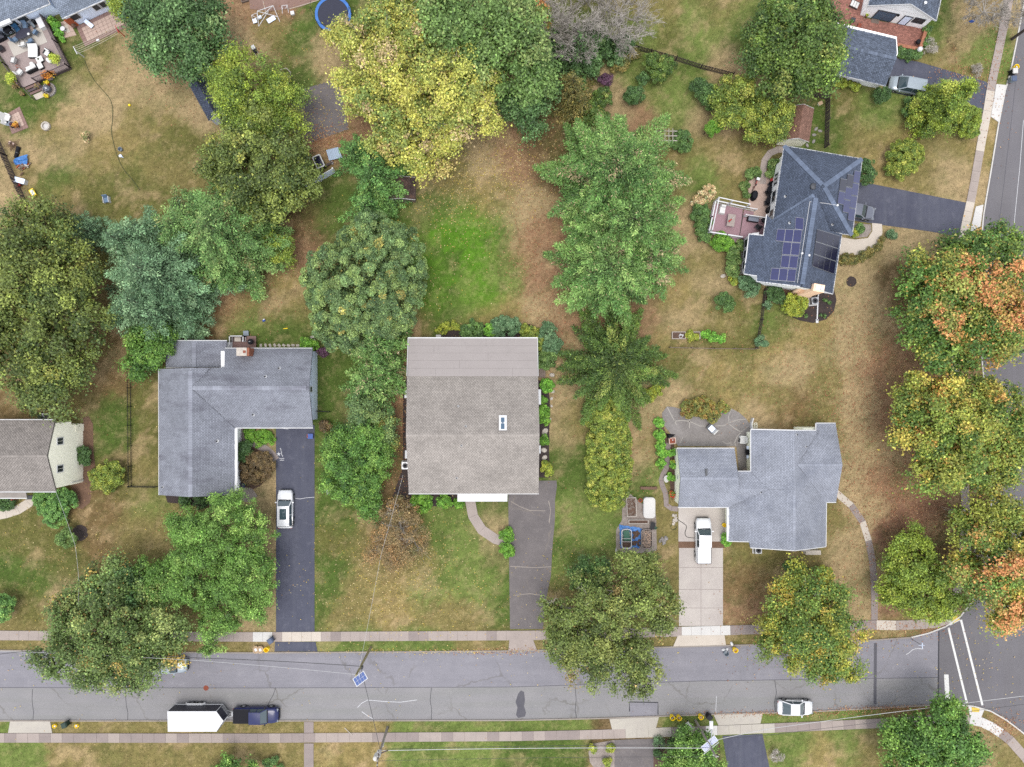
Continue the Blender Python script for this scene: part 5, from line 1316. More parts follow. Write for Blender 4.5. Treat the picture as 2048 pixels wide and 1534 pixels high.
def tree(name,label,cat,lobes,palette,clump=1.0,leaf=.34,dens=1.0,cover=1.0,limbs=0,bark='bark',group='trees round the houses',base=None,aspect=.72,low=-.3,rough=.3,fill=True,cvar=.5,extra=None,trunk=True,fuzz=1.0):
 lw=[lobe_world(q)for q in lobes]
 if base:bp=P(*base,0)
 else:
  w=[q[3]**2 for q in lw];bp=Vector((sum(q[0]*a for q,a in zip(lw,w))/sum(w),sum(q[1]*a for q,a in zip(lw,w))/sum(w),0))
 t=thing(name,label,cat,tuple(bp),0,group)
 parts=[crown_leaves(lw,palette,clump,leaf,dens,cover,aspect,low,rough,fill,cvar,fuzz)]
 for e in(extra or[]):
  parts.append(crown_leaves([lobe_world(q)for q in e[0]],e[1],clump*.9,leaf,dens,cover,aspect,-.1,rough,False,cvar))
 leaf_object('crown',parts,t)
 zt=max(q[2]for q in lw);rm=max(q[3]for q in lw)
 if trunk:
  mb=MB();r=.05+rm*.045
  mb.tube(bp,bp+Vector((0,0,zt*.55)),r*1.25,r,9,cap=False);mb.tube(bp+Vector((0,0,zt*.55)),bp+Vector((0,0,zt)),r,r*.5,8,cap=False)
  mb.build('trunk',M[bark],t,rel=True)
  if len(lw)>1 or limbs:
   mb=MB()
   for q in lw:
    a=bp+Vector((0,0,max(q[2]*.5,zt*.35)));b=Vector(q[:3]);mb.tube(a,b,r*.55,r*.3,6,cap=False)
   for k in range(limbs):
    q=random.choice(lw);d=unit(1,.05,.9)[0]
    b=Vector(q[:3])+Vector((d[0]*q[3],d[1]*q[4],d[2]*q[5]))*random.uniform(.85,1.0)
    a=Vector(q[:3])-Vector((0,0,q[5]*.2));m=a.lerp(b,.55)+Vector((random.gauss(0,.25),random.gauss(0,.25),.2))
    mb.tube(a,m,r*.24,r*.16,5,cap=False);mb.tube(m,b,r*.16,r*.06,4,cap=False)
    for s in range(3):
     e=b+Vector((random.gauss(0,.6),random.gauss(0,.6),random.gauss(.1,.4)));mb.tube(m.lerp(b,random.uniform(.2,.9)),e,r*.09,r*.04,3,cap=False)
   mb.build('limbs',M[bark],t,rel=True)
 return t
def conifer(name,label,cat,stems,palette,group='trees round the houses',bark='bark',**kw):
 """stems: (px, py of the top, radius px, top z[, bottom z])"""
 tops=[P(q[0],q[1],q[3])for q in stems]
 bp=Vector((tops[0].x,tops[0].y,0));t=thing(name,label,cat,tuple(bp),0,group)
 parts=[]
 for q,c in zip(stems,tops):
  zl=q[4]if len(q)>4 else .8
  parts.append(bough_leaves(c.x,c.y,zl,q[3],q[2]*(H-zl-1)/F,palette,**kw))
 leaf_object('crown',parts,t)
 mb=MB()
 for q,c in zip(stems,tops):mb.tube((c.x,c.y,0),(c.x,c.y,q[3]-.2),.05+q[2]*.0035,.03,8,cap=False)
 mb.build('trunk',M[bark],t,rel=True)
 return t
def shrub(name,label,lobes,palette,cat='shrub',clump=.32,leaf=.17,cover=1.1,dens=1.2,group=None,low=-.5,rough=.12,aspect=.7,cvar=.4,fill=True):
 lw=[lobe_world(q)for q in lobes]
 t=thing(name,label,cat,(lw[0][0],lw[0][1],0),0,group)
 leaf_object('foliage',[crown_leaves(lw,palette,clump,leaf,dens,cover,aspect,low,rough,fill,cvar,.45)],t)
 mb=MB()
 for q in lw:
  for k in range(4):
   a=2*PI*k/4+random.random();mb.tube((q[0],q[1],0),(q[0]+math.cos(a)*q[3]*.55,q[1]+math.sin(a)*q[4]*.55,q[2]+q[5]*.3),.03,.012,4,cap=False)
 mb.build('stem',M['bark'],t,rel=True)
 return t
def bare_tree(name,label,spots,mat_='palebark',group='leafless trees'):
 t=None
 for k,(px,py,h,lean,dep)in enumerate(spots):
  p=P(px,py,0)
  if t is None:t=thing(name,label,'tree',tuple(p),0,group)
  mb=MB();mb.tube(p,p+Vector((0,0,h*.3)),.16,.12,7,cap=False)
  for i in range(6):
   a=2*PI*i/6+random.random()
   branch(mb,p+Vector((0,0,h*.28)),(math.cos(a)*lean,math.sin(a)*lean,1),h*.36,.085,dep,.6,.1)
  mb.build('trunk_and_branches' if k==0 else 'branches',M[mat_],t,rel=True)
 return t
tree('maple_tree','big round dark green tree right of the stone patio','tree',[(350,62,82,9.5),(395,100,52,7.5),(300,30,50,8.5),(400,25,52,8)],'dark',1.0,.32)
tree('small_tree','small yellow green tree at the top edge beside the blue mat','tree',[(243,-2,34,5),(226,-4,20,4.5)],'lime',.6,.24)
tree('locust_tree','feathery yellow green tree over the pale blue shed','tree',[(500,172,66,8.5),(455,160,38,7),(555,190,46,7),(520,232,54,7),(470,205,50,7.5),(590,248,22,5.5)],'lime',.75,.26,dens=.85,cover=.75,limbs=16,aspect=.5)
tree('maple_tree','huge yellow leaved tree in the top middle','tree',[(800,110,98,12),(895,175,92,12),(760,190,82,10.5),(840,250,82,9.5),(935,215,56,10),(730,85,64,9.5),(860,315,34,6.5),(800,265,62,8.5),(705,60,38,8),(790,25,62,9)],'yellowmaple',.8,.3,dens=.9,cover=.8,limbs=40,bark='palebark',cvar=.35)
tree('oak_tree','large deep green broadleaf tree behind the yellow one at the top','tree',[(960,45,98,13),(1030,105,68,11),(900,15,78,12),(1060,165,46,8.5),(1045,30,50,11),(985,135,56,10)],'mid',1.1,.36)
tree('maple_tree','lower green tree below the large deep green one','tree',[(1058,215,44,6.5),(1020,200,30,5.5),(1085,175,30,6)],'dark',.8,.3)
tree('maple_tree','slim tree with an orange crown tip at the top edge','tree',[(1083,14,17,8),(1080,50,12,6)],'mapleo',.6,.26)
bare_tree('bare_tree','pale leafless tree beside the yellow green lawn at the top',[(1195,62,9,1.3,4),(1222,92,7,1.5,3),(1238,48,8,1.3,3)])
bare_tree('bare_tree','darker leafless tree left of the pale leafless one',[(1132,62,9,1.0,4)])
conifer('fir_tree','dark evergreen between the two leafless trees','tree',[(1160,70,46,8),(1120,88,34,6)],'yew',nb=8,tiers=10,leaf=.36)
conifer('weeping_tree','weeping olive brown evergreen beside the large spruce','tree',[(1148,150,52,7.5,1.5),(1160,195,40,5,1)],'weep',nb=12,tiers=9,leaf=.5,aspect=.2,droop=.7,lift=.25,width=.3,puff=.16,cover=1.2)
shrub('shrub','dense green undergrowth below the leafless trees',[(1150,95,30,3),(1185,80,34,3.2),(1225,110,28,2.4),(1175,120,28,2.6),(1115,80,24,2.8),(1245,85,20,2)],'dark',clump=.5,leaf=.26)
shrub('shrub','greyish olive undergrowth right of the leafless trees',[(1240,125,18,1.6),(1265,105,16,1.4)],'weep',clump=.4,leaf=.2)
shrub('shrub','dark purple shrub beside the weeping evergreen',[(1212,161,13,2)],'purple')
shrub('shrub','green shrubs under the weeping evergreen',[(1205,195,20,2.5),(1185,225,24,2.2),(1205,232,16,2)],'hemlock')
tree('maple_tree','big rounded green tree left of the white garage','tree',[(1598,85,82,10.5),(1550,120,56,8.5),(1640,120,54,8.5),(1590,30,62,9.5),(1660,55,40,8),(1545,60,56,9),(1580,165,36,7)],'hemlock',.9,.3)
tree('crabapple_tree','rounded yellow green tree left of the beige shed','tree',[(1478,195,48,5.5),(1460,215,34,5),(1500,215,36,5)],'hedge',.5,.22,cvar=.3)
tree('crabapple_tree','smaller yellow green tree touching the beige shed roof','tree',[(1545,232,40,5),(1515,258,28,4),(1568,238,18,4)],'hedge',.5,.22,limbs=8,cvar=.3)
shrub('shrub','loose half yellow shrub against the long dark fence',[(1305,125,20,3),(1330,130,22,3),(1318,148,16,2.5)],'hemlock',limbs:='shrub')if 0 else shrub('shrub','loose half yellow shrub against the long dark fence',[(1305,125,20,3),(1330,130,22,3),(1318,148,16,2.5)],'hemlock')
shrub('shrub','small dark shrub below the loose one by the long fence',[(1286,157,12,1.8)],'yew')
shrub('shrub','dark egg shaped clipped shrub on the back lawn',[(1269,190,19,3,1.4)],'yew')
shrub('shrub','rounded green shrub beside the white trellis',[(1366,281,22,1.8)],'shrub')
shrub('shrub','dark round shrub left of the rounded yellow green tree',[(1400,174,18,2.4)],'yew')
shrub('shrub','loose green bush between dark shrub and yellow green tree',[(1418,188,20,2.6),(1424,206,12,2)],'shrub')
t=conifer('arborvitae','cluster of bright green arborvitae spires on the back lawn','shrub',[],'vivid')if 0 else shrub('arborvitae','cluster of bright green arborvitae spires on the back lawn',[(1418,255,8,3.2,1.8),(1427,247,9,3.6,1.8),(1436,240,8,3.2,1.8),(1431,258,8,3,1.8),(1441,249,8,2.8,1.8),(1422,264,8,2.2,1.5)],'vivid',clump=.2,leaf=.12)
shrub('shrub','round yellow green bush alone on the lawn by the cross road',[(1810,315,36,2.6),(1800,330,26,2.2),(1822,305,26,2.2)],'hedge',cvar=.3)
t=thing('cypress_tree','tall pointed cypress beside the blue black driveway','tree',tuple(P(1848,234,0)),0,'trees round the houses');c=P(1848,234,0)
leaf_object('crown',[crown_leaves([(c.x,c.y,.9+8.6*f,2.9*(1-f)**.7+.22,2.9*(1-f)**.7+.22,1.5-.6*f)for f in(0,.12,.24,.36,.48,.6,.72,.84,.95)],'lime',.5,.22,dens=.9,low=-.05)],t)
MB().tube((c.x,c.y,0),(c.x,c.y,8.5),.18,.05,8).build('trunk',M['bark'],t,rel=True)
shrub('shrub','broad yellow green bush at the edge of the cross road sidewalk',[(1936,240,30,2.8),(1925,230,24,2.6),(1942,258,18,2.2)],'lime',cvar=.35)
shrub('shrub','dark shrub at the foot of the pointed cypress',[(1825,215,20,1.8)],'shrub')
shrub('shrub','clipped dark round shrub below the silver minivan',[(1766,190,16,2.2,1.1)],'yew')
shrub('flower_border','yellow green border along the white garage wall',[(1670,161,8,.9),(1684,165,9,.9),(1698,169,9,.9),(1712,172,8,.8)],'golden','plants')
shrub('shrub','green ivy below the brick garden wall',[(1802,101,10,.8),(1818,112,13,.9),(1836,108,11,.8),(1850,85,9,.8),(1856,62,9,.8)],'shrub')
bare_tree('bare_tree','pale leafless tree beside the cross road sidewalk',[(1948,40,7,1.4,4)])
shrub('brush_pile','grey heap of cut twigs on the lawn by the cross road',[(1951,142,14,.8)],'dead','brush pile',leaf=.3,clump=.4,aspect=.12,cover=.35,fill=False)
shrub('brush_pile','grey twiggy dead shrub right of the brick wall',[(1862,100,12,1.2),(1858,85,9,1)],'dead','brush pile',leaf=.4,clump=.4,aspect=.1,cover=.3,fill=False)
shrub('brush_pile','small pile of cut branches below the leafless tree',[(1910,95,9,.5),(1897,82,7,.4)],'rust','brush pile',leaf=.4,clump=.3,aspect=.12,cover=.3,fill=False)
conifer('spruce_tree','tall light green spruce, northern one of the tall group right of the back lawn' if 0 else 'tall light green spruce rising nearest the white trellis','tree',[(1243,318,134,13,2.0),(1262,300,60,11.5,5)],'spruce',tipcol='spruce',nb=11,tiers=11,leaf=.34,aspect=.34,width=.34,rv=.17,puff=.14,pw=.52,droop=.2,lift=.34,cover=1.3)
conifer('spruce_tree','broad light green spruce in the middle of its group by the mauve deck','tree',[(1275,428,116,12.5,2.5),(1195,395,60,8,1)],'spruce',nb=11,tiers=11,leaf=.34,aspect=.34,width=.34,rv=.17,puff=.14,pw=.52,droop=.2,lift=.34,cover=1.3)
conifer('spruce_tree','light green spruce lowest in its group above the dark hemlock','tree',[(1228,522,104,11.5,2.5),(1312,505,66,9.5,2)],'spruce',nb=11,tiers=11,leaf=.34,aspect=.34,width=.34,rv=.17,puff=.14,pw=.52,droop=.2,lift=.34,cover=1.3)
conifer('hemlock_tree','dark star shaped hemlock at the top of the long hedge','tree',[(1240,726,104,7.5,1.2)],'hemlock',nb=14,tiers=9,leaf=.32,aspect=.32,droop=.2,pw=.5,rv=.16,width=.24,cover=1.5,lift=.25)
shrub('shrub','bright yellow patch of bush beside the star shaped hemlock',[(1316,778,13,1.4),(1300,790,11,1.2),(1280,794,10,1)],'golden')
h_=[(1196+2*math.sin(i*1.7)+(8 if i in(0,10)else 0),812+i*18.5,24,2.7,1.2)for i in range(11)]+[(1236+2*math.sin(i*2.1)-(8 if i in(0,10)else 0)+(4 if 3<i<9 else 0),812+i*18.5,24,2.7,1.2)for i in range(11)]+[(1216,815+i*20,26,2.9,1.2)for i in range(10)]
hd=shrub('hedge','long clipped yellow green hedge between the two driveways',h_,'hedge','hedge',clump=.34,leaf=.19,cover=.9,dens=1.0)
tree('holly_tree','large domed dark green tree on the bright back lawn','tree',[(725,560,112,9.5),(690,610,82,8),(780,520,72,8),(660,560,62,7),(745,480,60,7.5),(770,610,64,7.5),(700,650,60,7),(815,560,42,6),(800,650,26,4.5)],'holly',.56,.2,dens=.85,cover=1.05,rough=.14,cvar=.6,fuzz=.4)
conifer('hemlock_tree','green hemlock between the small dark roofed shed and the play court','tree',[(735,325,66,8.5,.8),(720,400,44,7,.8),(700,290,36,6,.8),(765,375,30,5)],'greenhem',nb=9,tiers=9,leaf=.34,puff=.14,width=.3,cover=1.2,rv=.25)
tree('maple_tree','dense olive green tree below the feathery yellow green one','tree',[(520,320,98,9),(480,285,56,7.5),(565,370,64,7.5),(500,390,62,7.5),(445,330,40,6.5)],'olive',.85,.3)
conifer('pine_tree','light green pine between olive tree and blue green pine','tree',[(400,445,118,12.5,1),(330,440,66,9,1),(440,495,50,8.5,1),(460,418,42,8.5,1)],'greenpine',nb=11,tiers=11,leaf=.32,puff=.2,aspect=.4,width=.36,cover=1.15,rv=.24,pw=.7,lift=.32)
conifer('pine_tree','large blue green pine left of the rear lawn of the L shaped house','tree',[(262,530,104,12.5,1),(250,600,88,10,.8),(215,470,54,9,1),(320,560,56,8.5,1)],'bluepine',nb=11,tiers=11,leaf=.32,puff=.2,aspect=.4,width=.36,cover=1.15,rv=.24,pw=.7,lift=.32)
conifer('fir_tree','small dark blue evergreen behind the blue green pine','tree',[(155,455,32,5,.8),(135,440,24,4,.8)],'bluepine',nb=9,tiers=9,leaf=.34)
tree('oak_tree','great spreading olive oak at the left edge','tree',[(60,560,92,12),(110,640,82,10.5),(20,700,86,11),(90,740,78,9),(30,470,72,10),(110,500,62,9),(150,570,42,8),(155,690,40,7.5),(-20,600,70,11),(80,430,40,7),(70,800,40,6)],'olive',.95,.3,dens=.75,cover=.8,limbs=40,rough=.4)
tree('small_tree','green multi stemmed bush tree at the rear corner of the L shaped house','tree',[(300,695,46,4.8),(322,672,28,4),(278,725,30,4)],'greenmaple',.6,.26)
tree('sapling','thin pale green sapling on the brown lawn','tree',[(558,497,28,4.4),(572,522,20,3.6),(542,485,20,3.8)],'lime',.45,.2,dens=.8,cover=.7,fill=False)
conifer('pine_tree','narrow row of feathery pines left of the taupe roofed house','tree',[(745,690,58,8.5,.8),(725,765,56,8,.8),(752,735,50,7,.8),(775,665,34,5)],'spruce',nb=9,tiers=9,leaf=.32,puff=.16,aspect=.4,width=.36,cover=1.2,rv=.25)
tree('dogwood_tree','round bright green tree between the driveways','tree',[(715,925,70,6),(700,960,52,5.2),(735,890,50,5.4),(690,900,40,4.6),(735,1005,28,3.6)],'greenmaple',.55,.22,limbs=10)
tree('small_tree','green and gold small tree above the round bright green one','tree',[(735,850,40,4.6),(765,870,32,4),(720,815,30,4.4),(775,840,20,3)],'holly',.5,.22,extra=[([(772,850,18,3.6),(780,880,14,3)],'autumn')])
tree('cherry_tree','sparse rust brown tree nearly bare on the front lawn','tree',[(800,1060,54,4.4),(780,1090,40,3.8),(825,1085,34,3.6),(795,1025,30,3.8)],'rust',.6,.17,dens=.65,cover=.5,fill=False,limbs=40,bark='palebark',cvar=.3)
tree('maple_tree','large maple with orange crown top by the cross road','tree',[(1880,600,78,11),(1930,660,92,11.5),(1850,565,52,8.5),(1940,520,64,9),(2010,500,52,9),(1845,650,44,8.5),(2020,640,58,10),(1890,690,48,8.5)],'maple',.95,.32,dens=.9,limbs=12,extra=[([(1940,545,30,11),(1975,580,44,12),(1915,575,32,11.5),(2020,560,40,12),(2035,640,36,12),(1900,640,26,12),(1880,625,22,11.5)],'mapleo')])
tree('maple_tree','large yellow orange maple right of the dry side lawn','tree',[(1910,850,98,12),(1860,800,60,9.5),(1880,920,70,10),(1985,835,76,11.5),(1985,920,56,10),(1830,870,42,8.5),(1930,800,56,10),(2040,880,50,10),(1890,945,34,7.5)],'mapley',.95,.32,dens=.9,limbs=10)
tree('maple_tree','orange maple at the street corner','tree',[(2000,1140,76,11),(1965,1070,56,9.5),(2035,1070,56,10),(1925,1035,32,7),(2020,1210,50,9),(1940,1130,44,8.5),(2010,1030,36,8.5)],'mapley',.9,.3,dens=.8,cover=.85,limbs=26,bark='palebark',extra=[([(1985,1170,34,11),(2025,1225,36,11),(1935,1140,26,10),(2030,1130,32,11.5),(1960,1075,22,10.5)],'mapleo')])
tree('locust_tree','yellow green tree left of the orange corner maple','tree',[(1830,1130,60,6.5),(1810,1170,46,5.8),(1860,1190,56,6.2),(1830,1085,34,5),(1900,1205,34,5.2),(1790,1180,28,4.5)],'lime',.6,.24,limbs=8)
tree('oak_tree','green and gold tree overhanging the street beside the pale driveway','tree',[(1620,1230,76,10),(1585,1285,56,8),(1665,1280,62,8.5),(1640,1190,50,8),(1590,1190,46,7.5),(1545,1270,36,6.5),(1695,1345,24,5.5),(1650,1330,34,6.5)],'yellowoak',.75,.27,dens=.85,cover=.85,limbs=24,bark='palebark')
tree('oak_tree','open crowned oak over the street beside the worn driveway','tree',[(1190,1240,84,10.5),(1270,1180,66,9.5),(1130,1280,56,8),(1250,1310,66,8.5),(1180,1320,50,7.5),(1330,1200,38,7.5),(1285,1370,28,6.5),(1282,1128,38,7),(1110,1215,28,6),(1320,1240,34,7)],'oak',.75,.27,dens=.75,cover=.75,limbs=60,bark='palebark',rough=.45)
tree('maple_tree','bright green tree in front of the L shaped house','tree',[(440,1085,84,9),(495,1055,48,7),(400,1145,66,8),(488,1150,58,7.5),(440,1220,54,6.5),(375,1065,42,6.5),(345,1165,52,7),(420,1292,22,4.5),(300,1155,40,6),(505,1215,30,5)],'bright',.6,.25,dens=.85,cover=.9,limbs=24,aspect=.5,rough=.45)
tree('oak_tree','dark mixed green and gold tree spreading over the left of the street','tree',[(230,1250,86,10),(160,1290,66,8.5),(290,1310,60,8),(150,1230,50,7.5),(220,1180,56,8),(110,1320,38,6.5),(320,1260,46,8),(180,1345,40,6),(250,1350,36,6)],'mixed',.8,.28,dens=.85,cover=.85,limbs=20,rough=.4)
tree('maple_tree','dark green tree behind the mixed green and gold one','tree',[(240,1155,34,6.5),(265,1180,34,6.5),(200,1190,26,6)],'dark',.7,.28)
tree('maple_tree','deep green tree at the bottom right street corner','tree',[(1870,1475,70,8.5),(1820,1500,52,7),(1890,1425,36,6.5),(1930,1500,48,7),(1800,1460,34,6),(1850,1540,60,8)],'greenmaple',.85,.3,limbs=8)
tree('small_tree','dense green tree at the bottom beside the solar pole','tree',[(1383,1508,48,5),(1400,1530,42,5),(1360,1530,36,4.5),(1372,1476,22,3.4),(1420,1545,30,4)],'bright',.55,.23)
tree('small_tree','green tree top poking in at the bottom edge left' if 0 else 'green shrub tree at the bottom edge below the lower sidewalk','tree',[(455,1530,26,3.4),(440,1545,26,3.2),(505,1538,18,2.4)],'greenmaple',.5,.22,dens=.8,trunk=False,cover=.8)
shrub('shrub','low green plant at the bottom edge beside the dark path',[(535,1528,10,1),(548,1520,8,.8),(560,1535,8,.8)],'shrub')
tree('small_tree','small green tree beside the worn driveway under the oak','tree',[(1175,1155,36,4.4),(1200,1140,22,4)],'shrub',.5,.22)
for px,py,r,z,pl_,lb in((131,1076,20,2.4,'mid','small green tree leaning beside the round black mulch ring'),(-2,1215,28,3,'greenhem','green evergreen bush at the left edge below the cream house'),(8,1002,20,1.2,'yew','low hedge under the porch roof of the cream house')):
 shrub('shrub',lb,[(px,py,r,z)],pl_)
shrub('shrub','round yellow green bush right of the cream house',[(210,955,32,2.6),(225,945,20,2.4)],'hedge',cvar=.3,clump=.4,leaf=.2)
shrub('shrub','broad dark green bush in front of the cream house',[(105,1015,30,2.2),(130,1000,24,2),(85,1000,20,1.8),(110,1035,22,1.6)],'greenhem')
shrub('shrub','clipped square green shrub against the cream wall',[(168,903,11,1.6,1.2),(168,915,11,1.6,1.2),(168,925,11,1.6,1.2)],'yew')
shrub('shrub','broad brown leaved shrub beside the sealed driveway',[(512,935,32,1.8),(528,925,22,1.6),(500,950,20,1.5)],'brown',leaf=.15)
shrub('shrub','dark green shrub at the inner corner of the L shaped house',[(488,897,16,1.7),(482,915,12,1.4)],'yew')
shrub('groundcover','bright green ground cover inside the curve of the brick path',[(505,868,16,.6),(525,872,18,.6),(540,878,11,.5),(520,885,12,.5),(495,860,9,.5)],'vivid','ground cover',clump=.25,leaf=.13)
shrub('shrub','row of dark shrubs below the gable of the L shaped house',[(370,1001,14,1.2),(400,1004,14,1.3),(430,1002,14,1.3),(455,1000,10,1)],'yew')
shrub('shrub','pointed green shrub at the rear corner of the L shaped house',[(612,688,12,1.8),(624,692,12,1.6)],'vivid')
shrub('shrub','small tan round shrub beside the garage end of the L shaped house',[(650,852,13,1.2)],'brown')
shrub('shrub','dark red leaved shrub by the white gable wall',[(644,704,9,1.2)],'purple')
shrub('shrub','bright clipped shrub left of two below the taupe eave',[(843,1003,22,1.6)],'vivid')
shrub('shrub','smaller clipped shrub right of two below the taupe eave',[(889,1002,15,1.5)],'vivid')
shrub('shrub','low light green plant at the corner of the white porch roof',[(917,1008,10,.8)],'vivid')
shrub('shrub','round bright shrub above the end of the curved path',[(1013,1070,14,1.2)],'vivid')
shrub('shrub','round bright shrub below the end of the curved path',[(1011,1103,15,1.2)],'vivid')
shrub('shrub','dark rear shrub left of the rhododendrons',[(945,661,22,1.8),(930,665,12,1.4)],'shrub')
shrub('shrub','blue green rhododendron behind the flat roof',[(1005,655,24,2.0),(1022,650,20,2.0)],'blue')
shrub('shrub','light green bush left of the blue green rhododendron',[(982,658,14,1.5)],'herb')
shrub('shrub','gold tinged bush at the rear right corner of the flat roof',[(1060,668,18,1.6),(1080,685,18,1.6),(1050,660,12,1.4)],'hedge')
shrub('shrub','large dark bush outside the rear right corner of the flat roof',[(1098,668,20,2.2),(1104,690,20,2.0),(1095,655,14,1.8)],'blue')
shrub('shrub','green bush beside the side steps',[(1092,720,19,1.7),(1100,712,14,1.5)],'mid')
shrub('shrub','pale green bush below the side steps',[(1093,772,14,1.2)],'herb')
shrub('shrub','green shrubs along the right wall of the taupe roofed house',[(1088,822,12,1.3),(1090,840,12,1.2),(1087,800,9,1.1),(1090,880,10,1)],'vivid')
shrub('shrub','yellow green shrub at the top of the worn driveway',[(1094,942,12,1.2),(1092,930,9,1)],'golden')
shrub('groundcover','yellow green ground cover behind the flat roof',[(890,655,14,.5),(910,652,12,.5),(875,662,10,.4)],'golden','ground cover',clump=.25,leaf=.13)
shrub('shrub','hydrangea with cream flower heads at the corner of the mauve deck',[(1418,385,16,1.6),(1402,396,14,1.5),(1395,404,10,1.3)],'hydrangea',clump=.25,leaf=.2)
shrub('shrub','dark green shrubs left of the mauve deck',[(1402,425,18,1.8),(1410,440,16,1.6),(1400,455,12,1.4),(1408,470,14,1.3)],'shrub')
shrub('shrub','light green bush below the mauve deck railing',[(1442,483,19,1.7),(1456,488,14,1.5)],'vivid')
shrub('shrub','tall dark hedge plants along the bay windows',[(1470,505,14,1.8),(1468,522,15,1.8),(1466,540,13,1.6),(1478,490,11,1.5)],'mid')
shrub('shrub','small yellow plant below the bay window hedge',[(1467,562,9,.9)],'golden')
shrub('shrub','blue green shrub below the bay windows',[(1500,572,21,1.7),(1488,565,14,1.5)],'blue')
shrub('shrub','dark evergreen globe alone on the fenced side lawn',[(1450,606,19,2.2)],'shrub')
shrub('shrub','golden green clipped globe beside the tan chimney',[(1590,610,24,2.2),(1578,615,14,1.8),(1602,605,14,1.8)],'golden',clump=.28)
shrub('shrub','dark rust tinged shrub behind the wooden fence end',[(1548,590,18,1.5),(1560,595,12,1.3)],'yew')
shrub('shrub','teal green shrub halfway along the side fence',[(1533,610,9,1.2)],'blue')
shrub('shrub','teal green shrub at the lower end of the side fence',[(1524,683,13,1.6)],'blue')
shrub('shrub','dark shrub at the upper right corner of the solar roof',[(1733,350,18,2.4),(1736,330,12,1.8)],'yew')
shrub('shrub','yellow plant in the bed inside the curved front walk',[(1709,465,8,.8)],'golden')
shrub('shrub','dark green plant in the bed inside the curved front walk',[(1718,457,9,.9)],'shrub')
shrub('flower_border','low green and brown border along the cream front walk',[(1690,518,12,.7),(1705,518,11,.7),(1722,513,11,.7),(1740,505,11,.7),(1755,492,10,.7),(1764,480,8,.6)],'weep','plants',clump=.25,leaf=.15)
shrub('shrub','pale shrub right of the cream front walk',[(1785,469,9,.9)],'blue')
shrub('shrub','flowering shrub right of the back path',[(1550,330,13,1.2),(1542,345,10,1)],'mid')
shrub('shrub','flowering shrub left of the back path',[(1508,345,12,1.1),(1498,350,9,1),(1490,372,9,.9),(1492,388,8,.9)],'mid')
for k,(x,y)in enumerate(((1649,600),(1660,606),(1641,630),(1648,633),(1612,632))):
 shrub('plant','tiny green plant in the dark bed behind the tan chimney',[(x,y,5,.4)],'shrub','plant',group='tiny plants in the dark chimney bed')
shrub('shrub','wide autumn coloured shrub at the back of the grey patio',[(1405,812,20,1.6),(1420,826,20,1.5),(1378,818,18,1.3),(1445,815,12,1.2)],'autumn')
shrub('shrub','small green shrub at the right of the autumn coloured one',[(1449,818,8,1)],'herb')
shrub('flower_border','tall bright green bed along the stone garden path',[(1320,870,12,1.1),(1322,890,11,1.1),(1323,908,11,1),(1322,926,10,.9),(1344,905,8,.9),(1345,930,8,.9),(1343,955,8,.8),(1318,845,10,1)],'herb','plants',clump=.22,leaf=.14)
shrub('plant','red flowered plant against the pale yellow garage wall',[(1345,988,6,.8)],'redflower','plant')
shrub('plant','yellow plant against the pale yellow garage wall',[(1346,925,5,.7)],'golden','plant')
shrub('shrub','green plant below the downspout of the grey roofed house',[(1449,1078,9,.9),(1454,1086,7,.7)],'herb')
shrub('shrub','dark shrubs below the grey roofed house on the lower lawn',[(1600,1140,16,1.3),(1575,1130,10,1)],'shrub')
shrub('shrub','golden bush below the grey roofed house',[(1650,1143,15,1.4)],'golden')
shrub('shrub','bright lettuce green plants in the raised bed',[(1382,671,10,.7),(1391,674,8,.6)],'golden','plants')
shrub('plant','leafy garden plants right of the raised bed',[(1412,670,9,.6),(1428,674,10,.7),(1442,676,9,.6)],'herb','plants')
for x,y,l_ in((1185,1497,'upper left'),(1222,1500,'upper right'),(1212,1525,'lowest')):
 shrub('shrub','round yellow green plant, %s of three in the gravel bed'%l_,[(x,y,9,.8)],'golden')
shrub('plant','spiky silver blue plant beside the dark lower driveway',[(1317,1487,12,.8)],'blue','plant',leaf=.4,aspect=.15,cover=.6)
shrub('shrub','dark shrub below the spiky silver blue plant',[(1317,1507,9,.9)],'yew')
shrub('shrub','dark shrub above the dense tree at the bottom',[(1340,1483,8,.9)],'yew')
shrub('shrub','grey leafless little shrub right of the lower sealed driveway',[(1554,1512,12,1.2)],'dead',leaf=.35,aspect=.1,cover=.5,fill=False)
shrub('shrub','small white flowered bush on the dry lawn by the corner house',[(172,273,9,1)],'hydrangea',fill=False,cover=.6)
shrub('flower_border','flower bed between the deck and the stone patio',[(104,40,7,.8),(112,52,9,.9),(118,66,8,.8),(124,78,6,.6)],'herb','plants')
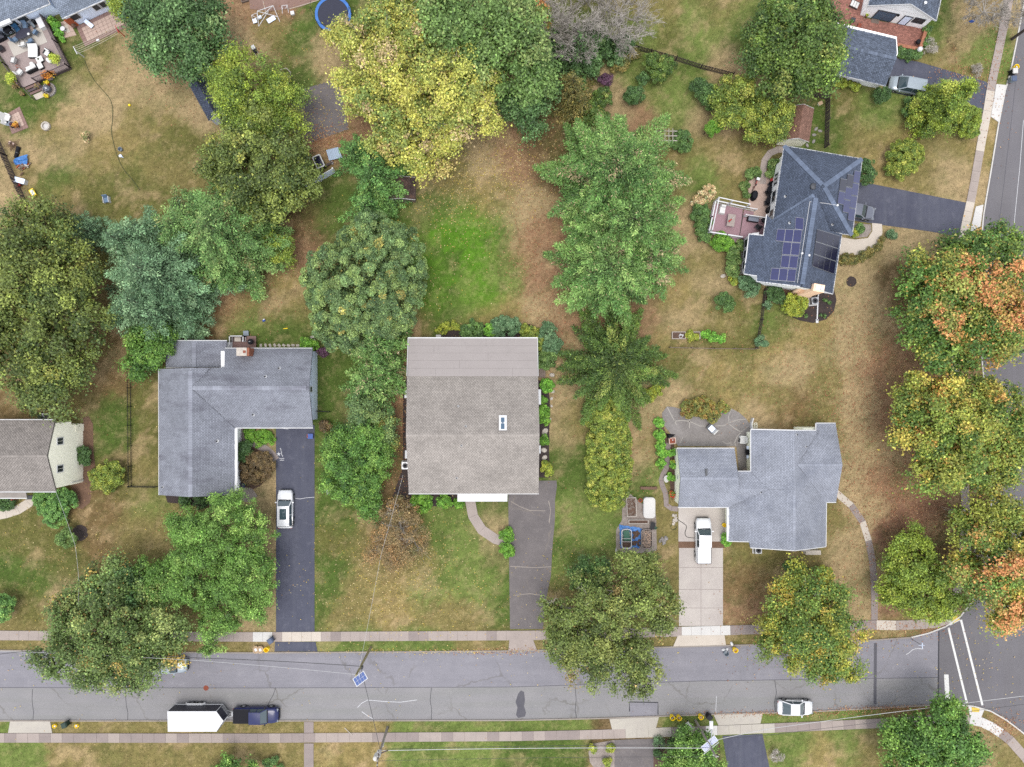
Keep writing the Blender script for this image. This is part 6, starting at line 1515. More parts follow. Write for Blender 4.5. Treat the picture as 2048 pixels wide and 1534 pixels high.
# ------------------------------------------------------------------ fences
_pk={}
def picket_mesh(h,w,t,material):
 k=(h,w,t,material)
 if k not in _pk:
  mb=MB();mb.prism([(-w/2,-t/2),(w/2,-t/2),(w/2,t/2),(-w/2,t/2)],.06,h-w*.4)
  mb.add([(-w/2,-t/2,h-w*.4),(w/2,-t/2,h-w*.4),(w/2,t/2,h-w*.4),(-w/2,t/2,h-w*.4),(0,-t/2,h),(0,t/2,h)],[(0,1,4),(3,5,2),(1,2,5,4),(0,4,5,3)])
  me=bpy.data.meshes.new('picket');me.from_pydata(mb.v,[],mb.f);me.materials.append(M[material]);_pk[k]=me
 return _pk[k]
def fence(label,px,h=1.3,step=.16,w=.1,t=.025,material='darkwood',group='fences round the gardens',rails=2,postgap=2.4,name='picket_fence',postr=.05,pick=True,z=0.0):
 pts=[P(x,y,0)for x,y in px];f=thing(name,label,'fence',tuple(pts[0]),0,group)
 rl=MB();org=Vector(f['org'])
 for a,b in zip(pts[:-1],pts[1:]):
  L=(b-a).length;ang=math.atan2((b-a).y,(b-a).x);s=Vector((-math.sin(ang),math.cos(ang),0))*(t/2+.022)
  for k in range(rails):
   zz=h*(.22+.58*k/max(rails-1,1));beam(rl,a+s+Vector((0,0,zz)),b+s+Vector((0,0,zz)),.04,.08)
  n=max(int(L/postgap),1)
  for i in range(n+1):
   p=a.lerp(b,i/n);MB().box(p+s*2.2+Vector((0,0,h*.5)),(postr*2,postr*2,h*1.06),ang).build('post',M[material],f,rel=True)
  if pick:
   n=int(L/step)
   for i in range(n):
    o=bpy.data.objects.new('picket',picket_mesh(h,w,t,material));COL.objects.link(o);o.parent=f
    o.location=a.lerp(b,(i+.5)/n)-org;o.rotation_euler=(random.gauss(0,.012),random.gauss(0,.02),ang)
 rl.build('rail',M[material],f,rel=True)
 return f
fence('long dark picket fence below the yellow green lawn',[(1252,95),(1300,108),(1350,122),(1400,138),(1463,154)],1.3,.17,.11)
fence('dark board fence beside the beige shed',[(1657,158),(1651,192),(1648,296)],1.5,.16,.12)
fence('short dark fence crossing behind the beige shed',[(1607,190),(1652,199)],1.4,.16,.12)
fence('dark picket fence at the left edge beside the blue tarp',[(-8,262),(14,312),(36,362),(60,414)],1.5,.16,.11)
fence('dark picket fence beside the dark evergreen globe',[(1527,580),(1520,640),(1510,697)],1.2,.17,.1)
fence('low weathered post and rail fence below the raised bed',[(1338,696),(1425,698),(1508,699)],1.0,material='wood',pick=False,rails=3,name='rail_fence')
fence('thin black metal fence left of the L shaped house',[(262,738),(263,850),(264,972),(318,973)],1.2,.2,.03,.03,'black',name='metal_fence',postr=.03)
fence('short black metal fence at the garage end of the L shaped house',[(634,822),(662,824)],1.2,.2,.03,.03,'black',name='metal_fence',postr=.03)
f=thing('panel_fence','white vinyl panel fence beside the cold frame','fence',tuple(P(640,365,0)),0,'fences round the gardens')
fa,fb=P(613,379,0),P(672,345,0)
for i in range(10):
 a,b=fa.lerp(fb,(i+.03)/10),fa.lerp(fb,(i+.97)/10);mb=MB();beam(mb,a+Vector((0,0,.9)),b+Vector((0,0,.9)),.03,1.6);mb.build('panel',M['bluegrey'],f,rel=True)
for t_ in(0,.5,1):q=fa.lerp(fb,t_);MB().box(q+Vector((0,0,.92)),(.13,.13,1.84),.5).box(q+Vector((0,0,1.86)),(.18,.18,.05),.5).build('post',M['white'],f,rel=True)
mb=MB();beam(mb,fa+Vector((0,0,1.72)),fb+Vector((0,0,1.72)),.07,.06);mb.build('rail',M['white'],f,rel=True)
# ------------------------------------------------------------------ vehicles
def loft(st,prof):
 """st: (x, half width, z bottom, z top); prof(w, zb, zt) -> half section from the keel line outwards to the crown line"""
 vs,fs=[],[];n=None
 for x,w,zb,zt in st:
  h=prof(w,zb,zt);ring=[(x,y,z)for y,z in h]+[(x,-y,z)for y,z in h[-2:0:-1]]
  n=len(ring);vs+=ring
 for i in range(len(st)-1):
  for j in range(n):
   k=(j+1)%n;fs.append((i*n+j,(i+1)*n+j,(i+1)*n+k,i*n+k))
 fs+=[tuple(range(n)),tuple((len(st)-1)*n+j for j in range(n))[::-1]]
 return vs,fs
def car(name,label,cat,px,py,rz,L,W,Ht,paint,belt,xs,roofx,bed=None,sunroof=False,group='parked vehicles',hood=.9):
 """belt: z of the window line; xs: (rear glass foot, windscreen foot); roofx: (roof rear, roof front); bed: material of a pickup's bed cover"""
 t=thing(name,label,cat,tuple(P(px,py,0)),rz,group);h=L/2;w=W/2
 rb=belt if not bed else belt+.02
 st=[(-h,w*.84,.42,rb-.25),(-h+.07,w*.93,.32,rb-.08),(-h+.35,w*.99,.26,rb),(-h+.9,w,.24,rb),(xs[0],w,.24,belt),(0,w,.24,belt),(xs[1],w,.24,belt-.02),(xs[1]+.5*(h-xs[1]),w*.985,.25,hood-.02),(h-.42,w*.95,.26,hood-.08),(h-.15,w*.86,.3,hood-.16),(h-.02,w*.7,.38,hood-.28)]
 pr=lambda ww,zb,zt:[(0,zb),(ww*.9,zb),(ww*.985,zb+.15),(ww,zb+(zt-zb)*.55),(ww*.965,zt-.07),(ww*.9,zt-.01),(ww*.5,zt+.02),(0,zt+.03)]
 MB().add(*loft(st,pr)).build('body',M[paint],t,smooth=True)
 wb,wt=w*.93,w*.74;zr=Ht-.07;zb_=belt-.03
 B=[Vector((xs[0],-wb,zb_)),Vector((xs[0],wb,zb_)),Vector((xs[1],wb,zb_)),Vector((xs[1],-wb,zb_))]
 T=[Vector((roofx[0],-wt,zr)),Vector((roofx[0],wt,zr)),Vector((roofx[1],wt,zr)),Vector((roofx[1],-wt,zr))]
 MB().add([b*.0+b.lerp(Vector((0,0,b.z)),.05)for b in B]+[q.lerp(Vector((0,0,q.z)),.05)for q in T],[(0,3,2,1),(4,5,6,7),(0,1,5,4),(1,2,6,5),(2,3,7,6),(3,0,4,7)]).build('cabin',M['black'],t)
 for nm,i,j in(('rear_window',0,1),('windshield',2,3),('side_window',1,2),('side_window',3,0)):
  a,b,c,d=B[i],B[j],T[j],T[i];cc=(a+b+c+d)/4
  q=[cc+(v-cc)*.93 for v in(a,b,c,d)]
  nrm=(b-a).cross(d-a).normalized();nrm=nrm if nrm.dot(cc-Vector((0,0,zb_)))>0 else-nrm
  mb=MB().quad(*[v+nrm*.012 for v in q])
  extr(mb,q,nrm*.01);mb.build(nm,M['carglass'],t)
 pl=MB()
 for b,q in zip(B,T):beam(pl,b,q,.1,.09)
 for s in(1,-1):
  xm=(xs[0]+xs[1])/2-.1;beam(pl,Vector((xm,s*wb,zb_)),Vector((xm,s*wt,zr)),.07,.06)
  beam(pl,T[0]if s<0 else T[1],T[3]if s<0 else T[2],.09,.07)
 o=pl.build('pillars',M[paint],t);o['kind']='stuff'
 vs=[];nx_,ny_=6,7
 for i in range(nx_):
  for j in range(ny_):
   u,v=i/(nx_-1),j/(ny_-1);x=roofx[0]-.06+(roofx[1]-roofx[0]+.12)*u;y=(v*2-1)*(wt+.03)
   vs.append((x,y,zr+.015+.055*(1-(2*u-1)**2*.7)*(1-(2*v-1)**2)))
 MB().add(vs,[(i*ny_+j,(i+1)*ny_+j,(i+1)*ny_+j+1,i*ny_+j+1)for i in range(nx_-1)for j in range(ny_-1)]).build('roof',M[paint],t,smooth=True)
 if sunroof:
  MB().box(((roofx[0]+roofx[1])/2+.25,0,zr+.075),(1.35,.86,.03)).build('sunroof',M['carglass'],t)
 if bed:
  x0,x1=-h+.1,xs[0]-.06
  MB().box(((x0+x1)/2,0,belt+.05),(x1-x0,W*.86,.05)).build('bed_cover',M[bed],t)
  mb=MB()
  for s in(1,-1):mb.box(((x0+x1)/2,s*W*.445,belt+.06),(x1-x0+.04,.06,.06))
  mb.box((x0,0,belt+.06),(.06,W*.9,.06)).build('bed_trim',M['black'],t)
 r=.34 if not bed else .38
 for x in(-h+L*.2,h-L*.185):
  for s in(1,-1):
   y=s*(w-.1)
   wh_=MB().tube((x,y-.115,r),(x,y+.115,r),r,r,20)
   for dy in(-.115,.115):pass
   wo_=wh_.build('wheel',M['blackrub'],t)
   MB().tube((x,y+s*.10,r),(x,y+s*.135,r),r*.62,r*.55,14).build('rim',M['chrome'],wo_)
   MB().tube((x,s*(w*.985-.02),r+.02),(x,s*(w*.985+.012),r+.02),r*1.17,r*1.17,20).build('wheel_arch',M['black'],t)
 for s in(1,-1):
  MB().box((xs[1]-.25,s*(w+.1),belt+.05),(.14,.22,.13)).build('mirror',M[paint if not bed or paint=='carwhite' else 'black'],t)
  MB().box((h-.13,s*w*.7,hood-.24),(.22,w*.3,.14),-s*.4).build('headlight',M['clearlens'],t)
  MB().box((-h+.05,s*w*.78,rb-.2),(.1,w*.26,.16)).build('taillight',M['redlens'],t)
 MB().box((h-.02,0,.42),(.1,W*.7,.26)).build('grille',M['black'],t)
 MB().box((xs[1]+.06,0,belt+.01),(.14,W*.8,.03)).build('cowl',M['black'],t)
 return t
car('white_suv','white SUV with a glass sunroof on the blue black driveway','car',574.5,1016,RAD(90),4.9,1.95,1.74,'carwhite',1.08,(-2.2,1.15),(-1.95,.45),sunroof=True,hood=1.06)
car('white_pickup','white pickup truck with a white bed cover on the concrete driveway','pickup truck',1403.5,1079,RAD(90),5.85,1.98,1.86,'carwhite',1.14,(-.75,1.55),(-.6,.85),bed='carwhite',hood=1.1)
car('white_sedan','white sedan parked along the lower kerb near the junction','car',1586,1410,RAD(-1),4.55,1.84,1.45,'carwhite',.95,(-1.75,1.0),(-.75,.3),hood=.9)
car('navy_pickup','navy blue pickup truck with a black bed cover in front of the trailer','pickup truck',516.5,1424.5,0,5.75,1.98,1.84,'carblue',1.14,(-.7,1.5),(-.55,.8),bed='cover',hood=1.1)
car('silver_minivan','silver minivan beside the white garage','car',1807.5,176,RAD(169),4.55,1.86,1.78,'carsilver',1.05,(-2.1,1.25),(-1.95,.35),hood=.98)
car('grey_car','dark grey car half under the edge of the solar panel roof','car',1709,424,RAD(-11),4.6,1.84,1.46,'cargrey',.95,(-1.75,1.0),(-.9,.3),hood=.9)
car('silver_suv','silver car half hidden under the mixed green and gold street tree','car',344,1326,0,4.6,1.86,1.66,'carsilver',1.02,(-2.1,1.05),(-1.9,.4),hood=.98)
tr=thing('box_trailer','white roofed enclosed trailer with dark sides behind the navy pickup','trailer',tuple(P(396,1433,0)),0,'parked vehicles')
zt=2.45
roof_=[P(x,y,zt)for x,y in((335,1422.5),(432.5,1422.5),(447,1442),(433,1463),(336,1463))]
bl=[Vector((p.x,p.y,0))for p in roof_]
MB().prism([(p.x,p.y)for p in inset(bl,.03)],.45,zt-.03).build('body',M['trailerside'],tr,rel=True)
MB().prism([(p.x,p.y)for p in bl],zt-.03,zt+.04).build('roof',M['white'],tr,rel=True)
mb=MB()
for i in range(5):a,b=bl[i],bl[(i+1)%5];beam(mb,a+Vector((0,0,.5)),b+Vector((0,0,.5)),.07,.12);beam(mb,a+Vector((0,0,.5)),a+Vector((0,0,zt)),.06,.06)
mb.build('trim',M['white'],tr,rel=True)
for i in(1,2):
 a,b=bl[i],bl[i+1];mb=MB();beam(mb,a.lerp(b,.08)+Vector((0,0,.75)),a.lerp(b,.92)+Vector((0,0,.75)),.08,.5);mb.build('stone_guard',M['steel'],tr,rel=True)
nose=bl[2]
mb=MB();tip=Vector((nose.x+1.25,nose.y,.5))
beam(mb,Vector((nose.x-.6,nose.y+.55,.5)),tip,.08,.1);beam(mb,Vector((nose.x-.6,nose.y-.55,.5)),tip,.08,.1);beam(mb,Vector((nose.x+.1,nose.y,.5)),tip,.06,.08);mb.box((nose.x+.5,nose.y,.55),(.5,.45,.05));mb.tube(tip-Vector((.3,0,.5)),tip+Vector((-.3,0,.35)),.04)
mb.build('drawbar',M['steel'],tr,rel=True)
for y_,s in((bl[0].y,1),(bl[3].y,-1)):
 for x_ in(P(388,0,.4).x+.75,P(388,0,.4).x-.25):
  w_=MB().tube((x_,y_-.02,.35),(x_,y_+s*.2,.35),.35,.35,18).build('wheel',M['blackrub'],tr,rel=True)
  r_=MB().tube((x_,y_+s*.19,.35),(x_,y_+s*.215,.35),.2,.18,12).build('rim',M['chrome'],w_);r_.data.transform(Matrix.Translation(-Vector(tr['org'])))
 xc=P(388,0,.4).x+.25
 mb=MB();pp_=[Vector((xc-1.25,y_+s*.13,.5)),Vector((xc-.95,y_+s*.13,.8)),Vector((xc+.95,y_+s*.13,.8)),Vector((xc+1.25,y_+s*.13,.5))]
 for a,b in zip(pp_[:-1],pp_[1:]):beam(mb,a,b,.26,.05)
 mb.build('fender',M['white'],tr,rel=True)
# ------------------------------------------------------------------ utility poles and cables
def pole(label,bx,by,tx,ty,h,wood,r=.15,name='utility_pole'):
 b=P(bx,by,0);t=thing(name,label,'utility pole',tuple(b),0,'utility poles along the street')
 top=P(tx,ty,h);top=Vector((b.x+(top.x-b.x)*.6,b.y+(top.y-b.y)*.6,h))
 MB().tube(b,top,r,r*.72,12).build('shaft',M[wood],t,rel=True)
 return t,b,top
def cable(label,pts,sag=.5,r=.022,material='wire',name='cable',n=14,group='overhead cables'):
 """a hanging cable between the points"""
 P_=[]
 for a,b in zip(pts[:-1],pts[1:]):
  a,b=Vector(a),Vector(b)
  for i in range(n+1):t=i/n;P_.append(a.lerp(b,t)-Vector((0,0,4*sag*t*(1-t))))
 return tag(MB().path(P_,r,4).build(name,M[material]),label,'cable',group)
p1,b1_,t1_=pole('yellowish wooden pole with one solar panel by the upper kerb',742,1294,712,1351,9.0,'polewood',.17)
sp=P(721,1357,7.6);spt=P(721,1357,7.6)
def sol_panel(parent,c,w,h,rz,tilt,material='solarblue',legs=True):
 m=Matrix.Rotation(rz,3,'Z')@Matrix.Rotation(tilt,3,'X');cc=Vector(c)
 fr=MB();vs=[m@Vector((x*w/2,y*h/2,z))+cc for z in(-.03,.03)for x,y in((-1,-1),(1,-1),(1,1),(-1,1))]
 fr.add(vs,[(0,3,2,1),(4,5,6,7),(0,1,5,4),(1,2,6,5),(2,3,7,6),(3,0,4,7)])
 o=fr.build('solar_panel',M['white'],parent,rel=True)
 for i in range(4):
  for j in range(2):
   g=MB();x0,x1=(i/4-.5)*w*.92+.015,((i+1)/4-.5)*w*.92-.015;y0,y1=(j/2-.5)*h*.9+.012,((j+1)/2-.5)*h*.9-.012
   g.slab([m@Vector((x,y,.042))+cc for x,y in((x0,y0),(x1,y0),(x1,y1),(x0,y1))],.008)
   q=g.build('cell',M[material],o);q.data.transform(Matrix.Translation(-Vector(parent['org'])))
 return o
pc_=b1_.lerp(t1_,.86)+Vector((.75,-.75,.15));sol_panel(p1,P(720.5,1357.5,7.6),1.65,1.05,RAD(37),RAD(-22))
mb=MB();beam(mb,b1_.lerp(t1_,.84),P(720.5,1357.5,7.5),.07,.07);beam(mb,b1_.lerp(t1_,.78),P(720.5,1357.5,7.5),.05,.05);mb.build('bracket',M['steel'],p1,rel=True)
MB().box(b1_.lerp(t1_,.72)+Vector((.18,-.05,0)),(.25,.3,.5)).build('terminal_box',M['darkmetal'],p1,rel=True)
p2,b2_,t2_=pole('dark pole with two pale transformer drums below the lower sidewalk',775,1454,759,1516,9.2,'polegrey',.16)
for i,(x,y,z)in enumerate(((752,1514,8.0),(757,1508,7.3))):
 c=P(x,y,z);MB().lathe(c-Vector((0,0,.55)),[(.27,0),(.3,.05),(.3,.95),(.24,1.05),(.06,1.1)],16).build('transformer',M['walkwhite'],p2,rel=True)
mb=MB();a=t2_-Vector((0,0,.4));beam(mb,a-Vector((.1,1.3,0)),a+Vector((.1,1.0,0)),.1,.12);beam(mb,a-Vector((.7,.5,1.6)),a+Vector((.9,.2,-1.6)),.1,.12);mb.build('crossarm',M['darkwood'],p2,rel=True)
for k in(-1.2,-.6,.4,.9):MB().lathe(a+Vector((k*.08,k,.06)),[(.05,0),(.07,.06),(.05,.12),(.06,.17),(.02,.22)],8).build('insulator',M['walkwhite'],p2,rel=True)
MB().tube(b2_+Vector((.17,0,0)),b2_+Vector((.17,0,2.6)),.06,.06,8).build('guard_pipe',M['blackrub'],p2,rel=True);MB().tube(b2_+Vector((.16,-.02,2.6)),b2_.lerp(t2_,.6)+Vector((.16,-.02,0)),.06,.06,8).build('guard_pipe',M['white'],p2,rel=True)
p3,b3_,t3_=pole('grey pole with street light arm and two solar panels beside the black bin',1391,1441,1432,1511,9.4,'polegrey',.17)
sol_panel(p3,P(1426,1481,7.2),1.0,.75,RAD(38),RAD(-8));sol_panel(p3,P(1412,1494,7.2),1.0,.75,RAD(38),RAD(-8))
mb=MB();la=P(1420,1493,7.6);lb=P(1423,1452,7.9);mb.path([b3_.lerp(t3_,.8),la,la.lerp(lb,.5)+Vector((0,0,.3)),lb],.05,6);mb.build('lamp_arm',M['steel'],p3,rel=True)
MB().taper(P(1422.5,1450,7.85),(.45,.95),(.3,.7),.16).build('lamp_head',M['white'],p3,rel=True)
mb=MB();a=b3_.lerp(t3_,.78);beam(mb,a-Vector((.9,.7,0)),a+Vector((.9,.7,0)),.07,.07);a=t3_-Vector((0,0,.25));beam(mb,a-Vector((.35,-.1,0)),a+Vector((.35,-.1,0)),.08,.1);mb.build('crossarm',M['steel'],p3,rel=True)
p4,b4_,t4_=pole('dark wooden pole at the right edge by the cross road',2024,78,2066,47,7.6,'darkwood',.2)
lt=P(-70,1318,7.0);lt2=P(-70,1300,6.6)
cable('thick black cable running left from the yellowish pole',[b1_.lerp(t1_,.70),P(396,1316,7.0),P(60,1302,6.4),lt],.25,.04)
cable('thin pale cable running left from the yellowish pole',[b1_.lerp(t1_,.97),P(380,1320,8.2),lt2],.2,.018,'palewire')
cable('black cable crossing the street between the yellowish and dark poles',[b1_.lerp(t1_,.72),b2_.lerp(t2_,.72)],.15,.035)
cable('thin pale service cable from the yellowish pole up to the taupe roofed house',[b1_.lerp(t1_,.8),P(762,1110,6.0),P(806,950,4.2)],.15,.014,'palewire')
cable('pale cable along the lower verge between the dark and the grey pole',[b2_.lerp(t2_,.72),b3_.lerp(t3_,.78)],.3,.035,'palewire')
cable('dark cable along the lower verge between the dark and the grey pole',[b2_.lerp(t2_,.68),b3_.lerp(t3_,.7)],.3,.022)
cable('dark upper cable leaving the dark pole towards the lower right',[t2_,t3_],.25,.018)
cable('pale cable rising from the grey pole over the junction',[b3_.lerp(t3_,.62),P(1540,1457,5.4),P(1880,1413,5.4),P(2120,1384,5.8)],.1,.03,'palewire')
cable('dark cable rising from the grey pole over the junction',[b3_.lerp(t3_,.58),P(1540,1470,4.8),P(1890,1430,4.8),P(2120,1400,5)],.1,.02)
cable('thin cable from the cream house eave down towards the street',[P(112,985,5.4),P(150,1090,5.9),P(158,1170,6.2),P(150,1300,6.6)],.1,.014,'palewire')
# ------------------------------------------------------------------ small things
def prop(name,label,cat,px,py,z,rz,parts,group=None):
 t=thing(name,label,cat,tuple(P(px,py,z)),rz,group)
 for nm,mb,m in parts:mb.build(nm,M[m],t)
 return t
def wheelie_bin(label,px,py,rz,mat_,lid=None,s=1.0,group='bins put out at the kerb'):
 b=MB().taper((0,0,.1),(.48*s,.5*s),(.62*s,.66*s),.88*s);b.box((-.34*s,0,.95*s),(.1,.5*s,.06))
 l=MB().taper((0,0,.99*s),(.68*s,.7*s),(.56*s,.56*s),.09)
 t=prop('wheelie_bin',label,'bin',px,py,0,rz,[('body',b,mat_),('lid',l,lid or mat_)],group)
 for k in(-1,1):MB().tube((-.27*s,k*.24*s,.12),(-.27*s,k*.3*s,.12),.12,.12,12).build('wheel',M['blackrub'],t)
 return t
def bucket(label,px,py,fill='card',r=.3,h=.75,mat_='yellow',group='round yellow recycling tubs',rz=0):
 t=prop('recycling_tub',label,'tub',px,py,0,rz,[('body',MB().lathe((0,0,0),[(r*.82,0),(r,h),(r*1.06,h),(r*1.06,h-.05),(r*.9,h-.04),(r*.72,.12),(0,.12)],18),mat_)],group)
 if fill:
  mb=MB()
  for i in range(4):mb.box((random.uniform(-r*.4,r*.4),random.uniform(-r*.4,r*.4),h*.7+random.uniform(-.03,.06)),(.13,.17,.1),random.random()*3)
  mb.build('contents',M[fill],t)
 for k in(-1,1):MB().box((k*r*1.08,0,h-.09),(.07,.16,.07)).build('handle',M[mat_],t)
 return t
wheelie_bin('slate blue wheelie bin on the sidewalk beside the sealed driveway',545,1277,RAD(215),'binblue')
bucket('yellow tub beside cardboard boxes on the upper verge',536,1296,None)
for x,l_ in((514,'cardboard box farther from the yellow tub on the upper verge'),(523,'cardboard box full of paper next to the yellow tub')):
 b=MB().taper((0,0,0),(.45,.6),(.5,.66),.45);fl_=MB()
 for k in(-1,1):fl_.box((k*.3,0,.47),(.2,.6,.015),0,0,('Y',k*.5));fl_.box((0,k*.38,.47),(.46,.2,.015),0,0,('X',-k*.5))
 prop('cardboard_box',l_,'box',x,1297,0,.1,[('body',b,'card'),('flap',fl_,'card'),('paper',MB().box((0,0,.46),(.3,.36,.06),.3),'white')],'cardboard boxes put out for collection')
bucket('yellow tub, left of the close pair on the lower kerb',1343,1431.5,'steel');bucket('yellow tub, right of the close pair on the lower kerb',1356,1432,'card')
bucket('yellow tub standing alone left of the black bin',1399.5,1430,'card')
wheelie_bin('black wheelie bin on the lower kerb',1415,1428,RAD(140),'black')
bucket('yellow tub at the upper kerb near the overhanging tree',1468,1297,'card');bucket('grey tub beside bits of litter in the upper gutter',1450.5,1304,None,.32,.6,'bingrey',None)
for k,(x,y)in enumerate(((1447,1299),(1453,1299),(1463,1287))):
 prop('paper_bag',('crumpled white bag left of the grey tub','crumpled white bag right of the grey tub','flattened white box on the verge above the yellow tub')[k],'bag',x,y,0,k,[('body',MB().lathe((0,0,0),[(.16,0),(.24,.12),(.14,.26),(0,.3)],7,0,1.3,.8),'white')],'litter by the upper gutter')
wheelie_bin('dark green wheelie bin near the bottom left corner',137,1444,RAD(200),'darkgreen')
for x,l_ in((112,'yellow tub lying left of the dark green bin'),(156,'yellow and white tub right of the dark green bin')):bucket(l_,x,1450,'white',.24,.4)
bucket('yellow tub farthest up the cross road kerb',2026,138,'white');wheelie_bin('black bin with a pale green lid on the cross road',2020,148,RAD(0),'black','walkwhite');wheelie_bin('blue grey wheelie bin tipped toward the cross road',2018,163,RAD(0),'bingrey','binblue')
prop('mailbox','white mailbox with a dark slot on twin black posts by the lower verge','mailbox',1373,1442,0,RAD(-55),[('post',MB().box((0,.15,.45),(.09,.09,.9)).box((0,-.15,.45),(.09,.09,.9)),'black'),('box',MB().box((.05,0,1.15),(.75,.5,.45)).lathe((.05,0,1.36),[(.27,0),(.22,.1),(0,.15)],14),'white'),('slot',MB().box((.1,0,1.5),(.4,.14,.05)),'black')])
prop('wooden_stake','pale wooden stake lying across the lower verge','stake',697,1463,.12,RAD(-44),[('body',MB().box((0,0,.03),(1.4,.07,.05)),'palewood')])
prop('sign_post','small white utility marker on the upper verge near the junction','marker',1822,1277,0,0,[('post',MB().tube((0,0,0),(0,0,2.2),.03,.03,6),'darkmetal'),('street_sign',MB().box((0,0,2.3),(.75,.03,.18)).box((0,0,2.5),(.03,.75,.18)),'bluegrey')])
prop('scooter','small black scooter lying on the dry lawn by the sealed driveway','scooter',526,1241,0,RAD(52),[('deck',MB().box((0,0,.1),(.75,.14,.04)),'black'),('stem',MB().tube((.35,0,.1),(.55,.02,.75),.025),'black'),('handlebar',MB().tube((.55,-.22,.75),(.55,.24,.75),.025),'black'),('wheel',MB().tube((-.35,-.03,.08),(-.35,.03,.08),.08,.08,10).tube((.38,-.03,.08),(.38,.03,.08),.08,.08,10),'blackrub')])
for x,y,l_ in((528,641,'small blue and white toy on the rear lawn of the L shaped house'),(571,657,'yellow toy bat on the rear lawn of the L shaped house')):
 if x<540:prop('toy',l_,'toy',x,y,0,.4,[('body',MB().taper((0,0,0),(.4,.3),(.25,.2),.2),'blue'),('top',MB().box((.1,.1,.22),(.2,.12,.06)),'white')])
 else:prop('toy',l_,'toy',x,y,0,.15,[('body',MB().tube((-.3,0,.05),(.3,0,.05),.03,.06,8),'yellow')])
prop('toy_car','blue and green ride on toy beside the round bright green tree','toy',652,912,0,RAD(75),[('seat',MB().taper((.25,0,.12),(.5,.42),(.4,.34),.4),'blue'),('body',MB().taper((-.3,0,.1),(.55,.5),(.42,.4),.25),'green'),('wheel',MB().tube((-.45,-.3,.12),(-.45,.3,.12),.12,.12,12).tube((.3,-.28,.12),(.3,.28,.12),.12,.12,12),'yellow')])
prop('slide','white child slide lying under the round bright green tree','toy',664,980,0,RAD(25),[('chute',MB().box((0,0,.2),(1.5,.42,.06),0,0,('Y',-.12)).box((0,.22,.28),(1.5,.05,.16),0,0,('Y',-.12)).box((0,-.22,.28),(1.5,.05,.16),0,0,('Y',-.12)),'white'),('ladder',MB().tube((.7,-.2,.35),(.9,-.2,0),.03).tube((.7,.2,.35),(.9,.2,0),.03),'white')])
prop('wire_hoop','thin bent toy frame on the grass above the white slide','toy',650,966,0,0,[('frame',MB().path([Vector(q)for q in((-.4,-.3,0),(-.3,.35,.4),(.5,.3,.4),(.2,-.2,0))],.03),'wood')])
star=[(r_*math.cos(PI/2+k*PI/5),r_*math.sin(PI/2+k*PI/5))for k in range(10)for r_ in(.3 if k%2==0 else .12,)]
so=MB().prism([(P(557.5,908,0).x+x,P(557.5,908,0).y+y)for x,y in star],.03,.034).build('chalk_star',M['chalk']);tag(so,'small white chalk star on the sealed driveway',kind='structure')
def scrib(x0,y0,n,dx,dy,amp,l_):
 pts=[(x0+dx*i+random.uniform(-amp,amp),y0+dy*i+(amp if i%2 else-amp)*random.uniform(.5,1))for i in range(n)];line_mark('chalk_line',pts,.07,'chalk',.034,l_)
scrib(561,897,12,.35,1.4,1.3,'white chalk scribble beside the chalk star');scrib(559,917,9,1.2,0,.9,'upper row of chalk scribble on the sealed driveway');scrib(560,920.5,8,1.1,0,.6,'lower row of chalk scribble on the sealed driveway')
scrib(567,857,9,1.2,.1,.8,'chalk scribble at the garage end of the sealed driveway')
prop('bin_box','blue storage tub at the garage corner of the L shaped house','tub',623,872,0,0,[('body',MB().taper((0,0,0),(.5,.5),(.6,.6),.5),'binblue'),('lid',MB().box((0,0,.52),(.64,.64,.05)),'blue')])
prop('chalk_box','pinkish cone by the garage corner of the L shaped house','cone',617,872,0,0,[('base',MB().box((0,0,.03),(.4,.4,.06)),'orange'),('cone',MB().lathe((0,0,.06),[(.16,0),(.04,.6)],12),'orange'),('band',MB().lathe((0,0,.26),[(.125,0),(.09,.16)],12),'white')])
prop('utility_box','grey blue utility box in the bed beside the L shaped house','box',485,970,0,0,[('body',MB().box((0,0,.35),(.65,.6,.7)),'binblue'),('lid',MB().taper((0,0,.7),(.7,.65),(.5,.45),.08),'darkmetal')])
def ac(label,px,py,rz=0,s=1.0):
 b=MB().box((0,0,.42*s),(.85*s,.85*s,.75*s));g=MB().lathe((0,0,.8*s),[(.36*s,0),(.36*s,.03),(.3*s,.03),(.3*s,.01),(0,.01)],20)
 f_=MB()
 for k in range(4):f_.box((0,0,.83*s),(.5*s,.1,.02),k*PI/4)
 return prop('air_conditioner',label,'air conditioner',px,py,0,rz,[('pad',MB().box((0,0,.03),(1.1,1.1,.08)),'walkwhite'),('body',b,'steel'),('fan_grille',g,'darkmetal'),('fan',f_,'black')],'air conditioner units')
ac('air conditioner at the left wall of the taupe roofed house',812,930);ac('air conditioner below the grey roofed house',1513,1098);ac('air conditioner behind the cream house',90,835);ac('round pale air conditioner pad beside the golden clipped globe',1625,603,.1)
def raised_bed(label,px,py,w,l,h,rz,frame,fill='soil',z=0,name='raised_bed',divs=()):
 t=thing(name,label,'raised bed',tuple(P(px,py,0)),rz,'raised garden beds')
 for k in(-1,1):
  MB().box((k*(w/2-.04),0,h/2),(.08,l,h)).build('side_board',M[frame],t);MB().box((0,k*(l/2-.04),h/2),(w-.17,.078,h)).build('end_board',M[frame],t)
 for y in divs:MB().box((0,y,h/2),(w-.17,.06,h)).build('divider',M[frame],t)
 MB().box((0,0,h*.4),(w-.17,l-.17,h*.7)).build('earth',M[fill],t)
 return t
b=raised_bed('wooden raised bed full of dead leaves left of the white lidded tub',1262,1013,1.25,2.45,.45,RAD(2),'palewood')
mb=MB()
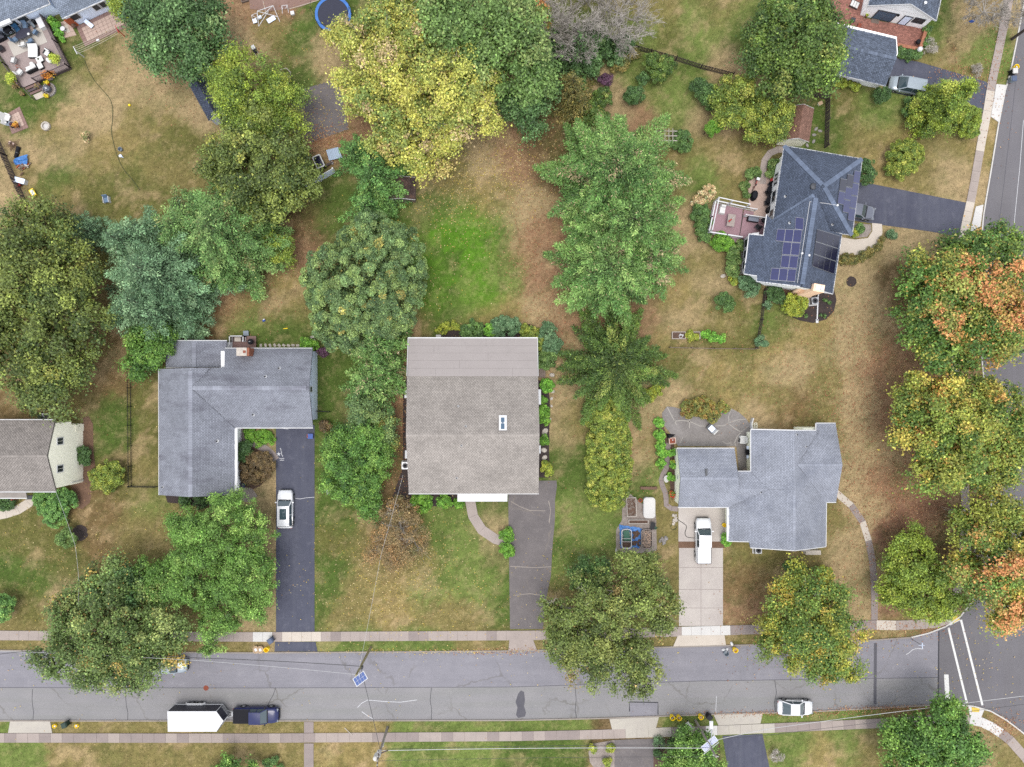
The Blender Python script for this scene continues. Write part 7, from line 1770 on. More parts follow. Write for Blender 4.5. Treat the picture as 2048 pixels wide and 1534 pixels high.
for i in range(60):x,y=random.uniform(-.5,.5),random.uniform(-1.1,1.1);a=random.random()*6;mb.tube((x,y,.36),(x+math.cos(a)*.25,y+math.sin(a)*.25,.4),.012,n=3)
o=mb.build('stalks',M['palewood'],b);o['kind']='stuff'
raised_bed('narrow wooden planter above the blue tarp',1276,1042.5,2.55,.55,.4,0,'palewood')
raised_bed('raised bed frame with white pipes on the fenced side lawn',1356.5,671,1.75,.95,.35,0,'palewood');raised_bed('second raised bed frame with bright leafy plants',1386.5,671,1.65,.95,.35,0,'palewood')
prop('pipe_loop','white pipe bent into two loops in the raised bed','pipe',1363,670,.3,0,[('pipe',MB().path([Vector((math.sin(a)*.22,math.sin(2*a)*.12+(a-3)*.02,.05))for a in[i*.3 for i in range(22)]],.035).path([Vector((math.cos(a)*.22-.1,math.sin(a)*.22-.15,.05))for a in[i*.35 for i in range(19)]],.035),'white')])
def stadium(w,l,r,n=6):
 pts=[]
 for cx,cy,a0 in((w/2-r,l/2-r,0),(-w/2+r,l/2-r,90),(-w/2+r,-l/2+r,180),(w/2-r,-l/2+r,270)):
  for i in range(n+1):a=RAD(a0+90*i/n);pts.append((cx+r*math.cos(a),cy+r*math.sin(a)))
 return pts
def tub(name,label,px,py,w,l,h,wall,z=0):
 t=thing(name,label,'tub',tuple(P(px,py,z)),0,'oval garden tubs');o=stadium(w,l,.38);i_=stadium(w-.1,l-.1,.34);n=len(o)
 v=[(x,y,0)for x,y in o]+[(x,y,h)for x,y in o]+[(x,y,h)for x,y in i_]+[(x,y,.05)for x,y in i_]
 f_=[(k*n+j,k*n+(j+1)%n,(k+1)*n+(j+1)%n,(k+1)*n+j)for k in range(3)for j in range(n)]+[tuple(3*n+j for j in range(n))]
 MB().add(v,f_).build('shell',M[wall],t);mb=MB()
 for j in range(n):mb.tube((*o[j],h),(*o[(j+1)%n],h),.035,n=5)
 mb.build('rim',M['white' if wall!='wood' else 'walk'],t);return t
t=tub('oval_tub','white oval tub with a smooth white lid',1297,1014,1.45,2.6,.62,'white')
lo,li=stadium(1.5,2.65,.42),stadium(1.2,2.3,.4);n=len(lo)
MB().add([(x,y,.63)for x,y in lo]+[(x,y,.68)for x,y in lo]+[(x,y,.74)for x,y in li],[(j,(j+1)%n,(j+1)%n+n,j+n)for j in range(n)]+[(j+n,(j+1)%n+n,(j+1)%n+2*n,j+2*n)for j in range(n)]+[tuple(2*n+j for j in range(n))]).build('lid',M['walkwhite'],t)
t=tub('oval_tub','oval tub full of round rocks',1292,1076,1.35,2.4,.6,'wood');rk=MB()
for i in range(150):
 x,y=random.uniform(-.56,.56),random.uniform(-1.08,1.08);r=random.uniform(.06,.11)
 if abs(x)>.35 and abs(y)>.85:continue
 rk.lathe((x,y,.45+random.uniform(0,.08)),[(r*.6,0),(r,r*.5),(r*.7,r*1.1),(0,r*1.3)],6,0,1,random.uniform(.7,1),random.random()*3)
MB().box((0,0,.25),(1.1,2.1,.4)).build('gravel_bed',M['gravel'],t);o=rk.build('rocks',M['rubble'],t);o['kind']='stuff'
t=tub('stock_tank','white rimmed stock tank with green netting on the blue tarp',1252,1076,1.25,2.45,.6,'walkwhite',.06)
MB().box((0,.55,.36),(.8,1.0,.1),.1).box((.1,.0,.4),(.95,.5,.05)).build('netting',M['green'],t);MB().box((0,-.5,.2),(1.05,1.2,.1)).build('earth',M['soil'],t);MB().box((-.1,.05,.6),(1.2,.05,.05)).box((0,-.35,.6),(1.2,.05,.05)).build('crossbar',M['walkwhite'],t)
tp=[(1238,1049),(1262,1050),(1283,1056),(1284,1062),(1280,1092),(1262,1098),(1246,1096),(1239,1080)];mb=MB();ring=[P(x,y,.05)for x,y in tp];cc=P(1262,1074,.06)
vs=[];N_=14
for i in range(N_+1):
 for j in range(N_+1):
  u,v=i/N_,j/N_
  top=P(1238,1049,0).lerp(P(1284,1056,0),u);bot=P(1241,1095,0).lerp(P(1279,1096,0),u);q=top.lerp(bot,v)
  vs.append((q.x+random.gauss(0,.04),q.y+random.gauss(0,.04),.06+abs(random.gauss(0,.05))))
n1=len(vs);vs+=[(x,y,z-.03)for x,y,z in vs]
fs=[(i*(N_+1)+j,i*(N_+1)+j+1,(i+1)*(N_+1)+j+1,(i+1)*(N_+1)+j)for i in range(N_)for j in range(N_)]
tag(MB().add(vs,fs+[tuple(k+n1 for k in f_[::-1])for f_ in fs]).build('tarp',M['tarpblue']),'crumpled blue tarp under the stock tank','tarp')
mb=MB()
for i in range(26):q=P(random.uniform(1266,1278),random.uniform(1062,1090),.1);mb.box(q+Vector((0,0,random.uniform(0,.1))),(random.uniform(.2,.5),random.uniform(.15,.35),.1),random.random()*3,0,('X',random.gauss(0,.3)))
tag(mb.build('earth_heap',M['soil']),'heap of dark earth clods on the blue tarp','heap')
prop('plant_pot','empty orange pot between raised bed and white lidded tub','pot',1280,1000,0,0,[('body',MB().lathe((0,0,0),[(.16,0),(.24,.35),(.27,.35),(.27,.3),(.2,.28),(.14,.1),(0,.1)],16),'orange'),('earth',MB().lathe((0,0,.2),[(.19,0),(0,.02)],12),'soil')])
stone_row=thing('stone_row','row of round log ends edging the grass above the tubs','edging',tuple(P(1296,975,0)))
for i in range(7):q=P(1283+i*4.6,975.5+.4*(i%2),0);MB().lathe(q,[(.2,0),(.22,.1),(.2,.32),(0,.34)],10).build('log_end',M['brownwood'],stone_row,rel=True)
rk=MB()
for i in range(26):q=P(random.gauss(1328,3.5),random.gauss(1083,4.5),0);r=random.uniform(.08,.22);rk.lathe(q,[(r*.7,0),(r,r*.5),(r*.6,r),(0,r*1.1)],7,0,1,.8,random.random()*3)
tag(rk.build('rock_pile',M['greystone']),'small pile of rocks left of the concrete driveway','rock pile')
rk=MB()
for i in range(20):q=P(random.uniform(1346,1354),random.uniform(1028,1048),0);r=random.uniform(.1,.25);rk.lathe(q,[(r*.8,0),(r,r*.4),(r*.6,r*.7),(0,r*.8)],7,0,1,.8,random.random()*3)
tag(rk.build('rock_pile',M['stone']),'loose flat rocks at the corner of the concrete pad','rock pile')
tag(MB().path([P(x,y,.06)for x,y in smooth([(1349,1030),(1357,1040),(1366,1046),(1373,1053),(1370,1066),(1374,1074),(1388,1076)],5)],.035,5).build('garden_hose',M['black']),'black hose looping across the concrete pad','hose')
tag(MB().path([P(1347+6*math.cos(a)*(1-a*.02),1054+6*math.sin(a)*(1-a*.03),.05)for a in[i*.35 for i in range(22)]],.03,5).build('garden_hose',M['hose']),'coiled hose on the grass left of the concrete pad','hose')
bucket('yellow bucket at the wall right of the white pickup',1447,1049,None,.25,.45,'yellow',None)
prop('wheelbarrow','dark barrow and pots at the corner of the rock tub','barrow',1304,1050,0,RAD(80),[('tray',MB().taper((0,0,.3),(.6,.4),(.9,.6),.25),'black'),('handle',MB().tube((.3,.2,.35),(1.0,.25,.45),.025).tube((.3,-.2,.35),(1.0,-.25,.45),.025),'wood'),('wheel',MB().tube((-.5,-.05,.2),(-.5,.05,.2),.2,.2,14),'blackrub')])
prop('plant_pot','teal watering pot right of the dark barrow','pot',1310,1055,0,0,[('body',MB().lathe((0,0,0),[(.14,0),(.2,.3),(.17,.3),(.12,.06),(0,.06)],14),'green'),('spout',MB().tube((.15,0,.1),(.4,0,.32),.025),'green')])
MBx=MB()
for x,y in((1232,1098),(1232,1106)):pass
tag(MB().path([P(1232,1097,.12),P(1232,1107,.12),P(1238,1107,.12)],.05,5).build('frame_corner',M['white']),'white L shaped frame corner on the gravel below the tarp','frame')
prop('lounge_chair','cushioned lounge chair turned on the grey patio','chair',1422,857,.05,RAD(135),[('frame',MB().box((0,0,.22),(1.0,.8,.1)).box((.55,0,.3),(.2,.8,.3)),'darkmetal'),('cushion',MB().box((0,0,.32),(.72,.68,.14)),'bluegrey'),('backrest',MB().box((-.55,0,.5),(.12,.75,.6),0,0,('Y',-.3)),'cushion')])
prop('armchair','white covered armchair against the house wall of the grey patio','chair',1484,879,.05,RAD(175),[('seat',MB().taper((0,0,.05),(.9,.95),(.8,.8),.42),'cushion'),('backrest',MB().taper((-.38,0,.4),(.3,.9),(.2,.7),.45),'cushion'),('armrest',MB().box((0,.42,.5),(.8,.16,.16)).box((0,-.42,.5),(.8,.16,.16)),'cushion'),('blanket',MB().box((.42,.1,.3),(.06,.5,.5)),'darkmetal')])
prop('grill','black gas grill with white side shelves on the grey patio','grill',1493,903,.05,RAD(90),[('hood',MB().taper((0,0,.75),(.75,.6),(.6,.4),.35),'cover'),('cart',MB().box((0,0,.4),(.7,.5,.7)),'darkmetal'),('shelf',MB().box((.58,0,.8),(.4,.5,.05)).box((-.58,0,.8),(.4,.5,.05)),'bluegrey'),('knob',MB().box((-.1,-.32,.72),(.5,.06,.06)),'white')])
prop('doormat','tan step slab at the back door of the grey roofed house','slab',1490,938,.05,0,[('body',MB().box((0,0,.06),(.8,.4,.12)),'walk')])
prop('fire_pit','square rust red fire pit with white rim at the patio edge','fire pit',1343,881,.05,RAD(5),[('basin',MB().box((0,0,.25),(.68,.6,.5)),'rust'),('rim',MB().box((0,.36,.5),(.9,.12,.05)).box((0,-.36,.5),(.9,.12,.05)).box((.4,0,.5),(.12,.6,.05)).box((-.4,0,.5),(.12,.6,.05)),'pinkpaver'),('knob',MB().lathe((.05,.1,.5),[(.06,0),(.08,.05),(0,.1)],10),'white')])
prop('grill_cover','black draped cover behind the rust red fire pit','cover',1340,871,.05,RAD(30),[('body',MB().add([(-.5,-.35,0),(.7,-.25,0),(-.3,.5,0),(-.35,-.2,.6),(.3,-.15,.5),(-.25,.25,.55)],[(0,2,1),(3,4,5),(0,1,4,3),(1,2,5,4),(2,0,3,5)]),'cover')])
prop('bench','white stone basin beside the stone garden path','basin',1331,957,.05,0,[('bowl',MB().lathe((0,0,0),[(.2,0),(.2,.3),(.36,.42),(.4,.5),(.33,.5),(.2,.42),(0,.4)],18,0,.8,1.15),'walkwhite')])
prop('milk_crate','small white crate with dividers at the end of the grey patio wall','crate',1508,850.5,0,.05,[('frame',MB().box((0,.3,.15),(.65,.05,.3)).box((0,-.3,.15),(.65,.05,.3)).box((.3,0,.15),(.05,.55,.3)).box((-.3,0,.15),(.05,.55,.3)).box((0,0,.15),(.05,.55,.28)).box((0,.1,.15),(.55,.05,.28)).box((0,-.1,.15),(.55,.05,.28)),'cream')])
mb=MB();beam(mb,P(1505.5,836,.4),P(1501.5,848,.4),.1,.8);beam(mb,P(1501.5,848,.4),P(1503,858,.4),.1,.8);tag(mb.build('patio_screen',M['white']),'low white screen at the right end of the grey patio','screen')
dk=thing('rear_deck','mauve boarded deck with white railing behind the solar panel house','deck',tuple(P(1470,445,0)))
zd=.75
A,B_,C,D=P(1428,406,zd),P(1486,418,zd),P(1478,475,zd),P(1415,466,zd)
boards(dk,A,B_,C,D,27,'deckpink');E,F_,G_,H_=P(1486.5,434,zd),P(1534,440,zd),P(1528,480,zd),P(1479,476,zd)
boards(dk,E,H_,G_,F_,18,'deckpink');boards(dk,P(1458,473,zd-.1),P(1478,476,zd-.1),P(1474,485,zd-.1),P(1459,483,zd-.1),9,'deckpink')
mb=MB().prism([(q.x,q.y)for q in(A,B_,E,F_,G_,H_,D)],zd-.25,zd-.06)
mb.build('deck_frame',M['darkwood'],dk,rel=True)
for i in range(4):
 a,b,c,d=[P(x,y,zd-.17*(i+1))for x,y in((1488+i*5,419+i*1.2),(1493+i*5,420.5+i*1.2),(1491+i*5,433.5),(1486+i*5,432.5))]
 MB().slab([a,b,c,d],.05).build('stair_tread',M['deckpink'],dk,rel=True)
for(x0,y0),(x1,y1)in(((1427,405),(1454,411)),((1454,411),(1487,418)),((1427,405),(1420,437)),((1420,437),(1414,467)),((1414,467),(1450,472)),((1450,472),(1479,477)),((1487,433),(1528,439)),((1488,418),(1508,422))):
 railing(dk,P(x0,y0,zd),P(x1,y1,zd),1.0)
for(x0,y0),(x1,y1)in(((1427,405),(1487,418)),((1414,467),(1427,405)),((1414,467),(1479,477))):
 mb=MB();a,b=P(x0,y0,zd),P(x1,y1,zd);beam(mb,a+Vector((0,0,1.04)),b+Vector((0,0,1.04)),.14,.04);mb.build('cap_rail',M['white'],dk,rel=True)
for x,y in((1427,405),(1454,411),(1487,418),(1414,467)):
 q=P(x,y,zd);MB().box(q+Vector((0,0,1.25)),(.13,.13,2.5),.2).build('tall_post',M['white'],dk,rel=True)
mb=MB();q0,q1=P(1427,405,zd),P(1487,418,zd);beam(mb,q0+Vector((0,0,2.5)),q1+Vector((0,0,2.5)),.1,.1);beam(mb,P(1414,467,zd)+Vector((0,0,2.5)),q0+Vector((0,0,2.5)),.1,.1);mb.build('pergola_beam',M['white'],dk,rel=True)
prop('armchair','white covered chair in the corner of the mauve deck','chair',1443,421,zd,RAD(-100),[('seat',MB().taper((0,0,.02),(1.05,.8),(.9,.66),.5),'cushion'),('backrest',MB().taper((-.42,0,.5),(.3,.75),(.2,.55),.35),'cushion')])
prop('patio_table','white topped table with a red cloth on the mauve deck','table',1459,443,zd,RAD(-9),[('top',MB().box((0,0,.72),(.95,1.55,.04)),'walk'),('leg',MB().box((.4,.7,.35),(.06,.06,.7)).box((-.4,.7,.35),(.06,.06,.7)).box((.4,-.7,.35),(.06,.06,.7)).box((-.4,-.7,.35),(.06,.06,.7)),'white')])
prop('folded_umbrella','red folded parasol on the white topped table','parasol',1460,441,zd+.75,RAD(40),[('cloth',MB().tube((-.25,0,.06),(.3,0,.06),.12,.05,8),'red'),('pole',MB().tube((.3,0,.06),(.75,0,.06),.02),'white')])
prop('storage_bench','dark grey storage bench on the mauve deck','bench',1504,440,zd,RAD(-9),[('box',MB().box((0,0,.3),(1.4,.62,.6)),'black'),('lid',MB().box((0,0,.63),(1.3,.6,.06)),'cargrey')])
prop('kettle_grill','round black kettle grill at the wall of the mauve deck','grill',1524,443,zd,0,[('bowl',MB().lathe((0,0,.55),[(.05,-.1),(.3,.05),(.34,.25),(.3,.42),(0,.52)],16),'cover'),('leg',MB().tube((.2,0,.6),(.3,0,0),.02).tube((-.1,.2,.6),(-.15,.28,0),.02).tube((-.1,-.2,.6),(-.15,-.28,0),.02),'darkmetal')])
def chair(label,px,py,z,rz,seat,frame='darkmetal',group='deck chairs',name='deck_chair',w=.55):
 return prop(name,label,'chair',px,py,z,rz,[('seat',MB().box((0,0,.43),(w,w,.07)),seat),('backrest',MB().box((-w*.55,0,.75),(.07,w,.6),0,0,('Y',-.25)),seat),('leg',MB().tube((w*.45,w*.48,0),(w*.45,w*.48,.62),.022).tube((w*.45,-w*.48,0),(w*.45,-w*.48,.62),.022).tube((-w*.5,w*.48,0),(-w*.62,w*.48,.95),.022).tube((-w*.5,-w*.48,0),(-w*.62,-w*.48,.95),.022),frame),('armrest',MB().box((0,w*.52,.63),(w,.05,.03)).box((0,-w*.52,.63),(w,.05,.03)),frame)],group)
chair('black folding chair on the mauve deck',1513,455,zd,2.4,'black')
prop('motorcycle_cover','long black covered barbecue on the tan terrace','cover',1506,393,.05,RAD(80),[('body',MB().lathe((0,0,0),[(.55,0),(.58,.5),(.45,.95),(0,1.05)],14,0,1.15,.75),'cover')])
prop('bicycle','red and black bicycle leaning on the tan terrace','bicycle',1508,371,.05,RAD(70),[('wheel',MB().lathe((0,0,0),[(0,0)],3)if 0 else MB().path([Vector((.55+.33*math.cos(a),.0,.34+.33*math.sin(a)))for a in[i*.4 for i in range(17)]],.03),'blackrub'),('wheel',MB().path([Vector((-.5+.33*math.cos(a),0,.34+.33*math.sin(a)))for a in[i*.4 for i in range(17)]],.03),'blackrub'),('frame',MB().path([Vector(q)for q in((-.5,0,.34),(-.15,0,.8),(.4,0,.85),(.05,0,.35),(-.15,0,.8))],.04).tube((.4,0,.85),(.55,0,.34),.035),'red'),('saddle',MB().box((-.18,0,.95),(.28,.16,.07)),'black'),('handlebar',MB().tube((.42,-.28,1.0),(.42,.28,1.0),.025).tube((.4,0,.85),(.42,0,1.0),.02),'black'),('basket',MB().taper((.6,0,.8),(.25,.3),(.35,.4),.25),'white')])
prop('wheelbarrow','red wheelbarrow against the rear wall of the solar panel house','barrow',1542,361,.05,RAD(95),[('tray',MB().taper((0,0,.3),(.55,.4),(.85,.6),.25),'red'),('handle',MB().tube((-.3,.2,.35),(-.8,.25,.5),.02).tube((-.3,-.2,.35),(-.8,-.25,.5),.02),'darkmetal'),('wheel',MB().tube((.5,-.05,.18),(.5,.05,.18),.18,.18,14),'blackrub')])
for k,(x,y)in enumerate(((1537,382),(1535,403))):
 prop('garden_table',('round dark garden table, upper of two on the tan terrace','round dark garden table, lower of two on the tan terrace')[k],'table',x,y,.05,0,[('top',MB().lathe((0,0,.68),[(.45,0),(.45,.04),(0,.04)],18),'cover'),('pedestal',MB().lathe((0,0,0),[(.25,0),(.06,.06),(.06,.68)],10),'darkmetal')],'dark garden tables')
 chair(('dark chair by the upper round garden table','dark chair by the lower round garden table')[k],x-4,y+5,.05,.5+k,'cover','darkmetal','dark garden chairs')
 chair(('dark chair wedged between upper table and wall','dark chair wedged between lower table and wall')[k],x+2,y-9,.05,-1.2,'cover','darkmetal','dark garden chairs')
prop('rain_barrel','round black lidded barrel at the wall above the mauve deck','barrel',1536,422,.05,0,[('body',MB().lathe((0,0,0),[(.38,0),(.45,.4),(.42,.9),(0,.93)],18),'cover'),('lid',MB().lathe((0,0,.93),[(.44,0),(.4,.05),(0,.06)],18),'black')])
prop('trellis','white wooden trellis arch beside the rounded green shrub','trellis',1324,284,0,0,[('slat',MB().box((-1.1,0,2.2),(.07,1.9,.06)).box((-.6,0,2.2),(.07,1.9,.06)).box((-.1,0,2.2),(.07,1.9,.06)).box((.4,0,2.2),(.07,1.9,.06)).box((.9,0,2.2),(.07,1.9,.06)),'palewood'),('beam',MB().box((0,.6,2.27),(2.9,.08,.07)).box((0,0,2.27),(2.9,.08,.07)).box((0,-.6,2.27),(2.9,.08,.07)),'palewood'),('post',MB().box((-1.1,.6,1.1),(.09,.09,2.2)).box((1.0,.6,1.1),(.09,.09,2.2)).box((-1.1,-.6,1.1),(.09,.09,2.2)).box((1.0,-.6,1.1),(.09,.09,2.2)),'palewood')])
prop('stepping_stone','flat tan stone beside the small yellow plant','stone',1446,552,0,.3,[('body',MB().lathe((0,0,0),[(.3,0),(.32,.06),(.26,.1),(0,.1)],7,0,1.2,.8),'stone')])
for i in range(5):
 prop('garden_stone','flat pale stone by the dark fence beside the beige shed','stone',(1628,1627,1614,1640,1632)[i],(270,283,291,262,258)[i],0,i,[('body',MB().lathe((0,0,0),[(.2,0),(.24,.06),(.16,.12),(0,.12)],7,0,1.3,.8),'greystone')],'flat stones beside the beige shed')
prop('planter_box','small yellow box on the grass by the dark fence','box',1639,208,0,.5,[('body',MB().box((0,0,.15),(.5,.4,.3)),'cream'),('rim',MB().box((0,0,.31),(.54,.44,.03)),'card')])
for i,(x,y,r)in enumerate(((1105,783,.3),(1103,797,.25),(1103,812,.2),(1104,750,.35),(1090,862,.45),(1089,868,.4),(1088,900,.4),(1089,915,.38),(1101,838,.15))):
 prop('edging_stone','rounded pale stone edging the bed right of the taupe roofed house','stone',x,y,0,i,[('body',MB().lathe((0,0,0),[(r*.9,0),(r,r*.3),(r*.7,r*.55),(0,r*.6)],9,0,1,.8),'stone')],'stones edging the right bed of the taupe house')
prop('splash_block','white downspout block at the rear left of the flat roof','block',877,672,0,0,[('body',MB().taper((0,0,0),(.7,.35),(.6,.28),.14),'walkwhite')])
for i in range(9):
 prop('stepping_stone','pale stepping stone in the line behind the L shaped house','stone',522+i*9.2,691-.4*(i%2),0,i*.2,[('body',MB().box((0,0,.03),(.3,.42,.08)),'stone')],'stepping stones behind the L shaped house')
for i in range(6):prop('white_stone','small white stone at the rear corner of the L shaped house','stone',628+random.uniform(-3,5),680+i*2.2,0,i,[('body',MB().lathe((0,0,0),[(.14,0),(.18,.08),(.1,.18),(0,.2)],7),'walkwhite')],'white stones at the rear corner of the L shaped house')
prop('garden_stone','tan flat stone above the white stones','stone',625,674,0,.4,[('body',MB().box((0,0,.06),(.5,.32,.12)),'stone')])
d2=thing('small_deck','small brown deck with white rail behind the L shaped house','deck',tuple(P(485,683,0)))
zd=.7
boards(d2,P(464,672,zd),P(512,672,zd),P(512,697,zd),P(464,697,zd),18,'deckbrown');MB().prism([tuple(P(x,y,0)[:2])for x,y in((465,673),(511,673),(511,696),(465,696))],zd-.25,zd-.05).build('deck_frame',M['darkwood'],d2,rel=True)
railing(d2,P(465,673,zd),P(492,673,zd));railing(d2,P(465,673,zd),P(465,690,zd));railing(d2,P(492,673,zd),P(492,683,zd))
prop('bench','cream cushioned bench on the small brown deck','bench',478,679,zd,0,[('seat',MB().box((0,0,.42),(.8,.55,.1)),'stone'),('frame',MB().box((0,.3,.6),(1.5,.1,.4)).box((0,0,.2),(1.4,.5,.3)),'darkwood')])
prop('kettle_grill','round black kettle grill on the small brown deck','grill',505,684,zd,0,[('bowl',MB().lathe((0,0,.5),[(.05,-.1),(.34,.05),(.38,.25),(.32,.42),(0,.5)],16),'cover'),('leg',MB().tube((.2,0,.6),(.3,0,0),.02).tube((-.1,.2,.6),(-.15,.28,0),.02).tube((-.1,-.2,.6),(-.15,-.28,0),.02),'darkmetal'),('handle',MB().box((0,0,1.02),(.2,.04,.05)),'white')])
prop('side_table','grey square table on the lawn behind the small brown deck','table',495,667,0,.05,[('top',MB().box((0,0,.55),(.68,.62,.05)),'bingrey'),('leg',MB().box((.28,.25,.27),(.05,.05,.54)).box((-.28,.25,.27),(.05,.05,.54)).box((.28,-.25,.27),(.05,.05,.54)).box((-.28,-.25,.27),(.05,.05,.54)),'steel')])
prop('planter_box','pale blue bench box left of the small brown deck','box',461,690,.3,0,[('body',MB().box((0,0,.2),(.75,.62,.4)),'bluegrey'),('lid',MB().box((0,0,.42),(.8,.66,.05)),'white')])
# ------------------------------------------------------------------ deck and yard of the corner house, top left
zd=.65
td=thing('big_deck','large taupe deck with dark railing at the top left','deck',tuple(P(70,110,0)))
qa,qb,qc,qd=P(-14,90,zd),P(46,175,zd),P(140,135,zd),P(90,37,zd)
boards(td,qa,qb,qc,qd,48,'decktaupe');MB().prism([(p.x,p.y)for p in inset([qa,qb,qc,qd],.1)],0,zd-.06).build('deck_frame',M['deckrail'],td,rel=True)
lp_=lambda a,b,t:a.lerp(b,t)
railing(td,qd,lp_(qd,qc,.5),1.0,'deckrail','deckrail','deckrail');railing(td,lp_(qd,qc,.5),qc,1.0,'deckrail','deckrail','deckrail');railing(td,qc,lp_(qc,qb,.36),1.0,'deckrail','deckrail','deckrail');railing(td,lp_(qc,qb,.36),lp_(qc,qb,.7),1.0,'deckrail','deckrail','deckrail')
railing(td,qb,lp_(qb,qa,.5),1.0,'deckrail','deckrail','deckrail');railing(td,lp_(qb,qa,.5),qa,1.0,'deckrail','deckrail','deckrail')
dn=(qb-qa).normalized();sd_=(qc-qb).normalized()
for k in range(3):
 a=qb+sd_*.1+dn*(.32*k+.02)-Vector((0,0,.16*(k+1)));b=qb+(qc-qb)*.31+dn*(.32*k+.02)-Vector((0,0,.16*(k+1)))
 MB().slab([a,b,b+dn*.3,a+dn*.3],.06).build('stair_tread',M['deckrail' if k%2 else 'deckbrown'],td,rel=True)
a=qb+sd_*.3+dn*1.05;b=qb+(qc-qb)*.33+dn*1.05
for v in(a,b):v.z=.06
tag(MB().slab([a,b,b+dn*.75,a+dn*.75],.12).build('stair_landing',M['walknew']),'pale concrete slab at the foot of the deck stairs',kind='structure')
for s,(x,y)in((0,(46,176)),(1,(72,166))):
 mb=MB();p0=P(x,y,zd+1.0);beam(mb,p0,p0+dn*1.1-Vector((0,0,.55)),.07,.06);beam(mb,p0+dn*1.1-Vector((0,0,.55)),Vector((p0.x+dn.x*1.1,p0.y+dn.y*1.1,0)),.09,.09);mb.build('stair_rail',M['deckrail'],td,rel=True)
ang=math.atan2((qd-qa).y,(qd-qa).x)
def rug(label,pts):
 tag(MB().slab([P(x,y,zd+.03)for x,y in pts],.02).build('outdoor_rug',M['rug']),label,'rug')
rug('large pale outdoor rug under the oval table on the deck',[(14,84),(80,52),(95,84),(28,113)])
rt=prop('oval_table','dark oval dining table on the pale rug','table',53.5,72.5,zd,ang,[('top',MB().lathe((0,0,.7),[(1,0),(1,.05),(0,.05)],28,0,1.05,.58),'darktop'),('leg',MB().box((.6,.25,.35),(.07,.07,.7)).box((-.6,.25,.35),(.07,.07,.7)).box((.6,-.25,.35),(.07,.07,.7)).box((-.6,-.25,.35),(.07,.07,.7)),'darkmetal')])
prop('plate','small white dish on the dark oval table','dish',57,68,zd+.75,0,[('body',MB().lathe((0,0,0),[(.1,0),(.16,.03),(.13,.03),(0,.015)],14),'white')])
for x,y,r,m_,l_ in((40,62,-1.0,'deepblue','teal cushioned chair at the house side of the oval table'),(55,55,-1.5,'bluecushion','blue grey chair at the far side of the oval table'),(75,68,2.6,'bluecushion','blue chair at the right end of the oval table'),(35,82,.6,'bluecushion','blue chair at the left end of the oval table'),(66,85,1.9,'bluecushion','blue chair at the near side of the oval table'),(51,92,1.7,'cushion','white cushioned chair below the oval table')):
 chair(l_,x,y,zd,r,m_,'darkmetal','chairs round the oval deck table','dining_chair',.62)
prop('chaise_lounge','wide white double lounger on the deck','lounger',70,106,zd,ang+1.1,[('frame',MB().box((0,0,.18),(1.5,1.25,.3)),'black'),('cushion',MB().box((-.08,0,.38),(1.25,1.2,.14)),'cushion'),('backrest',MB().box((.72,0,.5),(.5,1.2,.14),0,0,('Y',-.45)),'cushion')])
prop('armchair','white cushioned wicker armchair right of the double lounger','chair',99,109,zd,ang-2.6,[('frame',MB().box((0,0,.2),(.8,.8,.36)).box((-.38,0,.5),(.12,.8,.4)),'black'),('cushion',MB().box((.04,0,.42),(.66,.62,.14)),'cushion'),('backrest',MB().box((-.28,0,.65),(.14,.62,.4)),'cushion'),('armrest',MB().box((0,.38,.5),(.7,.1,.2)).box((0,-.38,.5),(.7,.1,.2)),'black')])
prop('coffee_table','square cream coffee table on the deck','table',83,121.5,zd,ang,[('top',MB().box((0,0,.4),(.85,.72,.06)),'cushion'),('base',MB().box((0,0,.2),(.7,.6,.36)),'black'),('tray',MB().lathe((-.1,.1,.43),[(.12,0),(.12,.04),(0,.03)],12),'hose')])
prop('armchair','white cushioned wicker loveseat below the coffee table','sofa',67,139.5,zd,ang+1.55,[('frame',MB().box((0,0,.2),(.75,1.4,.36)).box((-.38,0,.5),(.12,1.4,.4)),'black'),('cushion',MB().box((.04,0,.42),(.66,1.25,.14)),'cushion'),('backrest',MB().box((-.26,.32,.65),(.14,.6,.38)).box((-.26,-.32,.65),(.14,.6,.38)),'cushion')])
prop('ottoman','square white ottoman right of the loveseat','ottoman',84,134,zd,ang,[('base',MB().box((0,0,.17),(.62,.72,.3)),'black'),('cushion',MB().box((0,0,.38),(.62,.72,.14)),'cushion')])
prop('ottoman','round white pouf above the loveseat','pouf',66,129.5,zd,0,[('body',MB().lathe((0,0,0),[(.22,0),(.28,.15),(.24,.34),(0,.38)],14),'cushion')])
prop('side_table','oval white side table by the potted fern','table',102,124,zd,-.7,[('top',MB().lathe((0,0,.42),[(.4,0),(.4,.04),(0,.04)],18,0,1.1,.6),'cushion'),('pedestal',MB().lathe((0,0,0),[(.18,0),(.05,.05),(.05,.42)],10),'white')])
chair('white seated sling chair at the left of the deck',32,124,zd,2.9,'cushion','darkmetal','lone deck chairs','deck_chair',.68);chair('white seated sling chair above the deck stairs',44,147,zd,.9,'cushion','darkmetal','lone deck chairs','deck_chair',.68)
prop('plant_stand','small pinkish wire stand between the sling chairs','stand',39,136,zd,.5,[('frame',MB().path([Vector(q)for q in((-.2,-.2,0),(-.15,-.15,.5),(.15,-.15,.5),(.2,-.2,0))],.025).path([Vector(q)for q in((-.2,.2,0),(-.15,.15,.5),(.15,.15,.5),(.2,.2,0))],.025),'orange')])
prop('grill','large covered grill at the left edge of the deck','grill',6,78,zd,ang,[('hood',MB().taper((0,0,.7),(1.15,.7),(.8,.45),.45),'cargrey'),('cart',MB().box((0,0,.35),(1.1,.65,.7)),'cover')])
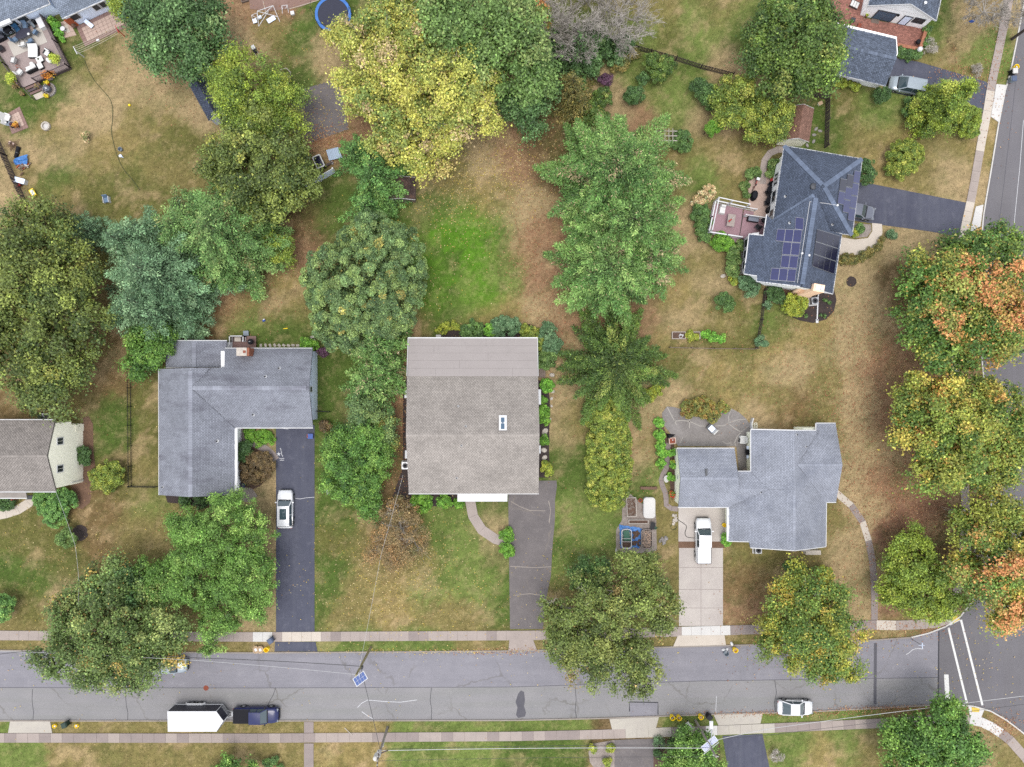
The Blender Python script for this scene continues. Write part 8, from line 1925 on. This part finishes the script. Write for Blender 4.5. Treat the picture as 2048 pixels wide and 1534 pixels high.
prop('grill','black smoker beside the house wall on the deck','grill',24,66,zd,ang,[('drum',MB().tube((-.45,0,.8),(.4,0,.8),.28,.28,14),'cover'),('leg',MB().box((-.35,0,.35),(.08,.4,.7)).box((.3,0,.35),(.08,.4,.7)),'darkmetal')])
prop('storage_box','dark lidded box at the left edge of the deck','box',6,100,zd,ang,[('body',MB().box((0,0,.25),(.6,.6,.5)),'deckrail'),('lid',MB().box((0,0,.52),(.66,.66,.06)),'black')])
prop('storage_box','white deck box at the house corner of the deck','box',87,50.5,zd,ang,[('body',MB().box((0,0,.3),(.7,1.3,.6)),'cushion'),('lid',MB().box((0,0,.63),(.74,1.34,.06)),'white')])
prop('heater','small black heater beside the white deck box','heater',72,46,zd,0,[('base',MB().lathe((0,0,0),[(.24,0),(.2,.5),(.1,.6)],14),'cover'),('cap',MB().lathe((0,0,.6),[(.22,0),(.2,.08),(0,.12)],14),'black')])
prop('folding_rack','folded grey rack leaning by the house wall on the deck','rack',69,52,zd,-.9,[('rail',MB().box((0,.16,.3),(.9,.05,.5)).box((0,-.16,.3),(.9,.05,.5)),'steel'),('shelf',MB().box((0,0,.35),(.8,.28,.04)),'bingrey')])
def pot(label,px,py,z,palette,r=.28,h=.4,pr=12,mat_='orange',zt=.9,cat='potted plant',leaf=.16,aspect=.6):
 t=thing('potted_plant',label,cat,tuple(P(px,py,z)))
 MB().lathe((0,0,0),[(r*.7,0),(r,h),(r*1.08,h),(r*1.08,h-.05),(r*.85,h-.06),(0,h-.1)],16).build('pot',M[mat_],t)
 rr=S(pr,z);lw=[(t.location.x,t.location.y,z+h+zt*.35,rr,rr,zt*.5)]
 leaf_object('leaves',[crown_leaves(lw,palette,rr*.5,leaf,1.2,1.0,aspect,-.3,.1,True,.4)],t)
 return t
pot('bright green potted fern at the right corner of the deck',115,121,zd,'fern',pr=8.5,mat_='orange');pot('bright green potted fern at the head of the deck stairs',30,163,zd,'fern',pr=9,mat_='orange')
pot('orange flowering planter below the deck railing',103,157,0,'orangeflower',pr=7.5,mat_='walk',r=.36);pot('yellow mum pot above the black fire bowl',99,169,0,'mum',pr=3.6,r=.2,h=.3,zt=.5);pot('yellow mum pot below the black fire bowl',95.5,194,0,'mum',pr=3.8,r=.2,h=.3,zt=.5)
for x,y,l_ in((43,172,'brown leaved pot right at the deck stair rail'),(36,175,'dark pot behind the fern at the deck stairs'),(79,175,'straw coloured pot right of the deck stairs'),(49,190,'small pot left of the pale slab')):
 pot(l_,x,y,0,'rust',.2,.35,3.6,'black',.5)
fr=thing('fire_ring','round stone ring with a black domed fire bowl','fire pit',tuple(P(99,180,0)))
for i in range(20):a=2*PI*i/20;MB().taper((math.cos(a)*.8,math.sin(a)*.8,0),(.2,.24),(.17,.2),.2,a).build('stone',M['greystone'],fr)
MB().lathe((0,0,0),[(.75,.03),(0,.04)],20).build('gravel_bed',M['gravel'],fr);MB().lathe((-.05,.0,.1),[(.3,0),(.48,.2),(.44,.5),(.25,.72),(0,.8)],20).build('dome',M['cargrey'],fr)
fr2=thing('fire_ring','pale stone fire ring alone on the dry lawn','fire pit',tuple(P(93,253,0)))
for i in range(14):a=2*PI*i/14;MB().taper((math.cos(a)*.48,math.sin(a)*.48,0),(.2,.23),(.17,.19),.28,a).build('stone',M['stone'],fr2)
MB().lathe((0,0,0),[(.42,.06),(0,.08)],18).build('ash',M['walkwhite'],fr2)
def paver_patio(label,corners,nu,nv,border='brownpaver',fill='pinkpaver',z=.06):
 c=[P(x,y,z)for x,y in corners];b=MB().slab([p-Vector((0,0,.03))for p in c],.1).build('patio',M[border]);tag(b,label,kind='structure');HARD.append(corners)
 for i in range(nu):
  for j in range(nv):
   q=[]
   for du,dv in((.03,.03),(.97,.03),(.97,.97),(.03,.97)):
    u,v=(i+du)/nu,(j+dv)/nv;q.append(c[0].lerp(c[1],u).lerp(c[3].lerp(c[2],u),v))
   edge=i in(0,nu-1)or j in(0,nv-1)
   h_=random.uniform(0,.012);q=[p+Vector((0,0,h_))for p in q]
   MB().slab(q,.06).build('paver',M[border if edge else fill],b)
 return b
paver_patio('pink stone patio behind the corner house',[(152,53),(252,5),(268,47),(170,93)],13,6)
paver_patio('small square pink paver patio in the corner yard',[(9,230),(39,213),(57,255),(24,268)],6,6)
prop('pool_mat','bright blue mat on the pink stone patio','mat',243,27,.08,RAD(23),[('body',MB().box((0,0,.05),(1.05,.75,.08)),'blue'),('trim',MB().box((.1,.1,.1),(.3,.1,.02),.5),'white')])
prop('lounge_chair','pale mint lounger on the pink stone patio','chair',182,51,.07,RAD(-40),[('seat',MB().box((0,0,.25),(.9,.5,.06)),'bluegrey'),('backrest',MB().box((-.5,0,.42),(.4,.5,.05),0,0,('Y',.6)),'bluegrey'),('leg',MB().box((.35,0,.12),(.05,.5,.24)).box((-.3,0,.12),(.05,.5,.24)),'steel')])
prop('side_table','small white round table by the orange door','table',130,61,.05,0,[('top',MB().lathe((0,0,.5),[(.3,0),(.3,.04),(0,.04)],16),'white'),('pedestal',MB().lathe((0,0,0),[(.15,0),(.05,.05),(.05,.5)],10),'white')])
paver_patio('tan stone landing by the orange door',[(120,45),(136,38),(153,70),(128,76)],3,4,'pinkpaver','walknew')
prop('planter_plant','brown leaved plant beside the patio door','plant',152,55,.05,0,[('stem',MB().tube((0,0,0),(0,0,.5),.03),'bark'),('leaves',MB().lathe((0,0,.3),[(.1,0),(.32,.2),(.2,.5),(0,.55)],8),'brownwood')])
prop('adirondack_chair','white garden chair on the small paver patio','chair',17,239,.06,RAD(-20),[('seat',MB().box((0,0,.35),(.75,1.0,.08)),'cushion'),('backrest',MB().box((-.45,0,.65),(.1,1.0,.6),0,0,('Y',-.4)),'cushion'),('armrest',MB().box((0,.55,.55),(.7,.14,.05)).box((0,-.55,.55),(.7,.14,.05)),'cushion')])
prop('adirondack_chair','second white garden chair with a grey cushion on the small paver patio','chair',21,249,.06,RAD(-10),[('seat',MB().box((0,0,.35),(.75,.6,.08)),'bingrey'),('backrest',MB().box((-.45,0,.65),(.1,.6,.6),0,0,('Y',-.4)),'cushion'),('leg',MB().box((.3,.25,.17),(.07,.07,.34)).box((.3,-.25,.17),(.07,.07,.34)),'white')])
pot('dark pot with orange flowers on the small paver patio',37,253,.06,'orangeflower',.26,.35,4.5,'black',.4);pot('dark leafless pot beside the orange flowers',29,254,.06,'purple',.24,.35,4.5,'black',.4)
cl=thing('clothes_line','red and white clothes line posts with five lines on the corner lawn','clothes line',tuple(P(168,113,0)))
ca,cb=P(168,114,0),P(250,73,0)
dd=(cb-ca).normalized();sd2=Vector((-dd.y,dd.x,0))
for p,m_ in((ca,'white'),(cb,'red')):
 mb=MB();mb.tube(p,p+Vector((0,0,1.9)),.06,.06,8);beam(mb,p+Vector((0,0,1.85))-sd2*.55,p+Vector((0,0,1.85))+sd2*.55,.07,.07);mb.build('post',M[m_],cl,rel=True)
for k in(-.5,-.25,0,.25,.5):MB().path([ca.lerp(cb,t)+sd2*k+Vector((0,0,1.85-.35*4*t*(1-t)*.5))for t in[i/8 for i in range(9)]],.02,4).build('line',M['clothline'],cl,rel=True)
q=ca.lerp(cb,.52);MB().box(q+Vector((0,0,1.62)),(.35,.2,.25),.4).build('peg_bag',M['white'],cl,rel=True)
tag(MB().path([P(x,y,.04)for x,y in smooth([(169,120),(176,138),(188,160),(205,180),(219,197),(225,215),(225,240),(223,262),(227,285),(234,310),(245,335),(262,356),(280,380)],5)],.035,5).build('garden_hose',M['hose']),'long dark green hose winding down the corner lawn','hose')
prop('ball','small yellow ball on the corner lawn','ball',260,211,0,0,[('body',MB().lathe((0,0,0),[(.05,0),(.14,.08),(.16,.15),(.12,.25),(0,.3)],14),'yellow')])
prop('bucket','grey bucket beside the long hose','bucket',243,300,0,0,[('body',MB().lathe((0,0,0),[(.22,0),(.28,.4),(.24,.4),(.18,.06),(0,.06)],16),'bingrey'),('handle',MB().path([Vector((.27*math.cos(a),0,.4+.2*math.sin(a)))for a in[i*.35 for i in range(10)]],.015),'darkmetal')])
prop('watering_can','pale watering can and sticks below the grey bucket','can',243,313,0,0,[('body',MB().lathe((0,0,0),[(.16,0),(.18,.3),(0,.34)],14),'bluegrey'),('spout',MB().tube((.1,0,.1),(.4,-.25,.35),.03),'bluegrey'),('handle',MB().path([Vector((-.18-.1*math.sin(a),0,.05+.28*a/3))for a in[i*.4 for i in range(8)]],.02),'bluegrey')])
prop('lawn_chair','pale blue lawn chair above the blue green pine','chair',216,401,0,RAD(-82),[('seat',MB().box((0,0,.35),(.65,.62,.06)),'bluecushion'),('backrest',MB().box((-.42,0,.6),(.08,.62,.55),0,0,('Y',-.35)),'bluecushion'),('frame',MB().box((0,.33,.3),(.8,.05,.6)).box((0,-.33,.3),(.8,.05,.6)),'white')])
jt=[]
N_=8;vs=[]
for i in range(N_+1):
 for j in range(N_+1):
  u,v=i/N_,j/N_;q=P(31,322,0).lerp(P(60,311,0),u).lerp(P(34,331,0).lerp(P(58,331,0),u),v)
  vs.append((q.x+random.gauss(0,.03),q.y+random.gauss(0,.03),.35+.35*math.sin(PI*u)*math.sin(PI*min(v+.2,1))+random.uniform(0,.15)))
n1=len(vs);vs+=[(x,y,z-.04)for x,y,z in vs];fs=[(i*9+j,i*9+j+1,(i+1)*9+j+1,(i+1)*9+j)for i in range(8)for j in range(8)]
tag(MB().add(vs,fs+[tuple(k+n1 for k in f_[::-1])for f_ in fs]).build('tarp',M['tarpblue']),'bright blue tarp thrown over the pile by the left fence','tarp')
wp=thing('wood_pile','pile of split wood under the bright blue tarp','wood pile',tuple(P(45,330,0)))
for i in range(34):
 q=P(random.gauss(45,6),random.gauss(332,6),0);a=random.gauss(.6,.5);z=random.uniform(.08,.4)
 mb=MB();mb.tube(q+Vector((-.3*math.cos(a),-.3*math.sin(a),z)),q+Vector((.3*math.cos(a),.3*math.sin(a),z)),.08,.08,6);mb.build('log',M[random.choice(['wood','brownwood','stone','orange'])],wp,rel=True)
prop('tarp_roll','rolled black cover above the bright blue tarp','roll',37,306,0,RAD(70),[('body',MB().tube((-.75,0,.2),(.75,.1,.2),.2,.26,10),'cover'),('strap',MB().tube((-.1,0,.2),(.0,0,.2),.27,.27,10),'darkmetal')])
bp_=thing('brush_pile','small brown pile of sticks and clay pieces by the left fence','brush pile',tuple(P(26,290,0)))
mb=MB()
for i in range(40):q=P(random.gauss(26,5),random.gauss(290,4),random.uniform(.05,.35));a=random.random()*6;mb.tube(q,q+Vector((.5*math.cos(a),.5*math.sin(a),random.gauss(0,.1))),.025,n=4)
o=mb.build('sticks',M['brownwood'],bp_,rel=True);o['kind']='stuff'
mb=MB()
for i in range(6):q=P(random.gauss(24,3),random.gauss(286,2),.2);mb.box(q,(.3,.2,.1),random.random()*3)
o=mb.build('shards',M['pinkpaver'],bp_,rel=True);o['kind']='stuff'
prop('freezer','white chest with a pale lid beside the left fence','chest',46,364,0,RAD(-15),[('body',MB().box((0,0,.3),(1.3,.6,.6)),'white'),('lid',MB().box((-.03,.02,.64),(1.34,.66,.07)),'bluegrey')])
prop('toy_trike','red toy at the foot of the left fence','toy',41,372,0,.3,[('body',MB().box((0,0,.25),(.5,.22,.14)).box((.2,0,.4),(.1,.3,.3)),'red'),('wheel',MB().tube((-.25,-.2,.13),(-.25,.2,.13),.13,.13,12).tube((.3,-.04,.16),(.3,.04,.16),.16,.16,12),'blackrub')])
prop('water_table','yellow and white child play table by the left fence','toy',70,387,0,RAD(-58),[('basin',MB().taper((0,0,.35),(.8,.5),(.95,.6),.16),'yellow'),('insert',MB().box((0,0,.5),(.7,.4,.04)),'cushion'),('leg',MB().box((.38,.2,.18),(.09,.09,.36)).box((-.38,.2,.18),(.09,.09,.36)).box((.38,-.2,.18),(.09,.09,.36)).box((-.38,-.2,.18),(.09,.09,.36)),'yellow')])
tp=thing('trampoline','big round trampoline with blue padding half under the yellow tree','trampoline',tuple(P(669,34,0)))
R_=2.3
MB().lathe((0,0,.75),[(R_*.84,0),(R_*.84,.02),(0,.0)],36).build('jump_mat',M['mesh'],tp)
MB().lathe((0,0,.74),[(R_,0),(R_*1.01,.04),(R_*.86,.06),(R_*.85,.03)],36,cap=False).build('pad',M['matblue'],tp)
for i in range(8):
 a=2*PI*i/8;c_,s_=math.cos(a)*R_,math.sin(a)*R_
 MB().tube((c_*1.02,s_*1.02,0),(c_*1.06,s_*1.06,2.6),.03,.03,6).build('net_pole',M['black'],tp);MB().tube((c_,s_,.72),(c_*.95,s_*.95,0),.04,.04,6).build('leg',M['steel'],tp)
mb=MB().path([Vector((math.cos(2*PI*i/32)*R_*1.06,math.sin(2*PI*i/32)*R_*1.06,2.58))for i in range(33)],.025,5);mb.build('top_ring',M['black'],tp)
def frame_thing(name,label,cat,px,py,segs,material,r=.03,rz=0,extra=()):
 t=prop(name,label,cat,px,py,0,rz,[('frame',MB(),material)]if 0 else[],None);mb=MB()
 for s in segs:mb.path([Vector(q)for q in s],r,6)
 mb.build('frame',M[material],t)
 for nm,m2,mm in extra:m2.build(nm,M[mm],t)
 return t
frame_thing('swing_set','white metal swing frame with blue seats lying on the lawn','swing set',535,36,[((-1.3,-.9,0),(-.9,.5,1.0),(1.2,.9,1.0),(1.5,-.7,0)),((-.9,.5,1.0),(1.4,-.2,.3)),((1.2,.9,1.0),(-1.2,-.2,.3)),((-1.3,-.9,0),(.4,.6,.5))],'white',.04,.15,[('seat',MB().box((.5,-.35,.2),(1.1,.6,.06),.4),'bluegrey'),('seat',MB().box((-.9,.1,.25),(.4,.4,.08),.3),'bluegrey')])
frame_thing('lawn_chair','white framed chair left of the swing frame','chair',510,43,[((-.3,.6,.4),(.4,.9,.4),(.45,.2,.4),(-.3,.6,.4)),((-.3,.6,.4),(-.2,-.2,0)),((.4,.9,.4),(.5,.3,0))],'white',.03,0,[('seat',MB().box((.1,-.1,.35),(.5,.55,.06),.3),'bluegrey')])
frame_thing('lawn_chair','thin white framed chair right of the swing frame','chair',571,21,[((-.4,-.4,0),(-.35,.4,.4),(.35,.5,.4),(.4,-.35,0)),((-.35,.4,.4),(-.2,-.1,.5)),((.35,.5,.4),(.2,.0,.5))],'white',.03)
prop('seat_block','white square block right of the thin white chair','block',586,28,0,.2,[('body',MB().box((0,0,.15),(.42,.42,.3)),'cushion'),('lid',MB().box((0,0,.32),(.46,.46,.04)),'white')])
prop('lawn_mower','white and black push mower on the dry lawn','mower',511,103,0,RAD(-60),[('deck',MB().taper((0,0,.1),(.6,.5),(.45,.38),.25),'black'),('engine',MB().box((-.35,.05,.42),(.5,.45,.25)),'white'),('handle',MB().tube((.3,.2,.3),(1.3,.3,.85),.03).tube((.3,-.2,.3),(1.3,-.1,.85),.03),'palewood'),('wheel',MB().tube((.2,-.3,.12),(.2,.3,.12),.12,.12,10).tube((-.25,-.3,.12),(-.25,.3,.12),.12,.12,10),'blackrub')])
frame_thing('soccer_goal','small framed goal beside the grey play court','goal',574,154,[((-.75,.3,.0),(-.7,.5,.9),(.2,.75,.9),(.75,.2,.9),(.5,-.4,.0)),((-.75,.3,0),(.0,-.9,0)),((-.1,.0,0),(.4,-.1,.3),(.3,-.6,0))],'palewood',.045)
prop('cold_box','small dark framed box at the top edge of the brown lawn','box',490,0,0,.3,[('frame',MB().box((0,.3,.15),(.9,.08,.3)).box((0,-.3,.15),(.9,.08,.3)).box((.42,0,.15),(.08,.55,.3)).box((-.42,0,.15),(.08,.55,.3)),'wood'),('earth',MB().box((0,0,.08),(.76,.52,.14)),'soil')])
line_mark('ground_cord',[(578,18),(612,8),(650,-4)],.06,'clothline',.05,'pale cord edging the bare ground at the top');line_mark('ground_cord',[(526,2),(532,27)],.06,'clothline',.05,'short pale cord left of the bare ground')
cf=thing('garden_hotbed','dark panelled cold frame with white rim under the olive tree','cold frame',tuple(P(636,324,0)),RAD(-70)if 0 else 0)
q=[P(x,y,1.1)for x,y in((625,315),(639,309),(649,331),(635,337))];MB().prism([(p.x,p.y)for p in q],0,1.02).build('box',M['black'],cf,rel=True)
u,v=q[1]-q[0],q[3]-q[0]
for i in range(4):
 for j in range(2):
  a=q[0]+u*(.08+.84*j/2+.01)+v*(.06+.88*i/4+.008);MB().slab([a,a+u*.4,a+u*.4+v*.2,a+v*.2],.03).build('pane',M['solardark'],cf,rel=True)
mb=MB()
for a,b in zip(q,q[1:]+q[:1]):beam(mb,a,b,.12,.12)
mb.build('rim',M['cushion'],cf,rel=True)
q=[P(x,y,.5)for x,y in((652,300),(676,294),(685,315),(658,321))];sm=thing('sheet_roof','blue grey corrugated sheet beside the hemlock','sheet',tuple(sum(q,Vector())/4))
MB().prism([(p.x,p.y)for p in inset(q,.15)],0,.45).build('base',M['wood'],sm,rel=True)
for i in range(8):a,b=q[0].lerp(q[1],(i+.04)/8),q[0].lerp(q[1],(i+.96)/8);c,d=q[3].lerp(q[2],(i+.96)/8),q[3].lerp(q[2],(i+.04)/8);MB().slab([a,b,c,d],.05).build('sheet_strip',M['sheetmetal'],sm,rel=True)
wp=thing('log_stack','dark stack of logs behind the white vinyl fence','log stack',tuple(P(640,347,0)))
for i in range(14):
 for k in range(2):
  c=P(620+i*3.2+k,357-i*1.9,.15+k*.24);mb=MB();mb.tube(c-Vector((.12,-.45,0)),c+Vector((.2,.5,0)),.13,.13,7);mb.build('log',M['darkwood'],wp,rel=True)
for k,(x,y)in enumerate(((623,329),(665,327))):prop('white_bucket',('white bucket left of the cold frame','white bucket right of the cold frame')[k],'bucket',x,y,0,0,[('body',MB().lathe((0,0,0),[(.15,0),(.19,.36),(.15,.36),(.12,.05),(0,.05)],14),'white'),('handle',MB().path([Vector((.18*math.cos(a),0,.36+.12*math.sin(a)))for a in[i*.35 for i in range(10)]],.012),'steel')])
prop('outdoor_chair','slatted white lounger on the brick patio','chair',1706,10,.06,RAD(-25),[('slat',MB().box((-.25,0,.3),(.3,.9,.05)).box((.1,0,.3),(.3,.9,.05)).box((.45,0,.3),(.3,.9,.05)),'cushion'),('frame',MB().box((.1,.42,.18),(1.1,.07,.3)).box((.1,-.42,.18),(1.1,.07,.3)),'darkwood')])
prop('doormat','grey mat below the sliding door on the brick patio','mat',1750,42,.06,RAD(-12),[('body',MB().box((0,0,.02),(1.0,.6,.03)),'wood'),('trim',MB().box((0,.28,.04),(1.0,.05,.01)),'darkmetal')])
prop('plant_stand','dark table with a white pot on the brick patio','table',1703,43,.06,RAD(-15),[('top',MB().box((0,0,.5),(.55,.5,.05)),'darkmetal'),('leg',MB().box((.2,.2,.25),(.05,.05,.5)).box((-.2,.2,.25),(.05,.05,.5)).box((.2,-.2,.25),(.05,.05,.5)).box((-.2,-.2,.25),(.05,.05,.5)),'darkmetal')]);pot('small white pot on the dark table',1702,45,.6,'shrub',.14,.2,2.5,'white',.3)
prop('wagon','dark red wagon at the garage corner of the brick patio','wagon',1716,54,.06,RAD(60),[('bed',MB().taper((0,0,.2),(.5,.35),(.6,.42),.2),'rust'),('wheel',MB().tube((.2,-.22,.1),(.2,.22,.1),.1,.1,10).tube((-.2,-.22,.1),(-.2,.22,.1),.1,.1,10),'blackrub'),('handle',MB().tube((.3,0,.25),(.6,0,.5),.02),'darkmetal')])
prop('kettle_grill','black round kettle grill in the brick patio corner','grill',1831,88,.06,0,[('bowl',MB().lathe((0,0,.45),[(.05,-.1),(.27,.05),(.3,.22),(.26,.36),(0,.44)],16),'cover'),('leg',MB().tube((.2,0,.5),(.28,0,0),.02).tube((-.1,.2,.5),(-.14,.26,0),.02).tube((-.1,-.2,.5),(-.14,-.26,0),.02),'darkmetal')])
pot('small potted plant left of the sliding door',1731,33,.06,'fern',.16,.3,3.5,'orange',.35)
mb=MB();mb.lathe(P(1943,43,0),[(.25,0),(.12,.3),(0,.35)],6,0,1.6,.7);tag(mb.build('plastic_bag',M['blue']),'crumpled blue bag under the leafless tree','bag')
for x,y,l_ in((1918,118,'cut log end on the lawn'),(1921,108,'second cut log end on the lawn')):
 pass
# ------------------------------------------------------------------ grass blades, fallen leaves
def in_poly(px,py,poly):
 c=np.zeros(len(px),bool);n=len(poly)
 for i in range(n):
  (a,b),(d,e)=poly[i],poly[(i+1)%n]
  if b==e:continue
  k=((b>py)!=(e>py))&(px<(d-a)*(py-b)/(e-b)+a);c^=k
 return c
HOUSES=[[(815,676),(1078,676),(1078,988),(815,988)],[(322,690),(632,700),(632,850),(470,856),(470,985),(322,985)],[(-60,843),(162,843),(162,985),(-60,985)],[(1350,897),(1500,860),(1670,850),(1670,1000),(1645,1090),(1460,1080),(1458,1012),(1350,1012)],[(1560,300),(1715,322),(1695,470),(1660,580),(1490,550),(1500,475),(1540,440)]]
NB=330000
bx=RNG.uniform(-40,2088,NB);by=RNG.uniform(-40,1574,NB)
ok=np.ones(NB,bool)
for poly in HARD+HOUSES:ok&=~in_poly(bx,by,poly)
bx,by=bx[ok],by[ok];n=len(bx)
gcol=turf(bx+RNG.normal(0,2.5,n),by+RNG.normal(0,2.5,n))
kind=RNG.random(n);tone=RNG.lognormal(0,.28,(n,1))
gcol=np.where((kind<.18)[:,None],gcol*.5+np.array(pc(196,172,130))*.5,gcol);gcol=np.where((kind>.80)[:,None],gcol*.5+np.array(pc(80,100,48))*.5,gcol)
gcol=np.clip(gcol*tone,.005,.7)
X=(bx-1024)*H/F;Y=(767-by)*H/F
a=RNG.uniform(0,2*PI,n);hgt=RNG.uniform(.02,.09,n);ln=RNG.uniform(.06,.17,n);w=RNG.uniform(.02,.05,n)
dx,dy=np.cos(a),np.sin(a)
V=np.stack([np.stack([X-dy*w,Y+dx*w,np.full(n,.004)],1),np.stack([X+dy*w,Y-dx*w,np.full(n,.004)],1),np.stack([X+dx*ln,Y+dy*ln,hgt],1)],1).reshape(-1,3)
g=np_mesh('grass',V,np.arange(n*3).reshape(n,3),M['blade'],np.repeat(gcol,3,0));tag(g,'short tufts of green and straw coloured grass over all the lawns',kind='stuff')
LEAFZ=[(1780,850,70,130,2600,0),(1830,1030,70,60,1800,0),(1690,900,60,90,900,0),(1740,700,60,70,900,0),(1000,320,70,40,900,1),(930,380,90,50,700,1),(1075,480,40,110,1200,0),(1110,680,35,80,800,0),(640,230,45,60,350,1),(640,280,50,18,900,0),(800,1110,70,70,900,1),(780,1180,80,60,350,1),(800,860,15,90,600,0),(560,510,60,60,500,0),(430,610,60,40,500,0),(870,1190,150,60,350,1),(1710,1190,40,60,500,0),(1990,130,20,90,350,0),(870,400,70,60,350,1),(840,560,60,80,250,1),(1600,1426,110,3.5,500,0),(1790,1416,60,3.5,420,0),(900,1302,160,3,350,1),(1000,1302,60,4,200,0),(1920,150,30,15,250,0),(1800,1260,60,12,300,0),(2010,1450,30,16,350,0),(1850,1340,140,60,90,1),(1960,1330,60,80,110,1),(300,1380,300,50,60,1),(900,1350,500,60,120,1),(1180,1180,60,60,350,1),(1260,880,30,80,350,0),(80,1100,150,120,350,1),(210,1120,90,80,200,1),(220,720,60,60,200,0),(480,60,90,80,500,0),(400,170,70,40,350,0),(1440,720,120,60,300,0),(1600,760,130,70,500,0),(920,740,130,60,12,1),(1050,850,90,60,10,1),(1500,1240,40,60,250,0)]
lx,ly,lk=[],[],[]
for x,y,sx,sy,m,k in LEAFZ:lx.append(RNG.normal(x,sx,m));ly.append(RNG.normal(y,sy,m));lk.append(np.full(m,k))
lx,ly,lk=map(np.concatenate,(lx,ly,lk))
ok=np.ones(len(lx),bool)
for poly in HOUSES:ok&=~in_poly(lx,ly,poly)
lx,ly,lk=lx[ok],ly[ok],lk[ok];n=len(lx)
c0=np.array([pc(200,150,112),pc(176,122,90),pc(214,176,130),pc(150,100,76),pc(190,132,100)])[RNG.integers(0,5,n)];c1=np.array([pc(226,200,130),pc(232,212,160),pc(214,190,90),pc(206,168,116)])[RNG.integers(0,4,n)]
c=np.where((lk==0)[:,None],c0,c1)*RNG.lognormal(0,.15,(n,1))
pos=np.stack([(lx-1024)*H/F,(767-ly)*H/F,RNG.uniform(.05,.1,n)],1);onw=np.zeros(n,bool)
for poly in HARD:onw|=in_poly(lx,ly,poly)
pos[onw,2]=.125
nr=np.array([0,0,1.0])+RNG.normal(size=(n,3))*.25;nr/=np.linalg.norm(nr,axis=1,keepdims=True)
v,f_,cc=leaf_quads(pos,nr,RNG.uniform(.09,.17,n),.7,np.clip(c,.01,.8))
tag(np_mesh('fallen_leaves',v,f_,M['blade'],cc),'fallen tan and yellow leaves on lawns and gutters',kind='stuff')
